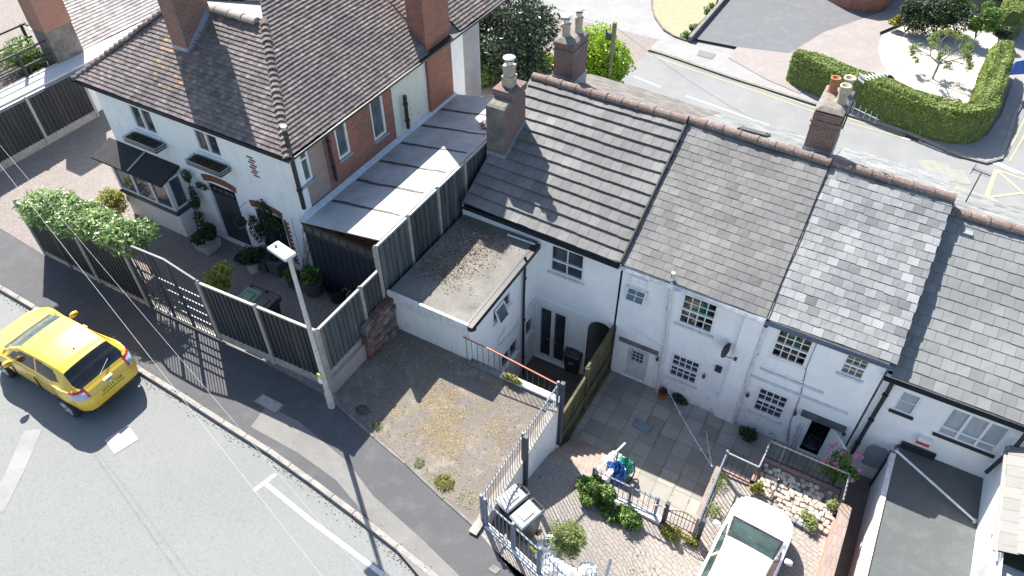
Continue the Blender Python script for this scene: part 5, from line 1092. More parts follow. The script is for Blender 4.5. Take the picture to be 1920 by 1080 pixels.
def railing(name,label,pts,zb,zt,mat,sp=.11,post=True,tips=True,topmat=None,barr=.009,postw=.06,group=None,lowrail=.08):
    """pts: list of (x,y,zbase,ztop)"""
    th=thing(name,label,'railing',(pts[0][0],pts[0][1],pts[0][2]),group); bars=MB(); tr=MB(); lo=MB()
    for i in range(len(pts)-1):
        a,b=pts[i],pts[i+1]; A,B=V(a[0],a[1],0),V(b[0],b[1],0); L=(B-A).length; n=max(1,int(L/sp))
        tr.beam(V(a[0],a[1],a[3]),V(b[0],b[1],b[3]),.032,.028); 
        if lowrail: lo.beam(V(a[0],a[1],a[2]+lowrail),V(b[0],b[1],b[2]+lowrail),.03,.03)
        for k in range(n):
            t_=(k+.5)/n; p=A.lerp(B,t_); z0=a[2]+(b[2]-a[2])*t_; z1=a[3]+(b[3]-a[3])*t_
            bars.tube([V(p.x,p.y,z0),V(p.x,p.y,z1+(.07 if tips else 0))],barr,5,r1=barr if not tips else barr)
            if tips: bars.lathe((p.x,p.y,z1+.06),[(.016,0),(.0,.05)],5)
    tr.build('top_rail',topmat or mat,th)
    if lowrail: lo.build('bottom_rail',mat,th)
    bars.build('bars',mat,th)
    if post:
        for a in pts:
            mb=MB(); mb.box((a[0]-postw/2,a[1]-postw/2,a[2]-.1),(a[0]+postw/2,a[1]+postw/2,a[3]+.12)); mb.build('post',mat,th)
    return th
M_slateblue=mk('slate_blue_paint',(.13,.16,.21),(.19,.22,.28),9,.5,c3=(.27,.3,.34),s3=30,lo3=.62,hi3=.75)
M_dkblue=mk('dark_blue_paint',(.03,.037,.06),(.05,.06,.09),9,.5)
pR=P(1048,722,X=-4.6); pM=P(982,818,X=-4.6); pLl=P(901,933,X=-4.64)
railing('railings','slate blue railings with pointed tips along the wall between the stony plot and the drive',[(-4.62,pLl.y,ZS-.1,pLl.z),(-4.62,pM.y,ZS-.5,pM.z),(-4.62,pR.y,ZS+.02,pR.z)],0,0,M_slateblue,sp=.105,topmat=M_slateblue)
mb=MB(); mb.box((-4.56,10.28,-.35),(-4.46,10.38,pR.z+.1)); mb.box((-4.57,8.45,zD(-4.5,8.5)-.1),(-4.47,8.55,pM.z+.1)); tag(mb.build('gate_post',M_dkblue,base=(-4.5,10.3,-.3)),'tall dark blue steel post at the corner of the plot beside the green stained fence','post')
ra=P(868,632,Y=10.42); rb=P(921,656,Y=10.42); rc=P(1048,722,Y=10.42)
rl=railing('railings','thin railings with an orange red handrail above the dark courtyard',[(ra.x,10.42,ZS+.08,ra.z),(rb.x,10.42,ZS+.08,rb.z),(rc.x,10.42,ZS+.1,rc.z)],0,0,M_blackm,sp=.16,post=False,tips=False,topmat=mk('faded_red_rail',(.50,.17,.10),(.36,.14,.09),9,.5),lowrail=0,barr=.008)
# front railings on a low white wall at the bottom
fb=[P(u,v,Z=1.3) for u,v in ((912,985),(962,1030),(1010,1075),(1075,1140))]
fw_=thing('low_wall','low whitewashed brick wall carrying railings at the bottom of the drive','wall',fb[0]); mb=MB()
for a,b in zip(fb,fb[1:]): mb.beam(V(a.x,a.y,.95),V(b.x,b.y,.95),.13,.76)
mb.build('wall',paintmat('flaking_whitewash',(.78,.78,.76),(.3,.2,.15),z0=.8,z1=1.9,peel=(.2,.12,.09),amt=.7,plo=.57),fw_)
ft=P(924,948,Y=fb[0].y).z
railing('railings','slate blue railings on the low white wall by the wheelie bins',[(p.x,p.y,1.33,ft-.0) for p in fb],0,0,M_slateblue,sp=.11)
a=fb[1].lerp(fb[2],.78); s_=mb=MB(); d=(fb[2]-fb[1]).normalized(); mb.obox((a.x,a.y-.02,ft-.18),d*.09,(0,.004,0),(0,0,.06)); tag(mb.build('small_sign',mk('yellow_plate2',(.55,.55,.06),(.45,.46,.05),9),base=(a.x,a.y,ft-.2)),'small yellow plate fixed to the front railings','sign')
mb=MB(); fz=ZS-.015
E_=[V(p.x,p.y,fz) for p in edge[4:8]]; F_=[V(p.x,p.y,fz) for p in fb]; E_.append(E_[-1]+(E_[-1]-E_[-2])*4); F_.append(F_[-1]+(F_[-1]-F_[-2])*6)
for i in range(4): mb.poly(ccw([E_[i],E_[i+1],F_[i+1],F_[i]]))
struct(mb.build('entrance_strip',M_fan))
# fence of stained boards between courtyard and yard
fy=[10.5,12.3,14.05]
th=thing('board_fence','green stained timber fence between the dark courtyard and the flagged yard','fence',(-4.68,10.5,ZY))
zf1=.30
for i in range(2):
    mb=MB(); y0,y1=fy[i],fy[i+1]; n=14; zt_=zf1+(.35 if i==1 else 0); 
    for j in range(6):
        z=ZY+.1+(zt_-ZY-.15)*j/6; mb.box((-4.70+(.012 if j%2 else 0),y0+.03,z),(-4.675+(.012 if j%2 else 0),y1-.03,z+(zt_-ZY-.15)/6-.012))
    mb.build('fence_panel',M_fencew,th)
    mb=MB(); mb.box((-4.72,y0,zt_-.06),(-4.65,y1,zt_)); mb.box((-4.66,y0,ZY+.1),(-4.60,y1,ZY+.2)); mb.box((-4.66,y0,ZY+.8),(-4.61,y1,ZY+.9)); mb.build('rail',M_fencew,th)
for y in fy: mb=MB(); mb.box((-4.73,y-.05,ZY-.8),(-4.61,y+.05,zf1+.02+(.3 if y>12 else 0))); mb.build('post',M_fencew if y<14 else M_fenceb,th)
mb=MB(); mb.box((-4.74,12.4,ZC),(-4.60,YF-.02,ZY+.1)); mb.box((-4.72,10.5,ZC),(-4.6,12.4,ZY+.1)); mb.build('base_board',M_fenceb,th)
# handrail by the steps
ha=P(1172,831,Z=-.45); hb=P(1118,884,Z=.45)
hx=-3.36
ha=P(1172,831,Z=-.45); hb=P(1118,884,Z=.45); hx=(ha.x+hb.x)/2
th=thing('handrail','pale blue sloping handrail beside the brick steps','handrail',(hx,ha.y,ZY)); mb=MB(); mb.beam(ha,hb,.05,.04); mb.build('rail',mk('pale_blue_paint',(.42,.55,.66),(.34,.46,.57),7,.5),th)
for t_ in (.25,.6,.95): mb=MB(); p=ha.lerp(hb,t_); mb.tube([p,V(p.x,p.y,-1.4+1.1*t_)],.018,6); mb.build('post',M_blackm,th)
mb=MB(); mb.hexa([(-3.06,9.8,ZY),(-2.92,9.8,ZY),(-2.92,11.3,ZY),(-3.06,11.3,ZY)],[(-3.06,9.8,-.1),(-2.92,9.8,-.1),(-2.92,11.3,-1.1),(-3.06,11.3,-1.1)]); tag(mb.build('step_wall',M_oldwhite,base=(-3.35,10.5,ZY)),'sloping white side wall of the brick steps','wall')
# wall and railings between drive and yard
yw=9.62
mb=MB(); mb.box((-3.3,yw-.12,ZY),(-1.33,yw+.06,-.30)); tag(mb.build('yard_wall',M_oldwhite,base=(-2.3,yw,ZY)),'low white wall below the ivy covered railings','wall')
mb=MB(); mb.box((-1.3,yw-.12,ZY),(-.5,yw+.02,-.38)); tag(mb.build('threshold_wall',brickmat('edging_brick',(.34,.2,.16),(.28,.16,.13),(.2,.17,.15),w=.11,h=.2,wall=False),base=(-1,yw,ZY)),'brick threshold under the little arched gate','wall')
qa=P(1118,898,Y=yw); qb=P(1222,955,Y=yw)
railing('railings','pointed railings half hidden by ivy between the drive and the sunny flags',[(-3.2,yw,-.3,.42),(-2.2,yw,-.3,.42),(P(1222,985,Y=yw).x,yw,-.35,.42)],0,0,M_slateblue,sp=.12)
gx0=P(1246,968,Y=yw).x; gx1=P(1312,1000,Y=yw).x
gg=thing('garden_gate','small black wrought iron gate with an arched top opening to the yard','gate',(gx0,yw,-.35))
mb=MB(); n=9; 
for k in range(n+1):
    x=gx0+.06+(gx1-gx0-.1)*k/n; h=.50+.22*math.sin(math.pi*k/n); mb.tube([(x,yw,-.3),(x,yw,-.3+(h if k not in(0,n) else .52))],.008,5)
mb.tube([(gx0+.06+(gx1-gx0-.1)*k/12,yw,.20+.22*math.sin(math.pi*k/12)) for k in range(13)],.011,5); mb.beam((gx0+.05,yw,-.28),(gx1-.04,yw,-.28),.02,.02); mb.beam((gx0+.05,yw,.18),(gx1-.04,yw,.18),.02,.02); mb.build('leaf',M_blackm,gg)
for x in (gx0,gx1): mb=MB(); mb.box((x-.05,yw-.05,-.5),(x+.05,yw+.05,.5)); mb.build('post',M_dkblue,gg)
mb=MB(); mb.tube([(gx0-.02,yw-.06,.38),(gx0-.3,yw-.08,.30)],.015,5); mb.build('tie',M_pipew,gg)
# brick wall and railings right of the gate
bw_=thing('brick_wall','pink brick yard wall with railings rising from the little gate toward the clothes line post','wall',(-.55,10.6,ZY)); mb=MB(); mb.box((-.66,9.65,ZY),(-.50,11.75,-.36)); mb.build('wall',M_brickpav,bw_)
railing('railings','slate railings above the pink brick wall beside the white car',[(-.52,9.6,-.36,.40),(-.52,11.72,-.36,.36)],0,0,M_slateblue,sp=.12,tips=False)
railing('railings','short pale topped railings beyond the nose of the white car',[(-.5,11.74,-.36,.38),(.30,11.72,-.36,.38),(.33,11.3+.9,-.36,.38)],0,0,M_blackm,sp=.13,topmat=M_galv,tips=False,post=False)
mb=MB(); mb.box((-.5,11.62,ZY),(.36,11.78,-.36)); mb.box((.24,11.7,ZY),(.38,12.62,-.36)); mb.box((.38,12.5,ZY),(2.3,12.66,-.36)); tag(mb.build('bed_wall',MATS['edging_brick'],base=(1,12,ZY)),'brick wall under the bed railings facing the back door','wall')
railing('railings','long pale topped railings around the rubble bed below the open back door',[(.33,12.2,-.34,.42),(.33,12.58,-.34,.42),(2.28,12.58,-.34,.42),(2.3,11.8,-.34,.42)],0,0,M_blackm,sp=.125,topmat=M_galv,post=False)
# rubble bed
mb=MB(); mb.box((.38,11.5,ZY),(2.3,12.5,-.40)); struct(mb.build('bed_soil',mk('bed_earth',(.24,.20,.16),(.16,.13,.1),9)))
mb=MB(); r=random.Random(12)
for i in range(16):
    for j in range(9):
        x=.45+i*.118+(j%2)*.05+r.uniform(-.02,.02); y=11.3+j*.133+r.uniform(-.03,.03)
        if y<11.55 and x<1.0: continue
        if r.random()<.1: continue
        w,h=r.uniform(.05,.066),r.uniform(.045,.068); a=r.uniform(-.25,.25); z=-.4
        mb.obox((x,y,z+.03),(w*math.cos(a),w*math.sin(a),r.uniform(-.01,.01)),(-h*math.sin(a),h*math.cos(a),r.uniform(-.01,.01)),(0,0,.04+r.uniform(0,.02)),r.choice((0,0,1,1,2)),r.uniform(.8,1.2))
rub=mb.build('rubble_stones',[mk('buff_stone',(.52,.47,.39),(.36,.31,.25),7,tint=True),mk('pink_brick_stone',(.42,.33,.27),(.36,.27,.22),7,tint=True),mk('pale_stone',(.55,.53,.48),(.45,.42,.38),7,tint=True)],base=(1.3,12,-.4),bevel=.018); tag(rub,kind='stuff')
mb=MB()
for i in range(7): x=.95+i*.17; y=11.25-.02*i; mb.obox((x,y,-.36),(.075,-.02,0),(.02,.05,0),(0,0,.05),0,r.uniform(.8,1.2))
tag(mb.build('edging_blocks',mk('blue_edging',(.25,.27,.31),(.18,.19,.22),7,tint=True),bevel=.015,base=(1.4,11.2,-.4)),'row of blue grey edging blocks in front of the rubble bed','edging')
# brick wall by the alley
wl=thing('brick_wall','long red brown brick wall with a worn brick coping between the parking space and the alley','wall',(2.42,10,ZY)); mb=MB(); mb.box((2.36,2.0,ZY),(2.56,12.1,-.12)); mb.build('wall',M_brick,wl); mb=MB(); mb.box((2.33,2.0,-.12),(2.60,12.0,-.02)); mb.build('coping',M_brickpav,wl)
mb=MB(); mb.box((2.30,2.0,-.6),(2.36,11.6,-.16)); mb.build('render_face',mk('peach_render',(.44,.27,.21),(.36,.21,.17),5),wl)
# clothes line
cp_=thing('clothes_line','white clothes line with pegs stretched from the house wall to a rusty post','clothes line',(-.58,11.8,-.36))
pt_=P(1336,876,Y=11.8); mb=MB(); mb.tube([V(pt_.x,11.8,-.5),pt_],.022,6,m=0); mb.build('post',mk('rust',(.25,.13,.09),(.18,.1,.07),9),cp_)
mb=MB(); ends=[P(1240,706,Y=YF-.03),P(1322,780,Y=YF-.06)]
for e in ends:
    pts=[e.lerp(pt_,t_)-V(0,0,.12*math.sin(math.pi*t_)) for t_ in [k/10 for k in range(11)]]; mb.tube(pts,.011,5)
    for k in (3,4,6,7,8): mb.box(tuple(pts[k]-V(.02,.008,.06)),tuple(pts[k]+V(.02,.008,.03)))
mb.build('line',M_pipew,cp_)
# ================================================================== wheelie bins
def bin_proto(name,label,body,lid,group):
    th=thing(name,label,'wheelie bin',(0,0,0),group,local=True)
    mb=MB(); w0,w1,d0,d1,h=.22,.28,.24,.34,.98
    mb.hexa([(-w0,-d0+.04,.06),(w0,-d0+.04,.06),(w0,d0,.06),(-w0,d0,.06)],[(-w1,-d1+.03,h),(w1,-d1+.03,h),(w1,d1-.03,h),(-w1,d1-.03,h)])
    mb.box((-w1-.02,-d1+.0,h-.05),(w1+.02,d1-.0,h-.003)); mb.build('body',body,th,bevel=.015)
    mb=MB(); mb.hexa([(-.30,-.38,h),(.30,-.38,h),(.30,.33,h),(-.30,.33,h)],[(-.27,-.33,h+.05),(.27,-.33,h+.05),(.27,.30,h+.10),(-.27,.30,h+.10)]); mb.hexa([(-.17,-.22,h+.056),(.17,-.22,h+.056),(.17,.16,h+.09),(-.17,.16,h+.09)],[(-.14,-.18,h+.085),(.14,-.18,h+.085),(.14,.13,h+.115),(-.14,.13,h+.115)]); l=mb.build('lid',lid,th,bevel=.02)
    mb=MB(); mb.tube([(-.25,.30,h+.02),(-.25,.42,h+.04),(.25,.42,h+.04),(.25,.30,h+.02)],.018,6); mb.box((-.27,.31,h-.05),(-.22,.40,h+.06)); mb.box((.22,.31,h-.05),(.27,.40,h+.06)); mb.build('handle',M_black,th)
    for s in (-1,1): mb=MB(); mb.lathe((s*.24,.26,.1),[(0,-.03),(.1,-.03),(.1,.03),(0,.03)],14,axis=(1,0,0)); mb.build('wheel',M_black,th)
    return th
M_binlid=mk('sunbleached_grey_lid',(.36,.37,.37),(.28,.29,.29),7,.42); M_bingr=mk('dark_green_body',(.05,.065,.045),(.04,.05,.035),6,.5); M_bin=mk('charcoal_bin_body',(.035,.038,.04),(.05,.052,.055),7,.45); M_gl=mk('green_bin_lid',(.06,.16,.12),(.045,.12,.09),7,.4)
_a=P(933,938,Z=1.9); _b=P(971,908,Z=1.9); RB=math.degrees(math.atan2(_b.y-_a.y,_b.x-_a.x))-90; b1=bin_proto('wheelie_bin','grey lidded wheelie bin nearer the plot railings, its lid striped by their shadow',M_bin,M_binlid,'')
c1_=P(960,937,Z=zD(-4.1,7.7)+1.03); b1.location=(c1_.x,c1_.y,zD(c1_.x,c1_.y)); b1.rotation_euler=(0,0,rad(RB)); b1.scale=(.74,.88,.95)
c2_=P(987,968,Z=zD(-3.6,7.5)+1.03); b2=bin_proto('wheelie_bin','grey lidded wheelie bin with a square raised panel beside the bushy weeds',M_bin,M_binlid,''); b2.location=(c2_.x,c2_.y,zD(c2_.x,c2_.y)); b2.rotation_euler=(0,0,rad(RB)); b2.scale=(.74,.88,.95)
c3_=P(1078,655,Z=ZC+1.0); b3=bin_proto('wheelie_bin','black wheelie bin numbered 27 in the dark courtyard by the arch',M_bin,M_bin,''); b3.location=(c3_.x,c3_.y,ZC); b3.rotation_euler=(0,0,rad(4))
c4_=P(465,556,Z=ZS+1.05); b4=bin_proto('wheelie_bin','wheelie bin with a green lid behind the charcoal fence',M_bin,M_gl,''); b4.location=(c4_.x,c4_.y,ZS); b4.rotation_euler=(0,0,rad(2))
c5_=P(493,568,Z=ZS+1.0); b5=bin_proto('wheelie_bin','wheelie bin with a black lid next to the green lidded one behind the fence',M_bin,M_black,''); b5.location=(c5_.x,c5_.y,ZS-.02); b5.rotation_euler=(0,0,rad(-3))
for b in (b1,b2,b3,b4,b5): b['group']='wheelie bins standing about the plots'
def text(parent,name,s,size,loc,rot,mat,ext=.001,sx=1):
    cu=bpy.data.curves.new(name,'FONT'); cu.body=s; cu.size=size; cu.align_x='CENTER'; cu.align_y='CENTER'; cu.extrude=ext
    o=bpy.data.objects.new(name,cu); COL.objects.link(o); dg=bpy.context.evaluated_depsgraph_get(); me=bpy.data.meshes.new_from_object(o.evaluated_get(dg)); bpy.data.objects.remove(o)
    me.materials.clear(); me.materials.append(mat); q=bpy.data.objects.new(name,me); COL.objects.link(q); q.parent=parent; q.location=loc; q.rotation_euler=rot; q.scale=(sx,1,1); return q
text(b3,'number','27',.2,(0,-.275,.62),(rad(82),0,0),M_upvc)
# ================================================================== cars
M_rim=mk('silver_alloy',(.62,.63,.64),(.5,.51,.52),9,.35)
def car(name,label,L,W,prof,paint,loc,rz,feat):
    """prof(x)->list of (y,z) control points from sill to roof centre"""
    th=thing(name,label,'car',loc,rz=rz,local=True)
    NX,NP=150,96
    rows=[]
    for i in range(NX+1):
        x=L*i/NX; cp=prof(x); pts=[]
        n=len(cp)-1
        for j in range(NP+1):
            s=n*j/NP; k=min(int(s),n-1); t=s-k; p0=cp[max(k-1,0)]; p1=cp[k]; p2=cp[k+1]; p3=cp[min(k+2,n)] if k+2<=n else (-cp[n-1][0],cp[n-1][1])
            f=lambda a,b,c,d:.5*((2*b)+(-a+c)*t+(2*a-5*b+4*c-d)*t*t+(-a+3*b-3*c+d)*t**3)
            pts.append((x,max(0,f(p0[0],p1[0],p2[0],p3[0])),f(p0[1],p1[1],p2[1],p3[1])))
        rows.append(pts)
    parts={}
    for i in range(NX):
        for j in range(NP):
            q=[rows[i][j],rows[i+1][j],rows[i+1][j+1],rows[i][j+1]]; cx=sum(a[0] for a in q)/4; cy=sum(a[1] for a in q)/4; cz=sum(a[2] for a in q)/4
            key=feat(cx,cy,cz,j/NP)
            if key is None: continue
            for s in (1,-1):
                k=key if not (key in ('headlight','tail_light','side_window','rear_side_window')) else key+('#' if s<0 else '')
                pts=[(a[0],a[1]*s,a[2]) for a in q]
                if s<0: pts=pts[::-1]
                parts.setdefault(k,MB()).poly(pts[::-1])
    for e,rw in ((0,rows[0]),(1,rows[-1])):
        b=parts['body']; pl=[(p[0],p[1],p[2]) for p in rw[::4]]; pr=[(p[0],-p[1],p[2]) for p in rw[::4]][::-1]; b.poly(pl+pr)
    return th,parts
def interp(tab,x):
    if x<=tab[0][0]: return tab[0][1]
    for (a,va),(b,vb) in zip(tab,tab[1:]):
        if x<=b:
            t=(x-a)/(b-a); t=t*t*(3-2*t)*.5+t*.5
            return va+(vb-va)*t
    return tab[-1][1]
def wheel(th,x,y,r,rimmat,s):
    mb=MB(); mb.lathe((x,y*s,r),[(r*.62,-.09),(r*.95,-.095),(r,-.06),(r,.06),(r*.95,.095),(r*.62,.09)],26,axis=(0,1,0)); w=mb.build('wheel',flat('tyre',(.022,.022,.024),.85),th,smooth=True)
    mb=MB(); yy=y*s+s*.07
    mb.lathe((x,yy,r),[(r*.70,.035*s),(r*.62,.04*s),(r*.56,-.0*s),(0,-.01*s)],26,axis=(0,1,0),m=1)
    for k in range(5):
        a=2*math.pi*k/5+.3; c,sn=math.cos(a),math.sin(a); mb.obox((x+c*r*.33,yy+s*.02,r+sn*r*.33),(c*r*.32,0,sn*r*.32),(-sn*r*.13,0,c*r*.13),(0,.016,0))
    mb.lathe((x,yy,r),[(r*.14,.03*s),(0,.035*s)],10,axis=(0,1,0)); mb.build('rim',[rimmat,flat('rim_shadow_grey',(.16,.165,.17),.5)],w)
def finish(th,parts,paint,mirrors,glass):
    mm={'body':paint,'roof_trim':M_black,'windscreen':glass,'rear_window':glass,'side_window':glass,'side_window#':glass,'rear_side_window':glass,'headlight':mk('lamp_lens',(.6,.62,.64),(.5,.52,.55),9,.15),'lower_cladding':M_black,'tail_light':mk('clear_tail_lens',(.50,.55,.62),(.38,.42,.5),12,.12),'tail_edge':mk('red_lens',(.45,.03,.06),(.35,.02,.05),9,.15)}
    for k in list(mm): 
        if k+'#' not in mm: mm[k+'#']=mm[k]
    out={}
    for k,mb in parts.items(): out[k]=mb.build(k.replace('#',''),mm[k],th,smooth=True)
    return out
def carpaint(name,c):
    m,t,b=nt(name); b.inputs['Base Color'].default_value=rgb(c); b.inputs['Roughness'].default_value=.32; b.inputs['Coat Weight'].default_value=.9; b.inputs['Coat Roughness'].default_value=.12; return m
M_yel=carpaint('yellow_car_paint',(.78,.51,.04)); M_wcar=carpaint('white_car_paint',(.78,.79,.80))
LJ=4.1
def jprof(x):   # x=0 rear
    w=interp([(0,.55),(.06,.74),(.25,.84),(.6,.895),(1.0,.885),(1.6,.86),(2.6,.86),(3.1,.885),(3.5,.87),(3.9,.72),(4.1,.45)],x)
    zs=interp([(0,.42),(.3,.32),(.9,.28),(3.4,.28),(3.9,.30),(4.1,.42)],x)
    zb=interp([(0,.80),(.10,.98),(.3,1.08),(.75,1.12),(1.5,1.05),(2.9,.99),(3.3,.98),(3.8,.86),(4.1,.66)],x)
    zr=interp([(0,.86),(.10,1.02),(.22,1.13),(.42,1.32),(.62,1.49),(.85,1.55),(1.6,1.575),(2.2,1.53),(2.55,1.38),(3.05,1.08),(3.3,1.03),(3.8,.93),(4.1,.70)],x)
    wr=interp([(0,.50),(.10,.66),(.3,.67),(.6,.60),(1.0,.60),(2.2,.62),(2.6,.66),(3.0,.70),(3.4,.66),(3.9,.5),(4.1,.30)],x)
    zm=(zs+zb)/2
    fl=interp([(0,0),(.45,.0),(.75,.035),(1.05,0),(2.9,0),(3.3,.035),(3.7,0)],x)
    return [(w*.93,zs),(w*.99+fl,zm-.12),(w+fl*.8,zm+.06),(w*.975+fl*.5,zb-.03),(w*.93,zb+.015),(wr+.035,zr-.10 if zr-zb>.15 else zr-.03),(wr-.02,zr-.035 if zr-zb>.15 else zr-.012),(wr*.55,zr-.008),(0,zr)]
def jfeat(x,y,z,s):
    for wx in (.78,3.31):
        if (x-wx)**2+(z-.33)**2<.385**2 and y>.6: return None
        if (x-wx)**2+(z-.33)**2<.45**2 and y>.6: return 'lower_cladding'
    if z<.42 and y>.5: return 'lower_cladding'
    if x<.45 and z<.46: return 'lower_cladding'
    zb=interp([(0,.80),(.10,.98),(.3,1.08),(.75,1.12),(1.5,1.05),(2.9,.99),(3.3,.98)],x)
    # side windows
    if .62<x<2.75 and y>.60 and z>zb+.055:
        top=interp([(.62,1.16),(.95,1.43),(1.6,1.475),(2.1,1.44),(2.45,1.30),(2.75,1.06)],x)
        bot=zb+.05+(0.0 if x>1.0 else (1.0-x)*.2)
        if bot<z<top and not (1.58<x<1.64): return 'side_window' if x>1.6 else 'rear_side_window'
    # rear window
    if .17<x<.60 and y<.62+.08*(.6-x)/.43-.9*max(0,.30-x) and z>1.10: return 'rear_window'
    if 2.18<x<3.0 and y<.56+.12*(x-2.18)/.8 and z>1.02: return 'windscreen'
    if 3.0<=x<3.10 and y<.66: return 'roof_trim'
    if .03<x<.33+.2*(z-.85) and .54<y and .86+.0<z<1.10+.0:
        if z>1.05+.0 or y<.60: return 'tail_edge'
        return 'tail_light'
    if 3.45<x<3.95 and y>.5 and .74<z<.90: return 'headlight'
    return 'body'
jl=V(-14.22,5.05,ZS-.1)
th,parts=car('yellow_car','bright yellow compact crossover parked at the kerb, seen from behind','',None,jprof,M_yel,jl,math.pi,jfeat) if 0 else car('yellow_car','bright yellow compact crossover parked at the kerb, seen from behind',LJ,1.77,jprof,M_yel,jl,math.pi,jfeat)
outp=finish(th,parts,M_yel,None,M_carglass); outp['windscreen'].data.materials[0]=glassmat('yellow_car_screen',(.10,.15,.14),.05,.8)  # windscreen colour lightened to stand for reflected sky
for wx in (.78,3.31):
    for s in (1,-1): wheel(th,wx,.825,.33,M_rim,s)
mb=MB(); mb.box((.5,-.7,.25),(3.6,.7,.5)); mb.build('chassis',M_under,th)
mb=MB()
for s in (1,-1): mb.box((.42,s*.70,.3),(1.15,s*.60,.8)); mb.box((2.95,s*.70,.3),(3.68,s*.60,.8))
mb.build('wheel_arch',M_under,th)
for s in (1,-1):
    mb=MB(); mb.lathe((2.52,s*.97,1.05),[(0,-.11),(.06,-.10),(.085,0),(.07,.08),(0,.10)],12,axis=(0,1,0)); mb.beam((2.52,s*.84,1.03),(2.52,s*.95,1.03),.05,.04); o=mb.build('mirror',M_yel,th,smooth=True); mb=MB(); mb.lathe((2.455,s*.97,1.05),[(.07,0),(.0,-.012)],12,axis=(1,0,0)); mb.build('mirror_glass',M_carglass,o)
    mb=MB(); mb.beam((1.95,s*.895,.93),(2.12,s*.893,.93),.02,.03); mb.build('door_handle',M_yel,th)
    mb=MB(); mb.box((1.615,s*.868,.5),(1.625,s*.898,1.0)); mb.box((2.62,s*.862,.5),(2.63,s*.885,.96)); mb.build('door_gap',M_under,th)
# plate, badge, wiper, aerial
mb=MB(); mb.obox((-.012,0,.79),(0,.26,0),(.006,0,-.001),(.004,0,.058)); pl_=mb.build('number_plate',mk('yellow_plate3',(.80,.66,.06),(.78,.64,.06),9,.4),th)
text(pl_,'plate_text','WX15 YFP',.125,(-.022,0,.79),(rad(90),0,rad(-90)),M_under)
mb=MB(); mb.lathe((-.0,0,.905),[(0,-.03),(.045,-.02),(.05,0)],14,axis=(1,0,0)); mb.build('badge',M_alu,th)
mb=MB(); mb.box((-.035,-.55,.40),(.06,.55,.46)); mb.box((-.01,-.33,.69),(.01,.33,.70)); mb.build('bumper_line',M_black,th)
mb=MB(); mb.beam((.15,.08,1.13),(.30,-.32,1.235),.012,.012); mb.build('wiper',M_galv,th); mb=MB(); mb.box((.02,-.12,.985),(.08,.12,1.02)); mb.build('tailgate_handle',M_alu,th)
mb=MB(); mb.lathe((.95,0,1.55),[(.03,0),(.02,.03),(0,.035)],8); mb.build('roof_aerial',M_black,th)
mb=MB(); mb.beam((3.02,.5,1.085),(3.0,-.05,1.095),.015,.015); mb.beam((3.0,.0,1.095),(2.98,-.5,1.08),.015,.015); mb.build('wiper',M_black,th)
# white hatchback, nose toward the terrace
LW=3.75
def wprof(x):   # x=0 nose
    w=interp([(0,.42),(.12,.62),(.35,.76),(.7,.81),(1.5,.815),(3.0,.81),(3.6,.72),(3.75,.5)],x)
    zs=.28
    zb=interp([(0,.60),(.2,.74),(.6,.86),(1.0,.93),(1.6,.97),(3.2,1.0),(3.6,.95),(3.75,.8)],x)
    zr=interp([(0,.64),(.2,.80),(.6,.93),(.95,1.01),(1.15,1.10),(1.6,1.33),(1.95,1.44),(2.5,1.48),(3.2,1.42),(3.55,1.2),(3.75,.85)],x)
    wr=interp([(0,.28),(.2,.48),(.6,.60),(1.0,.66),(1.6,.58),(2.2,.54),(3.2,.52),(3.75,.4)],x)
    return [(w*.93,zs),(w*.99,(zs+zb)/2-.1),(w,(zs+zb)/2+.06),(w*.975,zb-.03),(w*.92,zb+.015),(wr+.035,zr-.09 if zr-zb>.15 else zr-.03),(wr-.02,zr-.03 if zr-zb>.15 else zr-.012),(wr*.55,zr-.006),(0,zr)]
def wfeat(x,y,z,s):
    for wx in (.72,3.1):
        if (x-wx)**2+(z-.3)**2<.34**2 and y>.5: return None
    if z<.34: return 'lower_cladding'
    if 1.00<x<1.80 and y<.66-.07*(x-1.03)/.75 and z>1.0: return 'windscreen' if (x>1.10 and x<1.77 and y<.60-.07*(x-1.03)/.75) else 'roof_trim'
    zb=interp([(.6,.86),(1.0,.93),(1.6,.97),(3.2,1.0)],x)
    if 1.3<x<3.3 and y>.53 and zb+.05<z<interp([(1.3,1.06),(1.9,1.34),(2.5,1.385),(3.3,1.3)],x) and not(2.25<x<2.32): return 'side_window' if x<2.3 else 'rear_side_window'
    if x<.55 and y>.42 and .66<z<.80: return 'headlight'
    return 'body'
M_wglass=glassmat('pale_screen_glass',(.05,.08,.075),.05,.8)
nose=P(1432,934,Z=.20)
wl_=V(nose.x+.17,nose.y-.10,-.42)
rzw=rad(-90-4)
th,parts=car('white_car','white hatchback parked nose in on the drive, cut off by the bottom edge',LW,1.65,wprof,M_wcar,wl_,rzw,wfeat); finish(th,parts,M_wcar,None,M_wglass); th.scale=(.95,.91,.95)
for wx in (.72,3.1):
    for s in (1,-1): wheel(th,wx,.73,.3,M_galv,s)
for s in (1,-1): mb=MB(); mb.lathe((1.42,s*.93,.98),[(0,-.1),(.06,-.09),(.08,0),(.06,.08),(0,.1)],12,axis=(0,1,0)); mb.build('mirror',M_wcar,th,smooth=True)
mb=MB(); mb.box((.5,-.6,.2),(3.4,.6,.5)); mb.build('chassis',M_under,th)
mb=MB(); mb.beam((1.06,.5,1.055),(1.1,-.1,1.085),.02,.015); mb.beam((1.05,0,1.075),(1.08,-.52,1.06),.02,.015); mb.build('wiper',M_black,th)
mb=MB(); mb.tube([(.43,-.30,.868),(.405,-.15,.888),(.40,0,.892),(.405,.15,.888),(.43,.30,.868)],.006,5); mb.build('bonnet_line',M_under,th)
mb=MB(); mb.box((1.62,-.1,1.27),(1.66,.1,1.30)); mb.build('mirror_inside',M_black,th)
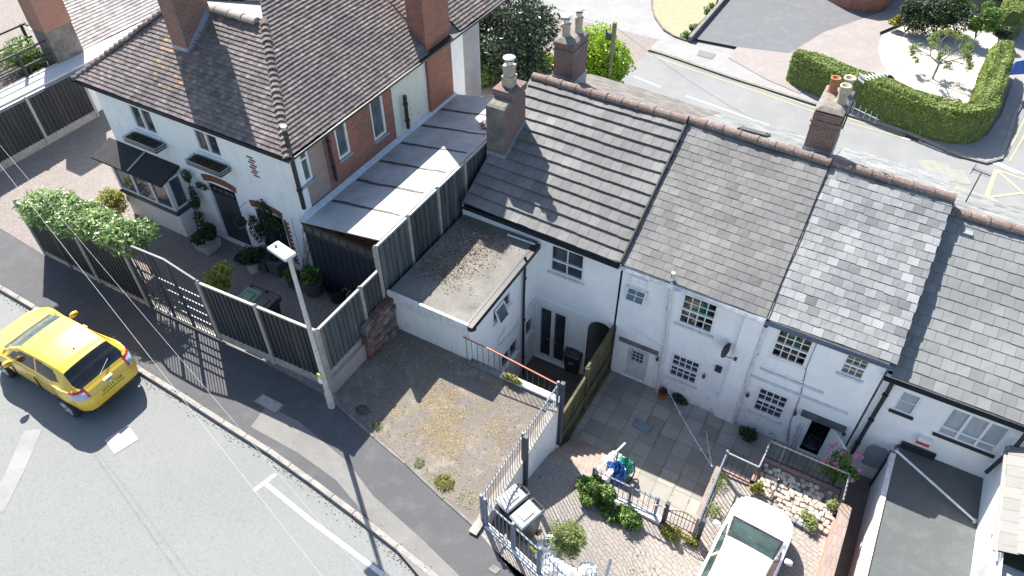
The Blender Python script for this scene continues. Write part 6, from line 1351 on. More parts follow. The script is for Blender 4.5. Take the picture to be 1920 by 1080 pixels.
#PART6
# ================================================================== plants, trees, hedges
L_dark=leafmat('evergreen_leaf',(.03,.055,.028),(.085,.12,.065),.4,.12)
L_lime=leafmat('lime_laurel_leaf',(.24,.40,.02),(.38,.52,.04),.35,.4)
L_mid=leafmat('mid_green_leaf',(.09,.18,.03),(.18,.28,.06),.45,.3)
L_hedge=leafmat('hedge_leaf',(.15,.22,.035),(.25,.31,.07),.6,.3)
L_bam=leafmat('bamboo_leaf',(.14,.25,.07),(.31,.41,.16),.35,.3)
L_yel=leafmat('yellow_green_leaf',(.28,.30,.05),(.36,.34,.08),.5,.35)
L_wild=leafmat('pale_weed_leaf',(.22,.30,.09),(.34,.34,.14),.6,.3)
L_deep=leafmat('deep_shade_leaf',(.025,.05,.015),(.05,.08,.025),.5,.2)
L_apple=leafmat('small_tree_leaf',(.16,.24,.06),(.26,.32,.09),.5,.35)
def tree(name,label,base,trunk_h,blobs,n,size,mat,seed,aspect=2,r0=.18,tv=.28):
    base=Vector(base); th=thing(name,label,'tree',base); mb=MB(); r=random.Random(seed); top=base+V(0,0,trunk_h)
    mb.tube([base-V(0,0,.1),base.lerp(top,.5)+V(.05,.03,0),top],[r0,r0*.8,r0*.6],10)
    for b in blobs[::2]: mid=top.lerp(Vector(b[0]),.5)+V(r.uniform(-.1,.1),r.uniform(-.1,.1),-.1); mb.tube([top-V(0,0,r.uniform(0,trunk_h*.4)),mid,Vector(b[0])],[r0*.45,r0*.3,r0*.1],6)
    mb.build('trunk',M_trunk,th); mb=MB(); leaves(mb,blobs,n,size,aspect,seed=seed,tv=tv,shell=.45); mb.build('crown',mat,th); return th
# dark evergreen behind the lean-to
c=P(945,72,Z=2.6); bl=blobs_in((c.x,c.y,2.4),(1.65,1.65,2.1),40,.6,1.0,3)
tree('evergreen_tree','large dark glossy evergreen tree behind the sheet roofed lean-to',(c.x,c.y,ZR),2.4,bl,24000,.17,L_dark,3,2.0,.2,tv=.35)
plant('laurel_bush','brilliant lime green laurel beyond the ridge of the terrace','shrub',P(1120,120,Z=1.7),(1.85,1.3,1.9),17000,.15,L_lime,5,1.9,blobs=44,rr=(.2,.4),base=V(*P(1122,118,Z=1.7).xy,ZR))
plant('garden_shrub','light green shrub in the gap between the lean-to and the dark evergreen','shrub',P(903,150,Z=1.3),(1.1,.8,1.1),6000,.14,L_mid,6,2,blobs=10)
plant('garden_shrub','yellow green sprigs under the right edge of the dark evergreen','shrub',P(1028,118,Z=1.3),(.7,.5,1.1),2600,.13,L_lime,7,2,blobs=7)
# bamboo like hedge over the fence
hp=[P(u,v,Z=ztl+.22) for u,v in ((58,388),(105,392),(150,410),(200,430),(243,447))]
th=thing('overhanging_shrub','long leafed glossy hedge spilling over the charcoal fence beside the gravel drive','hedge',(hp[2].x,hp[2].y,ZS)); mb=MB()
bb=[]; r=random.Random(2)
for i in range(44):
    t_=(i%22)/21*(len(hp)-1); k_=min(int(t_),len(hp)-2); q=hp[k_].lerp(hp[k_+1],t_-k_); bb.append((q+V(r.uniform(-.15,.15),r.uniform(-.28,.05) if i<22 else r.uniform(.15,.4),r.uniform(-.22,.06)),(.44,.40,.30),1))
leaves(mb,bb,13000,.20,4.6,seed=4,droop=.45,tv=.3,up=.6); mb.build('foliage',L_bam,th)
mb=MB()
for b in bb[::2]: mb.tube([V(b[0].x,b[0].y+.1,ZS),b[0]],.02,5)
mb.build('stem',M_trunk,th)
plant('yellow_bush','wispy yellow green bamboo standing by the bay window','shrub',P(212,372,Z=2.1),(.5,.4,.75),900,.2,L_yel,9,5,blobs=7,tv=.25,rr=(.35,.5))
plant('yellow_bush','golden feathery bush behind the charcoal fence by the gate','shrub',P(412,520,Z=2.2),(.42,.35,.55),1300,.19,L_yel,10,5.5,blobs=7,rr=(.35,.5))
# potted plants in the front garden
def potted(label,px,z,r_,h,potm,rad3,n,size,mat,seed,square=False,aspect=2.2,cat='potted plant'):
    b=P(*px,Z=z); th=thing('potted_plant',label,cat,b); mb=MB()
    if square: mb.hexa([(b.x-r_,b.y-r_,z),(b.x+r_,b.y-r_,z),(b.x+r_,b.y+r_,z),(b.x-r_,b.y+r_,z)],[(b.x-r_*1.15,b.y-r_*1.15,z+h),(b.x+r_*1.15,b.y-r_*1.15,z+h),(b.x+r_*1.15,b.y+r_*1.15,z+h),(b.x-r_*1.15,b.y+r_*1.15,z+h)])
    else: mb.lathe(b,[(0,0),(r_*.8,0),(r_,h),(r_*1.08,h),(r_*1.08,h-.03),(r_*.92,h-.04),(0,h-.06)],18)
    mb.build('pot',potm,th); mb=MB(); leaves(mb,blobs_in(b+V(0,0,h+rad3[2]*.6),[x*.6 for x in rad3],6,max(rad3)*.35,max(rad3)*.5,seed),n,size,aspect,seed=seed); mb.build('foliage',mat,th); return th
M_pg=mk('grey_pot',(.11,.12,.13),(.08,.085,.09),8,.6); M_pw=mk('white_pot',(.6,.6,.58),(.45,.45,.43),8,.6)
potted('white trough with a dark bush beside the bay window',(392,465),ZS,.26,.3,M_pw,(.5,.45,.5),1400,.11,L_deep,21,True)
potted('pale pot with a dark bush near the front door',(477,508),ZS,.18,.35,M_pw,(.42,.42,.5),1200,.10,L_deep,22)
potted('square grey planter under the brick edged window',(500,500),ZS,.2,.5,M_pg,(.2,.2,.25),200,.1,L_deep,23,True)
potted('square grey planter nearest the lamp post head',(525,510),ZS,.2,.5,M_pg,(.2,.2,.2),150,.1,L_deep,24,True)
potted('round grey tub with leafy green plants and canes',(590,548),ZS,.30,.48,M_pg,(.40,.40,.25),800,.14,L_mid,25,aspect=1.5)
potted('small grey tub with green leaves left of the larger tub',(552,535),ZS,.2,.35,M_pg,(.34,.3,.25),500,.13,L_mid,26,aspect=1.5)
b=P(635,560,Z=ZS); mb=MB(); mb.lathe(b,[(.22,0),(.30,.5),(.31,.5),(.29,.46),(.2,.1),(0,.1)],20); tag(mb.build('empty_tub',M_black,base=b),'empty black tub in the garden corner by the navy boards','tub')
b=P(672,572,Z=ZS); th=thing('tub_trug','grey rubble sack with looped handles in the fence corner','sack',b); mb=MB(); mb.lathe(b,[(0,0),(.2,0),(.27,.45),(.25,.45),(.18,.06)],14); mb.build('body',mk('sack_grey',(.3,.31,.33),(.2,.21,.23),8),th)
for s in (-.18,.12): mb=MB(); mb.tube([b+V(s+.12*math.cos(a)-.05,-.1+.1*s,.45+.2*math.sin(a)) for a in [k_*.39 for k_ in range(9)]],.018,6); mb.build('handle',mk('olive_handle',(.16,.18,.14),(.12,.13,.1),8),th)
th=thing('cane_bundle','bundle of thin garden canes leaning on the white corner wall','canes',P(575,500,Z=ZS)); mb=MB(); r=random.Random(3)
for i in range(9): a=P(572+r.uniform(-6,10),505,Z=ZS+.3); mb.tube([a,V(HX-.25+r.uniform(-.2,.5),HY-.12,3.2+r.uniform(-.5,.5))],.009,4)
mb.build('cane',mk('cane',(.35,.27,.18),(.25,.19,.13),8),th)
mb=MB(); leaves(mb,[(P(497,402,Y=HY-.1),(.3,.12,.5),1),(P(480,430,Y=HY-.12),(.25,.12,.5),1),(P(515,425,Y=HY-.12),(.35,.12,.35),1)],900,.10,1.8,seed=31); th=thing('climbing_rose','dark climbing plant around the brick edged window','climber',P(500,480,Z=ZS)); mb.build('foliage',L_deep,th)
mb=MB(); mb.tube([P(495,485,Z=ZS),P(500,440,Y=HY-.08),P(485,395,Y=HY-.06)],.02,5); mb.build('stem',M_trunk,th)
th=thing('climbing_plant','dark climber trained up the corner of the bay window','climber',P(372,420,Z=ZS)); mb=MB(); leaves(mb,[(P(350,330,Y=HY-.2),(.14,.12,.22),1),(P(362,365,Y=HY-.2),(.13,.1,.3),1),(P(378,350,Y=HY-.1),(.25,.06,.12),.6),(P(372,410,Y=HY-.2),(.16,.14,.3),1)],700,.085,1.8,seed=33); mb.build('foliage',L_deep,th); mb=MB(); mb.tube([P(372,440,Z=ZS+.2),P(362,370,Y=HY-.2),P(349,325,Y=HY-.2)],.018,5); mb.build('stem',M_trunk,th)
for i,(px,lab) in enumerate((((365,380),'hanging basket on a bracket between the bay and the front door'),((451,416),'hanging basket on a bracket right of the front door'))):
    q=P(*px,Y=HY-.4); th=thing('hanging_basket',lab,'hanging basket',q); mb=MB(); mb.lathe(q-V(0,0,.22),[(0,0),(.1,.03),(.16,.16),(.15,.16)],12); mb.build('basket',M_pg,th); mb=MB(); leaves(mb,[(q+V(0,0,.02),(.17,.17,.12),1)],160,.08,2,seed=40+i); mb.build('foliage',L_deep,th); mb=MB(); mb.tube([q,q+V(0,0,.42),V(q.x,HY,q.z+.45)],.008,5); mb.build('bracket',M_blackm,th)
# flat stones in the gravel
# ---- weeds on the plot, bushes by the bins and drive
def weedpatch(name,label,px,z,rad3,n,size,mat,seed,aspect=5,cat='weeds'):
    c=P(*px,Z=z); th_=MB(); leaves(th_,[(c+V(0,0,rad3[2]*.5),rad3,1)],n,size,aspect,seed=seed,up=.1); return tag(th_.build(name,mat,base=c),label,cat)
weedpatch('weed_clump','yellow green grassy clump at the front edge of the stony plot',(833,905),ZS,(.26,.2,.08),420,.10,L_yel,1)
weedpatch('weed_clump','small bright weed near the footway edge of the plot',(786,868),ZS,(.12,.14,.06),120,.08,L_mid,2)
weedpatch('weed_clump','green tuft in shade at the corner of the fence shadow',(708,800),ZS,(.14,.12,.07),110,.09,L_mid,3)
weedpatch('weed_clump','dull green weeds in the shaded part of the plot',(680,770),ZS,(.2,.15,.05),140,.08,L_deep,4)
weedpatch('weed_clump','green weeds at the foot of the pink wall',(700,655),ZS,(.2,.12,.06),120,.07,L_deep,41)
weedpatch('weed_clump','tall grass on the white topped wall behind the plot',(960,713),ZS+.12,(.3,.07,.12),420,.13,L_yel,5)
weedpatch('weed_clump','green plants growing between the plot railings and wall',(1010,812),1.0,(.1,.45,.12),500,.09,L_yel,6)
weedpatch('weed_clump','sparse dry weeds along the plot edge beside the kerb of pale stone',(880,940),ZS,(.3,.25,.05),200,.06,L_wild,7)
mb=MB(); r=random.Random(91); mc=P(835,790,Z=ZS)
for _ in range(17000):
    a=r.uniform(0,6.28); q=math.sqrt(r.random()); x=mc.x+1.5*q*math.cos(a); y=mc.y+.95*q*math.sin(a)
    if r.random()<.4: x,y=r.uniform(-9.5,-4.8),r.uniform(6.6,10.2)
    if not in_patch(x,y): continue
    if math.sin(x*3.3+y*2.1)+math.sin(x*7.1-y*5.2)*.6+r.uniform(-.5,.5)<-.25: continue
    th_=r.uniform(0,6.28); L=r.uniform(.012,.035); d=V(math.cos(th_),math.sin(th_),r.uniform(.1,.5))*L; s=V(-math.sin(th_),math.cos(th_),0)*L*.35; p_=V(x,y,ZS+.005); mb.poly([p_-s,p_+s,p_+d],0 if r.random()<.5 else 1,r.uniform(.6,1.4))
tag(mb.build('dry_moss',[leafmat('ochre_moss',(.30,.215,.09),(.26,.165,.06),.9,.1),leafmat('straw',(.40,.34,.22),(.30,.25,.15),.9,.1)]),kind='stuff')
plant('bushy_weeds','loose pale green bush of weeds between the bins and the paved drive','shrub',P(1058,1005,Z=1.1),(.72,.6,.55),5000,.08,L_wild,8,3.4,blobs=24,rr=(.18,.32))
plant('ivy_bush','lush green bush swallowing the left end of the yard railings','shrub',P(1112,925,Z=.0),(.66,.5,.62),6500,.10,L_mid,11,1.8,blobs=22,rr=(.2,.36))
plant('ivy_bush','low green creeper along the foot of the yard railings','shrub',P(1172,968,Z=-.2),(.75,.3,.26),2600,.09,L_mid,12,1.8,blobs=9,rr=(.25,.35))
plant('low_plant','yellow green plant at the foot of the little gate posts','plant',P(1262,1000,Z=-.35),(.45,.16,.13),700,.08,L_yel,13,2,blobs=6,stem=False)
plant('low_plant','yellow green plant beside the gate post next to the white car','plant',P(1298,1015,Z=-.35),(.22,.15,.14),400,.08,L_yel,14,2,blobs=4,stem=False)
plant('low_plant','bright yellow flowered plant between the short and long railings','plant',P(1422,915,Z=-.2),(.2,.22,.2),700,.07,L_yel,15,2,blobs=5,stem=False)
plant('low_plant','dark ivy against the wall below the white downpipe','plant',P(1402,812,Z=-1.2),(.42,.2,.18),800,.08,L_deep,16,2,blobs=5,stem=False)
plant('low_plant','small green plants at the wall foot behind the terracotta pot','plant',P(1275,748,Z=-1.25),(.3,.12,.12),350,.08,L_deep,17,2,blobs=4,stem=False)
plant('low_plant','straggling green weeds at the corner of the rubble bed','plant',P(1512,978,Z=-.3),(.38,.3,.14),800,.08,L_wild,18,2.4,blobs=6,stem=False)
plant('low_plant','grey green trailing plant at the right end of the rubble bed','plant',P(1565,945,Z=-.25),(.28,.3,.14),600,.07,L_wild,19,2.4,blobs=6,stem=False)
for i,(px,z,lab) in enumerate((((1350,905),-.3,'scrubby twigs inside the railings nearest the clothes line post'),((1335,960),-.3,'scrubby weeds between the side railings and the white car'))):
    plant('low_plant',lab,'plant',P(*px,Z=z),(.14,.4,.12),260,.07,L_wild,50+i,3,blobs=5,stem=False)
mb=MB(); r=random.Random(77)
for _ in range(1900):
    x,y=r.uniform(-4.4,-.7),r.uniform(5.5,9.4)
    if math.sin(x*2.1+1)*math.cos(y*1.9)+.6*math.sin(x*5+y*4)<.55: continue
    z=zD(x,y)+.01; a=r.uniform(0,6.28); L=r.uniform(.02,.05); d=V(math.cos(a),math.sin(a),r.uniform(.2,1))*L; s=V(-math.sin(a),math.cos(a),0)*L*.3; p_=V(x,y,z); mb.poly([p_-s,p_+s,p_+d],0,r.uniform(.6,1.3))
for _ in range(1500):
    i=r.randrange(0,15); j=r.randrange(0,10); x=-4.6+i*.488*1.0; y=ZY; x=round((r.uniform(-3,2.3))/.488)*.488+r.gauss(0,.015); y=r.uniform(11,14.1)
    if math.sin(x*3+y*2.2)<.35: continue
    a=r.uniform(0,6.28); L=r.uniform(.015,.04); d=V(math.cos(a),math.sin(a),.6)*L; s=V(-math.sin(a),math.cos(a),0)*L*.4; p_=V(x,y,ZY+.004); mb.poly([p_-s,p_+s,p_+d],0,r.uniform(.5,1.1))
tag(mb.build('paving_weeds',L_wild),kind='stuff')
# valerian with pink heads
c=P(1575,880,Z=-.1); vt=plant('valerian','pink flowering valerian growing at the top of the alley','flowering plant',c,(.45,.45,.55),3000,.085,L_mid,20,2.2,blobs=9,rr=(.35,.5),base=(c.x,c.y,ZY))
mb=MB(); r=random.Random(6); M_pink2=flat('pink_petal',(.62,.22,.38),.7,tint=True)
for _ in range(17):
    q=c+V(r.uniform(-.5,.5),r.uniform(-.45,.5),r.uniform(.25,.55))
    mb=MB()
    for _k in range(42):
        d=V(r.gauss(0,1),r.gauss(0,1),r.gauss(0,1)).normalized(); p_=q+d*r.uniform(.03,.075); a=V(r.gauss(0,1),r.gauss(0,1),r.gauss(0,1)).normalized()*.018; b_=d.cross(a); mb.poly([p_-a,p_+b_,p_+a,p_-b_],0,r.uniform(.7,1.4))
    mb.build('flower_head',M_pink2,vt)
# terracotta pot
potted('small terracotta pot with a red leafed plant by the soil pipe',(1241,745),ZY,.13,.2,M_potr,(.16,.16,.12),160,.08,leafmat('red_leaf',(.14,.05,.03),(.09,.07,.03)),30)
# ---- bicycle and tarpaulins
th=thing('blue_tarpaulin','crumpled bright blue tarpaulin heaped beside the bicycle','tarpaulin',P(1150,905,Z=ZY+.3))
def crumple(name,c,rad3,mat,seed,th=None,n=20):
    r=random.Random(seed); mb=MB(); c=Vector(c); G=[[None]*(2*n) for _ in range(n+1)]
    for i in range(n+1):
        for j in range(2*n):
            a=math.pi*i/n*.55; b_=math.pi*j/n; f=1+.13*math.sin(5*b_+seed+i*.4)+.10*math.sin(9*b_-i*.9)+.05*math.sin(17*b_+i*1.7)+r.uniform(-.05,.05); G[i][j]=c+V(rad3[0]*math.sin(a)*math.cos(b_)*f,rad3[1]*math.sin(a)*math.sin(b_)*f,rad3[2]*math.cos(a)*(1+.12*math.sin(i*1.3+b_*3)+r.uniform(-.04,.04)))
    for i in range(n):
        for j in range(2*n): mb.poly([G[i][j],G[i+1][j],G[i+1][(j+1)%(2*n)],G[i][(j+1)%(2*n)]])
    return mb.build(name,mat,th) if th else mb.build(name,mat,base=c)
crumple('sheet',P(1152,895,Z=-1.0),(.30,.33,.55),mk('blue_tarp',(.02,.13,.42),(.015,.09,.30),4,.35),3,th)
c=P(1062,1062,Z=1.0); shh=thing('plastic_sheeting','crumpled white plastic sheeting beneath the pale weeds','sheeting',c)
for k_,(dx,dy,sx,sy,sz) in enumerate(((-.55,.25,.26,.30,.34),(-.25,-.05,.32,.22,.28),(.15,-.1,.30,.22,.30),(.42,.12,.22,.28,.34))): crumple('sheet_fold',V(c.x+dx,c.y+dy,.72),(sx,sy,sz),mk('white_plastic',(.82,.82,.82),(.74,.75,.76),6,.4),30+k_,shh,n=22)
tag(crumple('green_sack',P(1170,878,Z=-1.05),(.24,.22,.38),mk('green_tarp',(.04,.38,.24),(.03,.28,.18),4,.4),4),'bright green sack behind the blue tarpaulin','sack')
tag(crumple('white_sack',P(1150,872,Z=-1.1),(.28,.34,.35),mk('white_bag',(.72,.7,.64),(.6,.58,.52),4,.6),5),'off white bag slumped against the step wall','sack')
bk=thing('bicycle','old bicycle leaning beside the tarpaulins at the edge of the sunny flags','bicycle',P(1178,905,Z=ZY)); bc=P(1181,892,Z=ZY+.33); M_tyre=mk('brown_tyre',(.10,.07,.06),(.07,.05,.045),9,.8)
bx=V(bc.x,bc.y,0); dd_=V(-.35,-.94,0).normalized(); side=V(.94,-.35,0).normalized(); tilt=(V(0,0,1)+side*-.45).normalized()
def whl(c,r_):
    mb=MB(); pts=[c+dd_*r_*math.cos(a)+tilt*r_*math.sin(a) for a in [k_*math.pi/14 for k_ in range(29)]]; mb.tube(pts,.02,6,cap=False); w=mb.build('wheel',M_tyre,bk); mb=MB()
    for k_ in range(14): a=k_*math.pi/7; mb.tube([c,c+dd_*r_*math.cos(a)+tilt*r_*math.sin(a)],.003,3)
    mb.tube([c-side*.04,c+side*.04],.025,6); mb.build('spokes',M_galv,w)
w1c=V(bx.x,bx.y,ZY)+tilt*.33; w2c=w1c+dd_*.98; whl(w1c,.32); whl(w2c,.32)
bbk=w1c+dd_*.43-tilt*.03; seat=bbk-dd_*.12+tilt*.5; head=w2c-dd_*.15+tilt*.45
mb=MB()
for a,b_ in ((w1c,bbk),(bbk,seat),(w1c,seat),(seat-tilt*.08,head),(bbk,head-tilt*.1),(head,w2c)): mb.tube([a,b_],.016,6)
mb.build('frame',mk('bike_blue',(.12,.16,.2),(.2,.2,.2),9,.4),bk); mb=MB(); mb.obox(seat+tilt*.06,dd_*.13,side*.06,tilt*.03); mb.build('saddle',M_black,bk,bevel=.02); mb=MB(); mb.tube([head+tilt*.1-side*.28-dd_*.1,head+tilt*.12,head+tilt*.1+side*.28-dd_*.1],.013,6); mb.build('handlebar',M_galv,bk)
# white crate by the railings
b=P(1200,955,Z=ZY+.5); mb=MB(); mb.box((-2.55,9.72,ZY),(-1.35,10.1,ZY+.42)); mb.box((-2.5,9.76,ZY+.42),(-1.4,10.06,ZY+.5)); tag(mb.build('white_trough',mk('white_trough',(.68,.70,.72),(.5,.52,.54),5,.5),base=(-2,9.9,ZY),bevel=.02),'white trough standing behind the ivy covered railings','trough')
th=thing('propped_board','short dark timber lying on the drive at the bottom edge','timber',P(1135,1070,Z=.3)); mb=MB(); mb.beam(P(1146,1048,Z=.35),P(1132,1095,Z=.1),.07,.06); mb.build('beam',M_grey,th)
# ---- far side hedge, tree and garden
def hedgebox(name,label,path,w,h,z,seed):
    th=thing(name,label,'hedge',(path[0].x,path[0].y,z)); mb=MB(); r=random.Random(seed); path=[V(p.x,p.y,0) for p in path]; ns=16; rings=[]
    pts=[]; 
    for i in range(len(path)-1):
        L=(path[i+1]-path[i]).length; k=max(2,int(L/.12)); pts+= [path[i].lerp(path[i+1],j/k) for j in range(k)]
    pts.append(path[-1]); pts=[sum((pts[max(0,min(len(pts)-1,i+o))] for o in range(-5,6)),Vector())/11 if 5<i<len(pts)-6 else pts[i] for i in range(len(pts))]
    for i,p in enumerate(pts):
        d=(pts[min(i+1,len(pts)-1)]-pts[max(i-1,0)]).normalized(); s=V(d.y,-d.x,0); e=min(i,len(pts)-1-i)/6; f=min(1,.45+.55*math.sqrt(min(1,e)))
        ring=[]
        for j in range(ns+1):
            a=math.pi*j/ns; cx=math.copysign(abs(math.cos(a))**.45,math.cos(a)); sz=abs(math.sin(a))**.40
            q=1+.035*math.sin(i*.31+j)+.03*math.sin(i*.11+j*2.3)+r.uniform(-.02,.02); ring.append(V(p.x,p.y,z)+s*(w*cx*f*q)+V(0,0,max(0,h*sz*(.88+.12*f)*q)))
        rings.append(ring)
    for i in range(len(rings)-1):
        for j in range(ns): mb.poly([rings[i][j],rings[i][j+1],rings[i+1][j+1],rings[i+1][j]])
    for e in (0,-1): mb.poly(rings[e])
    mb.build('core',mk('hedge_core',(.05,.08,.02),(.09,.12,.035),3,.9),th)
    lf=MB(); cols=len(rings)
    for _ in range(26000):
        i=r.randrange(cols-1); j=r.randrange(ns); a,b_,c_,d_=rings[i][j],rings[i][j+1],rings[i+1][j+1],rings[i+1][j]; u,v=r.random(),r.random(); p=a.lerp(b_,u).lerp(d_.lerp(c_,u),v); n=(b_-a).cross(d_-a).normalized()
        cc_=V(pts[i].x,pts[i].y,z+h*.4); n=n if n.dot(p-cc_)>0 else -n
        t1=V(r.gauss(0,1),r.gauss(0,1),r.gauss(0,1)); t1=(t1-n*t1.dot(n)*.5).normalized(); t2=(n.cross(t1)+n*r.gauss(0,.5)).normalized(); L=.05*r.uniform(.6,1.5); p=p+n*r.uniform(0,.05)
        lf.poly([p-t1*L,p+t2*L*.5,p+t1*L,p-t2*L*.5],0,max(.5,min(1.7,1+r.gauss(0,.22))))
    lf.build('foliage',L_hedge,th); return th
hz=1.45
ht=[P(u,v,Z=ZR+hz) for u,v in ((1493,92),(1560,118),(1640,147),(1720,175),(1800,203),(1845,200),(1862,165),(1878,110),(1890,74))]
hedgebox('clipped_hedge','long clipped green hedge turning the corner around the cream gravel garden',ht,.52,hz,ZR,3)
hz2=1.4; ht2=[P(u,v,Z=ZR+hz2) for u,v in ((1905,20),(1930,-60),(1950,-130))]
hedgebox('clipped_hedge','second clipped hedge cut off by the top right corner',ht2,.6,hz2,ZR,4)
tb=P(1748,148,Z=ZR); 
th=thing('small_garden_tree','small open branched tree with pale young leaves on the cream gravel','tree',tb); mb=MB(); r=random.Random(9); tips=[]
def branch(p,d,L,rad_,depth):
    q=p+d*L*.5+V(r.uniform(-.05,.05),r.uniform(-.05,.05),0)*L; e=p+d*L; mb.tube([p,q,e],[rad_,rad_*.85,rad_*.65],6)
    if depth==0: tips.append(e); return
    for _ in range(3):
        nd=(d+V(r.gauss(0,.55),r.gauss(0,.55),r.gauss(.05,.3))).normalized(); branch(e,nd,L*r.uniform(.6,.85),rad_*.6,depth-1)
branch(tb,V(.02,.05,1),.75,.07,0) ; s0=tips.pop()
for d in ((-.9,.1,.5),(-.3,.5,.9),(.5,.4,.8),(.7,-.2,.6),(-.2,-.5,.8)): branch(s0,V(*d).normalized(),.55,.04,3)
mb.build('trunk',mk('grey_bark',(.3,.28,.25),(.2,.18,.16),9),th); mb=MB(); leaves(mb,[(t_,(.16,.16,.12),1) for t_ in tips if r.random()<.85],4200,.085,1.8,seed=8,shell=.9); mb.build('crown',L_apple,th)
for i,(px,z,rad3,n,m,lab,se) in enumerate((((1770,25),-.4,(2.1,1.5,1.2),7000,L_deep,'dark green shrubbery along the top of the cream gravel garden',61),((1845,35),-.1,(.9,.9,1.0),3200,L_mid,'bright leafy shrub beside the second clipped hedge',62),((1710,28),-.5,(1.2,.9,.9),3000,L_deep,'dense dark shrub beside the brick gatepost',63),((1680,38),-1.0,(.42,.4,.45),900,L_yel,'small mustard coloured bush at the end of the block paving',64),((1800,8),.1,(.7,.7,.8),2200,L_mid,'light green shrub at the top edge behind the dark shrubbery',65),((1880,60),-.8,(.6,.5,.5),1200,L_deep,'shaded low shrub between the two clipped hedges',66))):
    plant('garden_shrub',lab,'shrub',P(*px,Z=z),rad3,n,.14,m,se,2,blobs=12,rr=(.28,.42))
for i,px in enumerate(((1335,10),(1325,22),(1300,50),(1288,66))): plant('edging_shrub','low green tuft %s in the border beside the dry lawn'%('nearest the top edge','second from the top edge','below the gap','at the tip of the border')[i],'shrub',P(*px,Z=ZR+.1),(.3,.4,.22),350,.1,L_mid,70+i,2.2,blobs=4,stem=False)
bx=[P(u,v,Z=ZR) for u,v in ((1368,-10),(1292,78))]; mb=MB(); mb.beam(bx[0]+V(0,0,.12),bx[1]+V(0,0,.12),.18,.28); tag(mb.build('border_wall',M_kerb2,base=bx[1]),'low dark edged wall between the planted border and the asphalt drive','wall')
mb=MB(); pts=[P(u,v,Z=ZR+.04) for u,v in ((1222,-30),(1222,10),(1228,32),(1245,56),(1265,68),(1286,75))]
for a,b_ in zip(pts,pts[1:]): mb.beam(a,b_,.08,.08)
struct(mb.build('lawn_edging',M_kerb2))
bwp=P(1610,22,Z=ZR); fw2=thing('brick_house_front','corner of a red brick house front at the top edge','house',bwp); mb=MB(); a=P(1560,5,Z=ZR); b_=P(1655,20,Z=ZR)
n=12; prev=None; pts=[P(u,v,Z=ZR) for u,v in ((1530,-12),(1565,8),(1590,18),(1620,24),(1650,22),(1668,8),(1690,-40))]
mb.prism([V(p.x,p.y,ZR) for p in ccw(pts)],(0,0,1.2)); mb.build('bay_wall',M_brick,fw2)
mb=MB(); h0=P(1330,-75,Z=ZR); h1=P(1720,20,Z=ZR); y0=P(1560,-30,Z=ZR).y+.6
# house whose roofline shades the drive
for (xa,xb,yy,zt_) in ((h0.x-2,P(1500,0,Z=ZR).x+2.0,y0+2.2,4.2),(P(1500,0,Z=ZR).x+2.0,h1.x+4,y0+1.6,4.6)):
    mb.box((xa,yy,ZR),(xb,yy+7,ZR+zt_))
mb.build('main_wall',M_brick,fw2)
# utility pole
ub=P(1148,108,Z=1.2); ut=P(1153,42,Z=0)
yy=P(1122,118,Z=1.7).y-.6; t_=P(1153,42,Y=yy); b_=P(1147,112,Y=yy)
up_=thing('telegraph_pole','weathered greenish telegraph pole rising from the lime laurel','telegraph pole',(t_.x,yy,ZR)); mb=MB(); mb.tube([V(t_.x,yy,ZR),V(t_.x,yy,t_.z)],.10,12,r1=.085); mb.build('pole',mk('green_pole',(.13,.15,.08),(.2,.18,.12),5,.9),up_); mb=MB(); mb.box((t_.x-.32,yy-.05,t_.z-.75),(t_.x-.1,yy+.05,t_.z-.45)); mb.box((t_.x-.3,yy-.1,t_.z-.45),(t_.x-.26,yy-.02,t_.z-.3)); mb.build('bracket',M_blackm,up_)
# overhead wires
def wire(label,pts,r_,mat,sag=.3):
    a,b_=pts; mb=MB(); mb.tube([a.lerp(b_,k_/24)-V(0,0,sag*math.sin(math.pi*k_/24)) for k_ in range(25)],r_,5); return tag(mb.build('overhead_wire',mat,base=a),label,'wire')
M_wire=mk('pale_wire',(.42,.43,.42),(.36,.37,.36),9,.7)
wire('lower pale overhead wire crossing above the yellow car roof',(P(-60,232,Z=6.5),P(800,1330,Z=5.5)),.0038,M_wire,.1)
wire('upper pale overhead wire crossing above the yellow car tail lamp',(P(-40,225,Z=6.8),P(900,1330,Z=5.8)),.0028,M_wire,.1)
M_wd=mk('dark_wire',(.12,.13,.13),(.1,.1,.1),9,.6)
wire('thin dark wire from the telegraph pole toward the top left',(V(t_.x,yy,t_.z-.1),P(980,-25,Z=4.0)),.007,M_wd)
wire('thin dark wire from the telegraph pole down across the road',(V(t_.x,yy,t_.z-.15),P(1560,300,Z=3.5)),.007,M_wd)
# ---- blue board at the right edge
a,b_,c_,d_=[P(u,v,Z=z) for u,v,z in ((1903,117,ZR+1.5),(1990,100,ZR+1.5),(1990,134,ZR+.9),(1890,141,ZR+.9))]
bs=thing('blue_sign','bright blue sign board standing beyond the end of the clipped hedge','sign',V(a.x,a.y,ZR)); mb=MB(); mb.prism([a,b_,c_,d_],(0.01,.03,.02)); mb.build('board',mk('blue_board',(.01,.13,.50),(.01,.10,.42),3,.4),bs); mb=MB(); mb.tube([V(a.x,a.y,ZR),a],.03,6); mb.tube([V(b_.x,b_.y,ZR),b_],.03,6); mb.build('post',M_galv,bs)
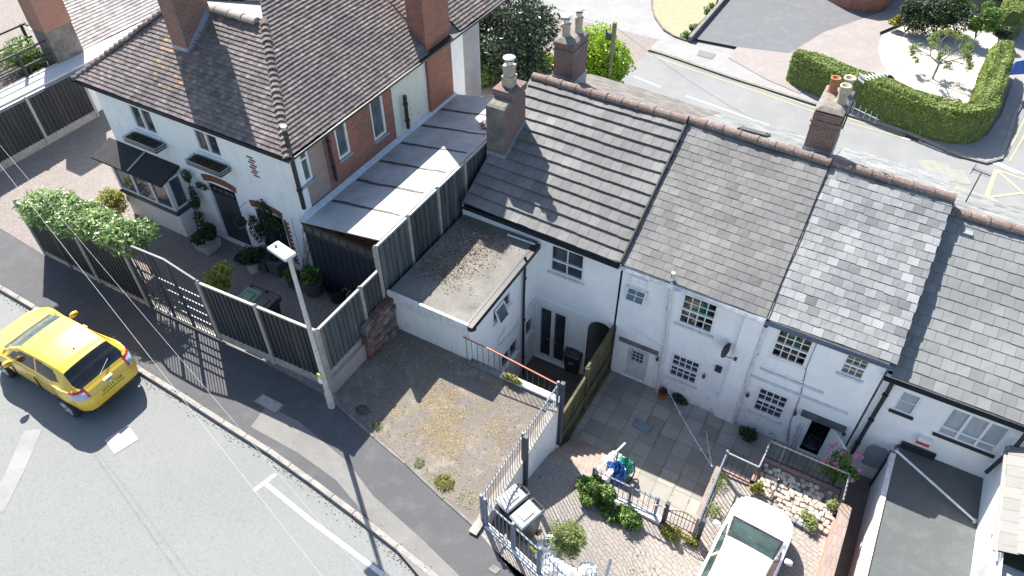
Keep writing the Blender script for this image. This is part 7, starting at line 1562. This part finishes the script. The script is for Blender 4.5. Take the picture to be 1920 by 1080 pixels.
# road litter, leaves in gutters
mb=MB(); r=random.Random(17)
for _ in range(900):
    i=r.randrange(2,len(K)-3); q=K[i].lerp(K[i+1],r.random()); d=(K[i+1]-K[i]).normalized(); s=V(-d.y,d.x,0)*(1 if r.random()<.75 else -1); o=abs(r.gauss(0,.12)); q=q-s*(o+ (.0))
    z=(ZS-.1 if True else ZS)+.004; sz=r.uniform(.004,.014)
    side_=(q-K[i]).dot(V(d.y,-d.x,0)); z=ZS-.096 if side_>.0 else ZS+.004
    mb.hexa([(q.x-sz,q.y-sz,z),(q.x+sz,q.y-sz,z),(q.x+sz,q.y+sz,z),(q.x-sz,q.y+sz,z)],[(q.x-sz*.5,q.y-sz*.5,z+sz),(q.x+sz*.5,q.y-sz*.5,z+sz),(q.x+sz*.5,q.y+sz*.5,z+sz),(q.x-sz*.5,q.y+sz*.5,z+sz)],r.choice((0,1)),r.uniform(.6,1.3))
tag(mb.build('gutter_grit',[MATS['stone_chip'],MATS['dead_leaf']]),kind='stuff')
# dead ornaments on balcony
plant('balcony_plant','tangle of pale potted plants on the roof balcony','potted plant',V(nx-1.9,yR-1.1,bz+.5),(.7,1.1,.5),2600,.12,L_mid,90,2.2,blobs=8)
mb=MB(); q=V(nx-1.9,yR-.15,bz+1.25); mb.lathe(q-V(0,0,.2),[(0,0),(.1,.0),(.09,.15),(.30,.2),(.31,.24),(.1,.26),(0,.32)],14); tag(mb.build('white_lamp_shade',M_pw,base=q),'round white metal bowl lamp on the balcony rail','lamp')
# heap on lean-to roof
tag(crumple('dark_bundle',P(914,232,Z=ztf-.02),(.22,.22,.07),mk('purple_bundle',(.16,.1,.12),(.3,.25,.27),14),14),'small heap of dried purple debris at the back corner of the lean-to roof','debris')
# interior coloured cloths behind the two sash windows
for (w,hh,se) in ((w1,hB,4),(w3,hC,5)):
    for (fx,col,sc,zz) in ((.5,(.03,.40,.16),.24,.45),(.2,(.45,.34,.2),.2,.45),(.8,(.25,.08,.1),.18,.35),(.35,(.5,.45,.38),.16,.75)):
        x=w[0]+(w[1]-w[0])*fx; z=w[2]+(w[3]-w[2])*zz; o=crumple('room_clutter',(x,YF+.38,z-.1),(sc,.14,sc*1.3),mk('clutter_%d%d'%(se,int(fx*100)),col,tuple(q*.5 for q in col),5,.5),se+int(fx*10),hh)
# ================================================================== camera, light, world
cam=bpy.data.cameras.new('camera'); co=bpy.data.objects.new('camera',cam); COL.objects.link(co); S.camera=co
cam.sensor_width=36; cam.lens=36*F/1920; cam.clip_end=2000; cam.clip_start=.1
M4=Matrix([[RC[i][0],RC[i][1],RC[i][2],0] for i in range(3)]+[[0,0,0,1]]); M4.translation=(0,0,CH); co.matrix_world=M4
az=rad(142.4); el=rad(47)
sun=bpy.data.lights.new('sun','SUN'); sun.energy=5; sun.angle=rad(.53); sun.color=(1,.955,.89); so=bpy.data.objects.new('sun',sun); COL.objects.link(so)
dvec=V(math.cos(az)*math.cos(el),math.sin(az)*math.cos(el),math.sin(el)); so.rotation_euler=dvec.to_track_quat('Z','Y').to_euler(); so.location=(0,0,40)
w=bpy.data.worlds.new('World'); S.world=w; w.use_nodes=True; t=w.node_tree; bg=t.nodes['Background']; sky=t.nodes.new('ShaderNodeTexSky'); sky.sky_type='NISHITA'; sky.sun_disc=False; sky.sun_elevation=el; sky.sun_rotation=math.pi/2-az; t.links.new(sky.outputs[0],bg.inputs[0]); bg.inputs[1].default_value=.10
S.view_settings.view_transform='Standard'; S.view_settings.look='None'; S.view_settings.exposure=1.25; S.view_settings.gamma=1
S.render.engine='CYCLES'; S.cycles.max_bounces=6
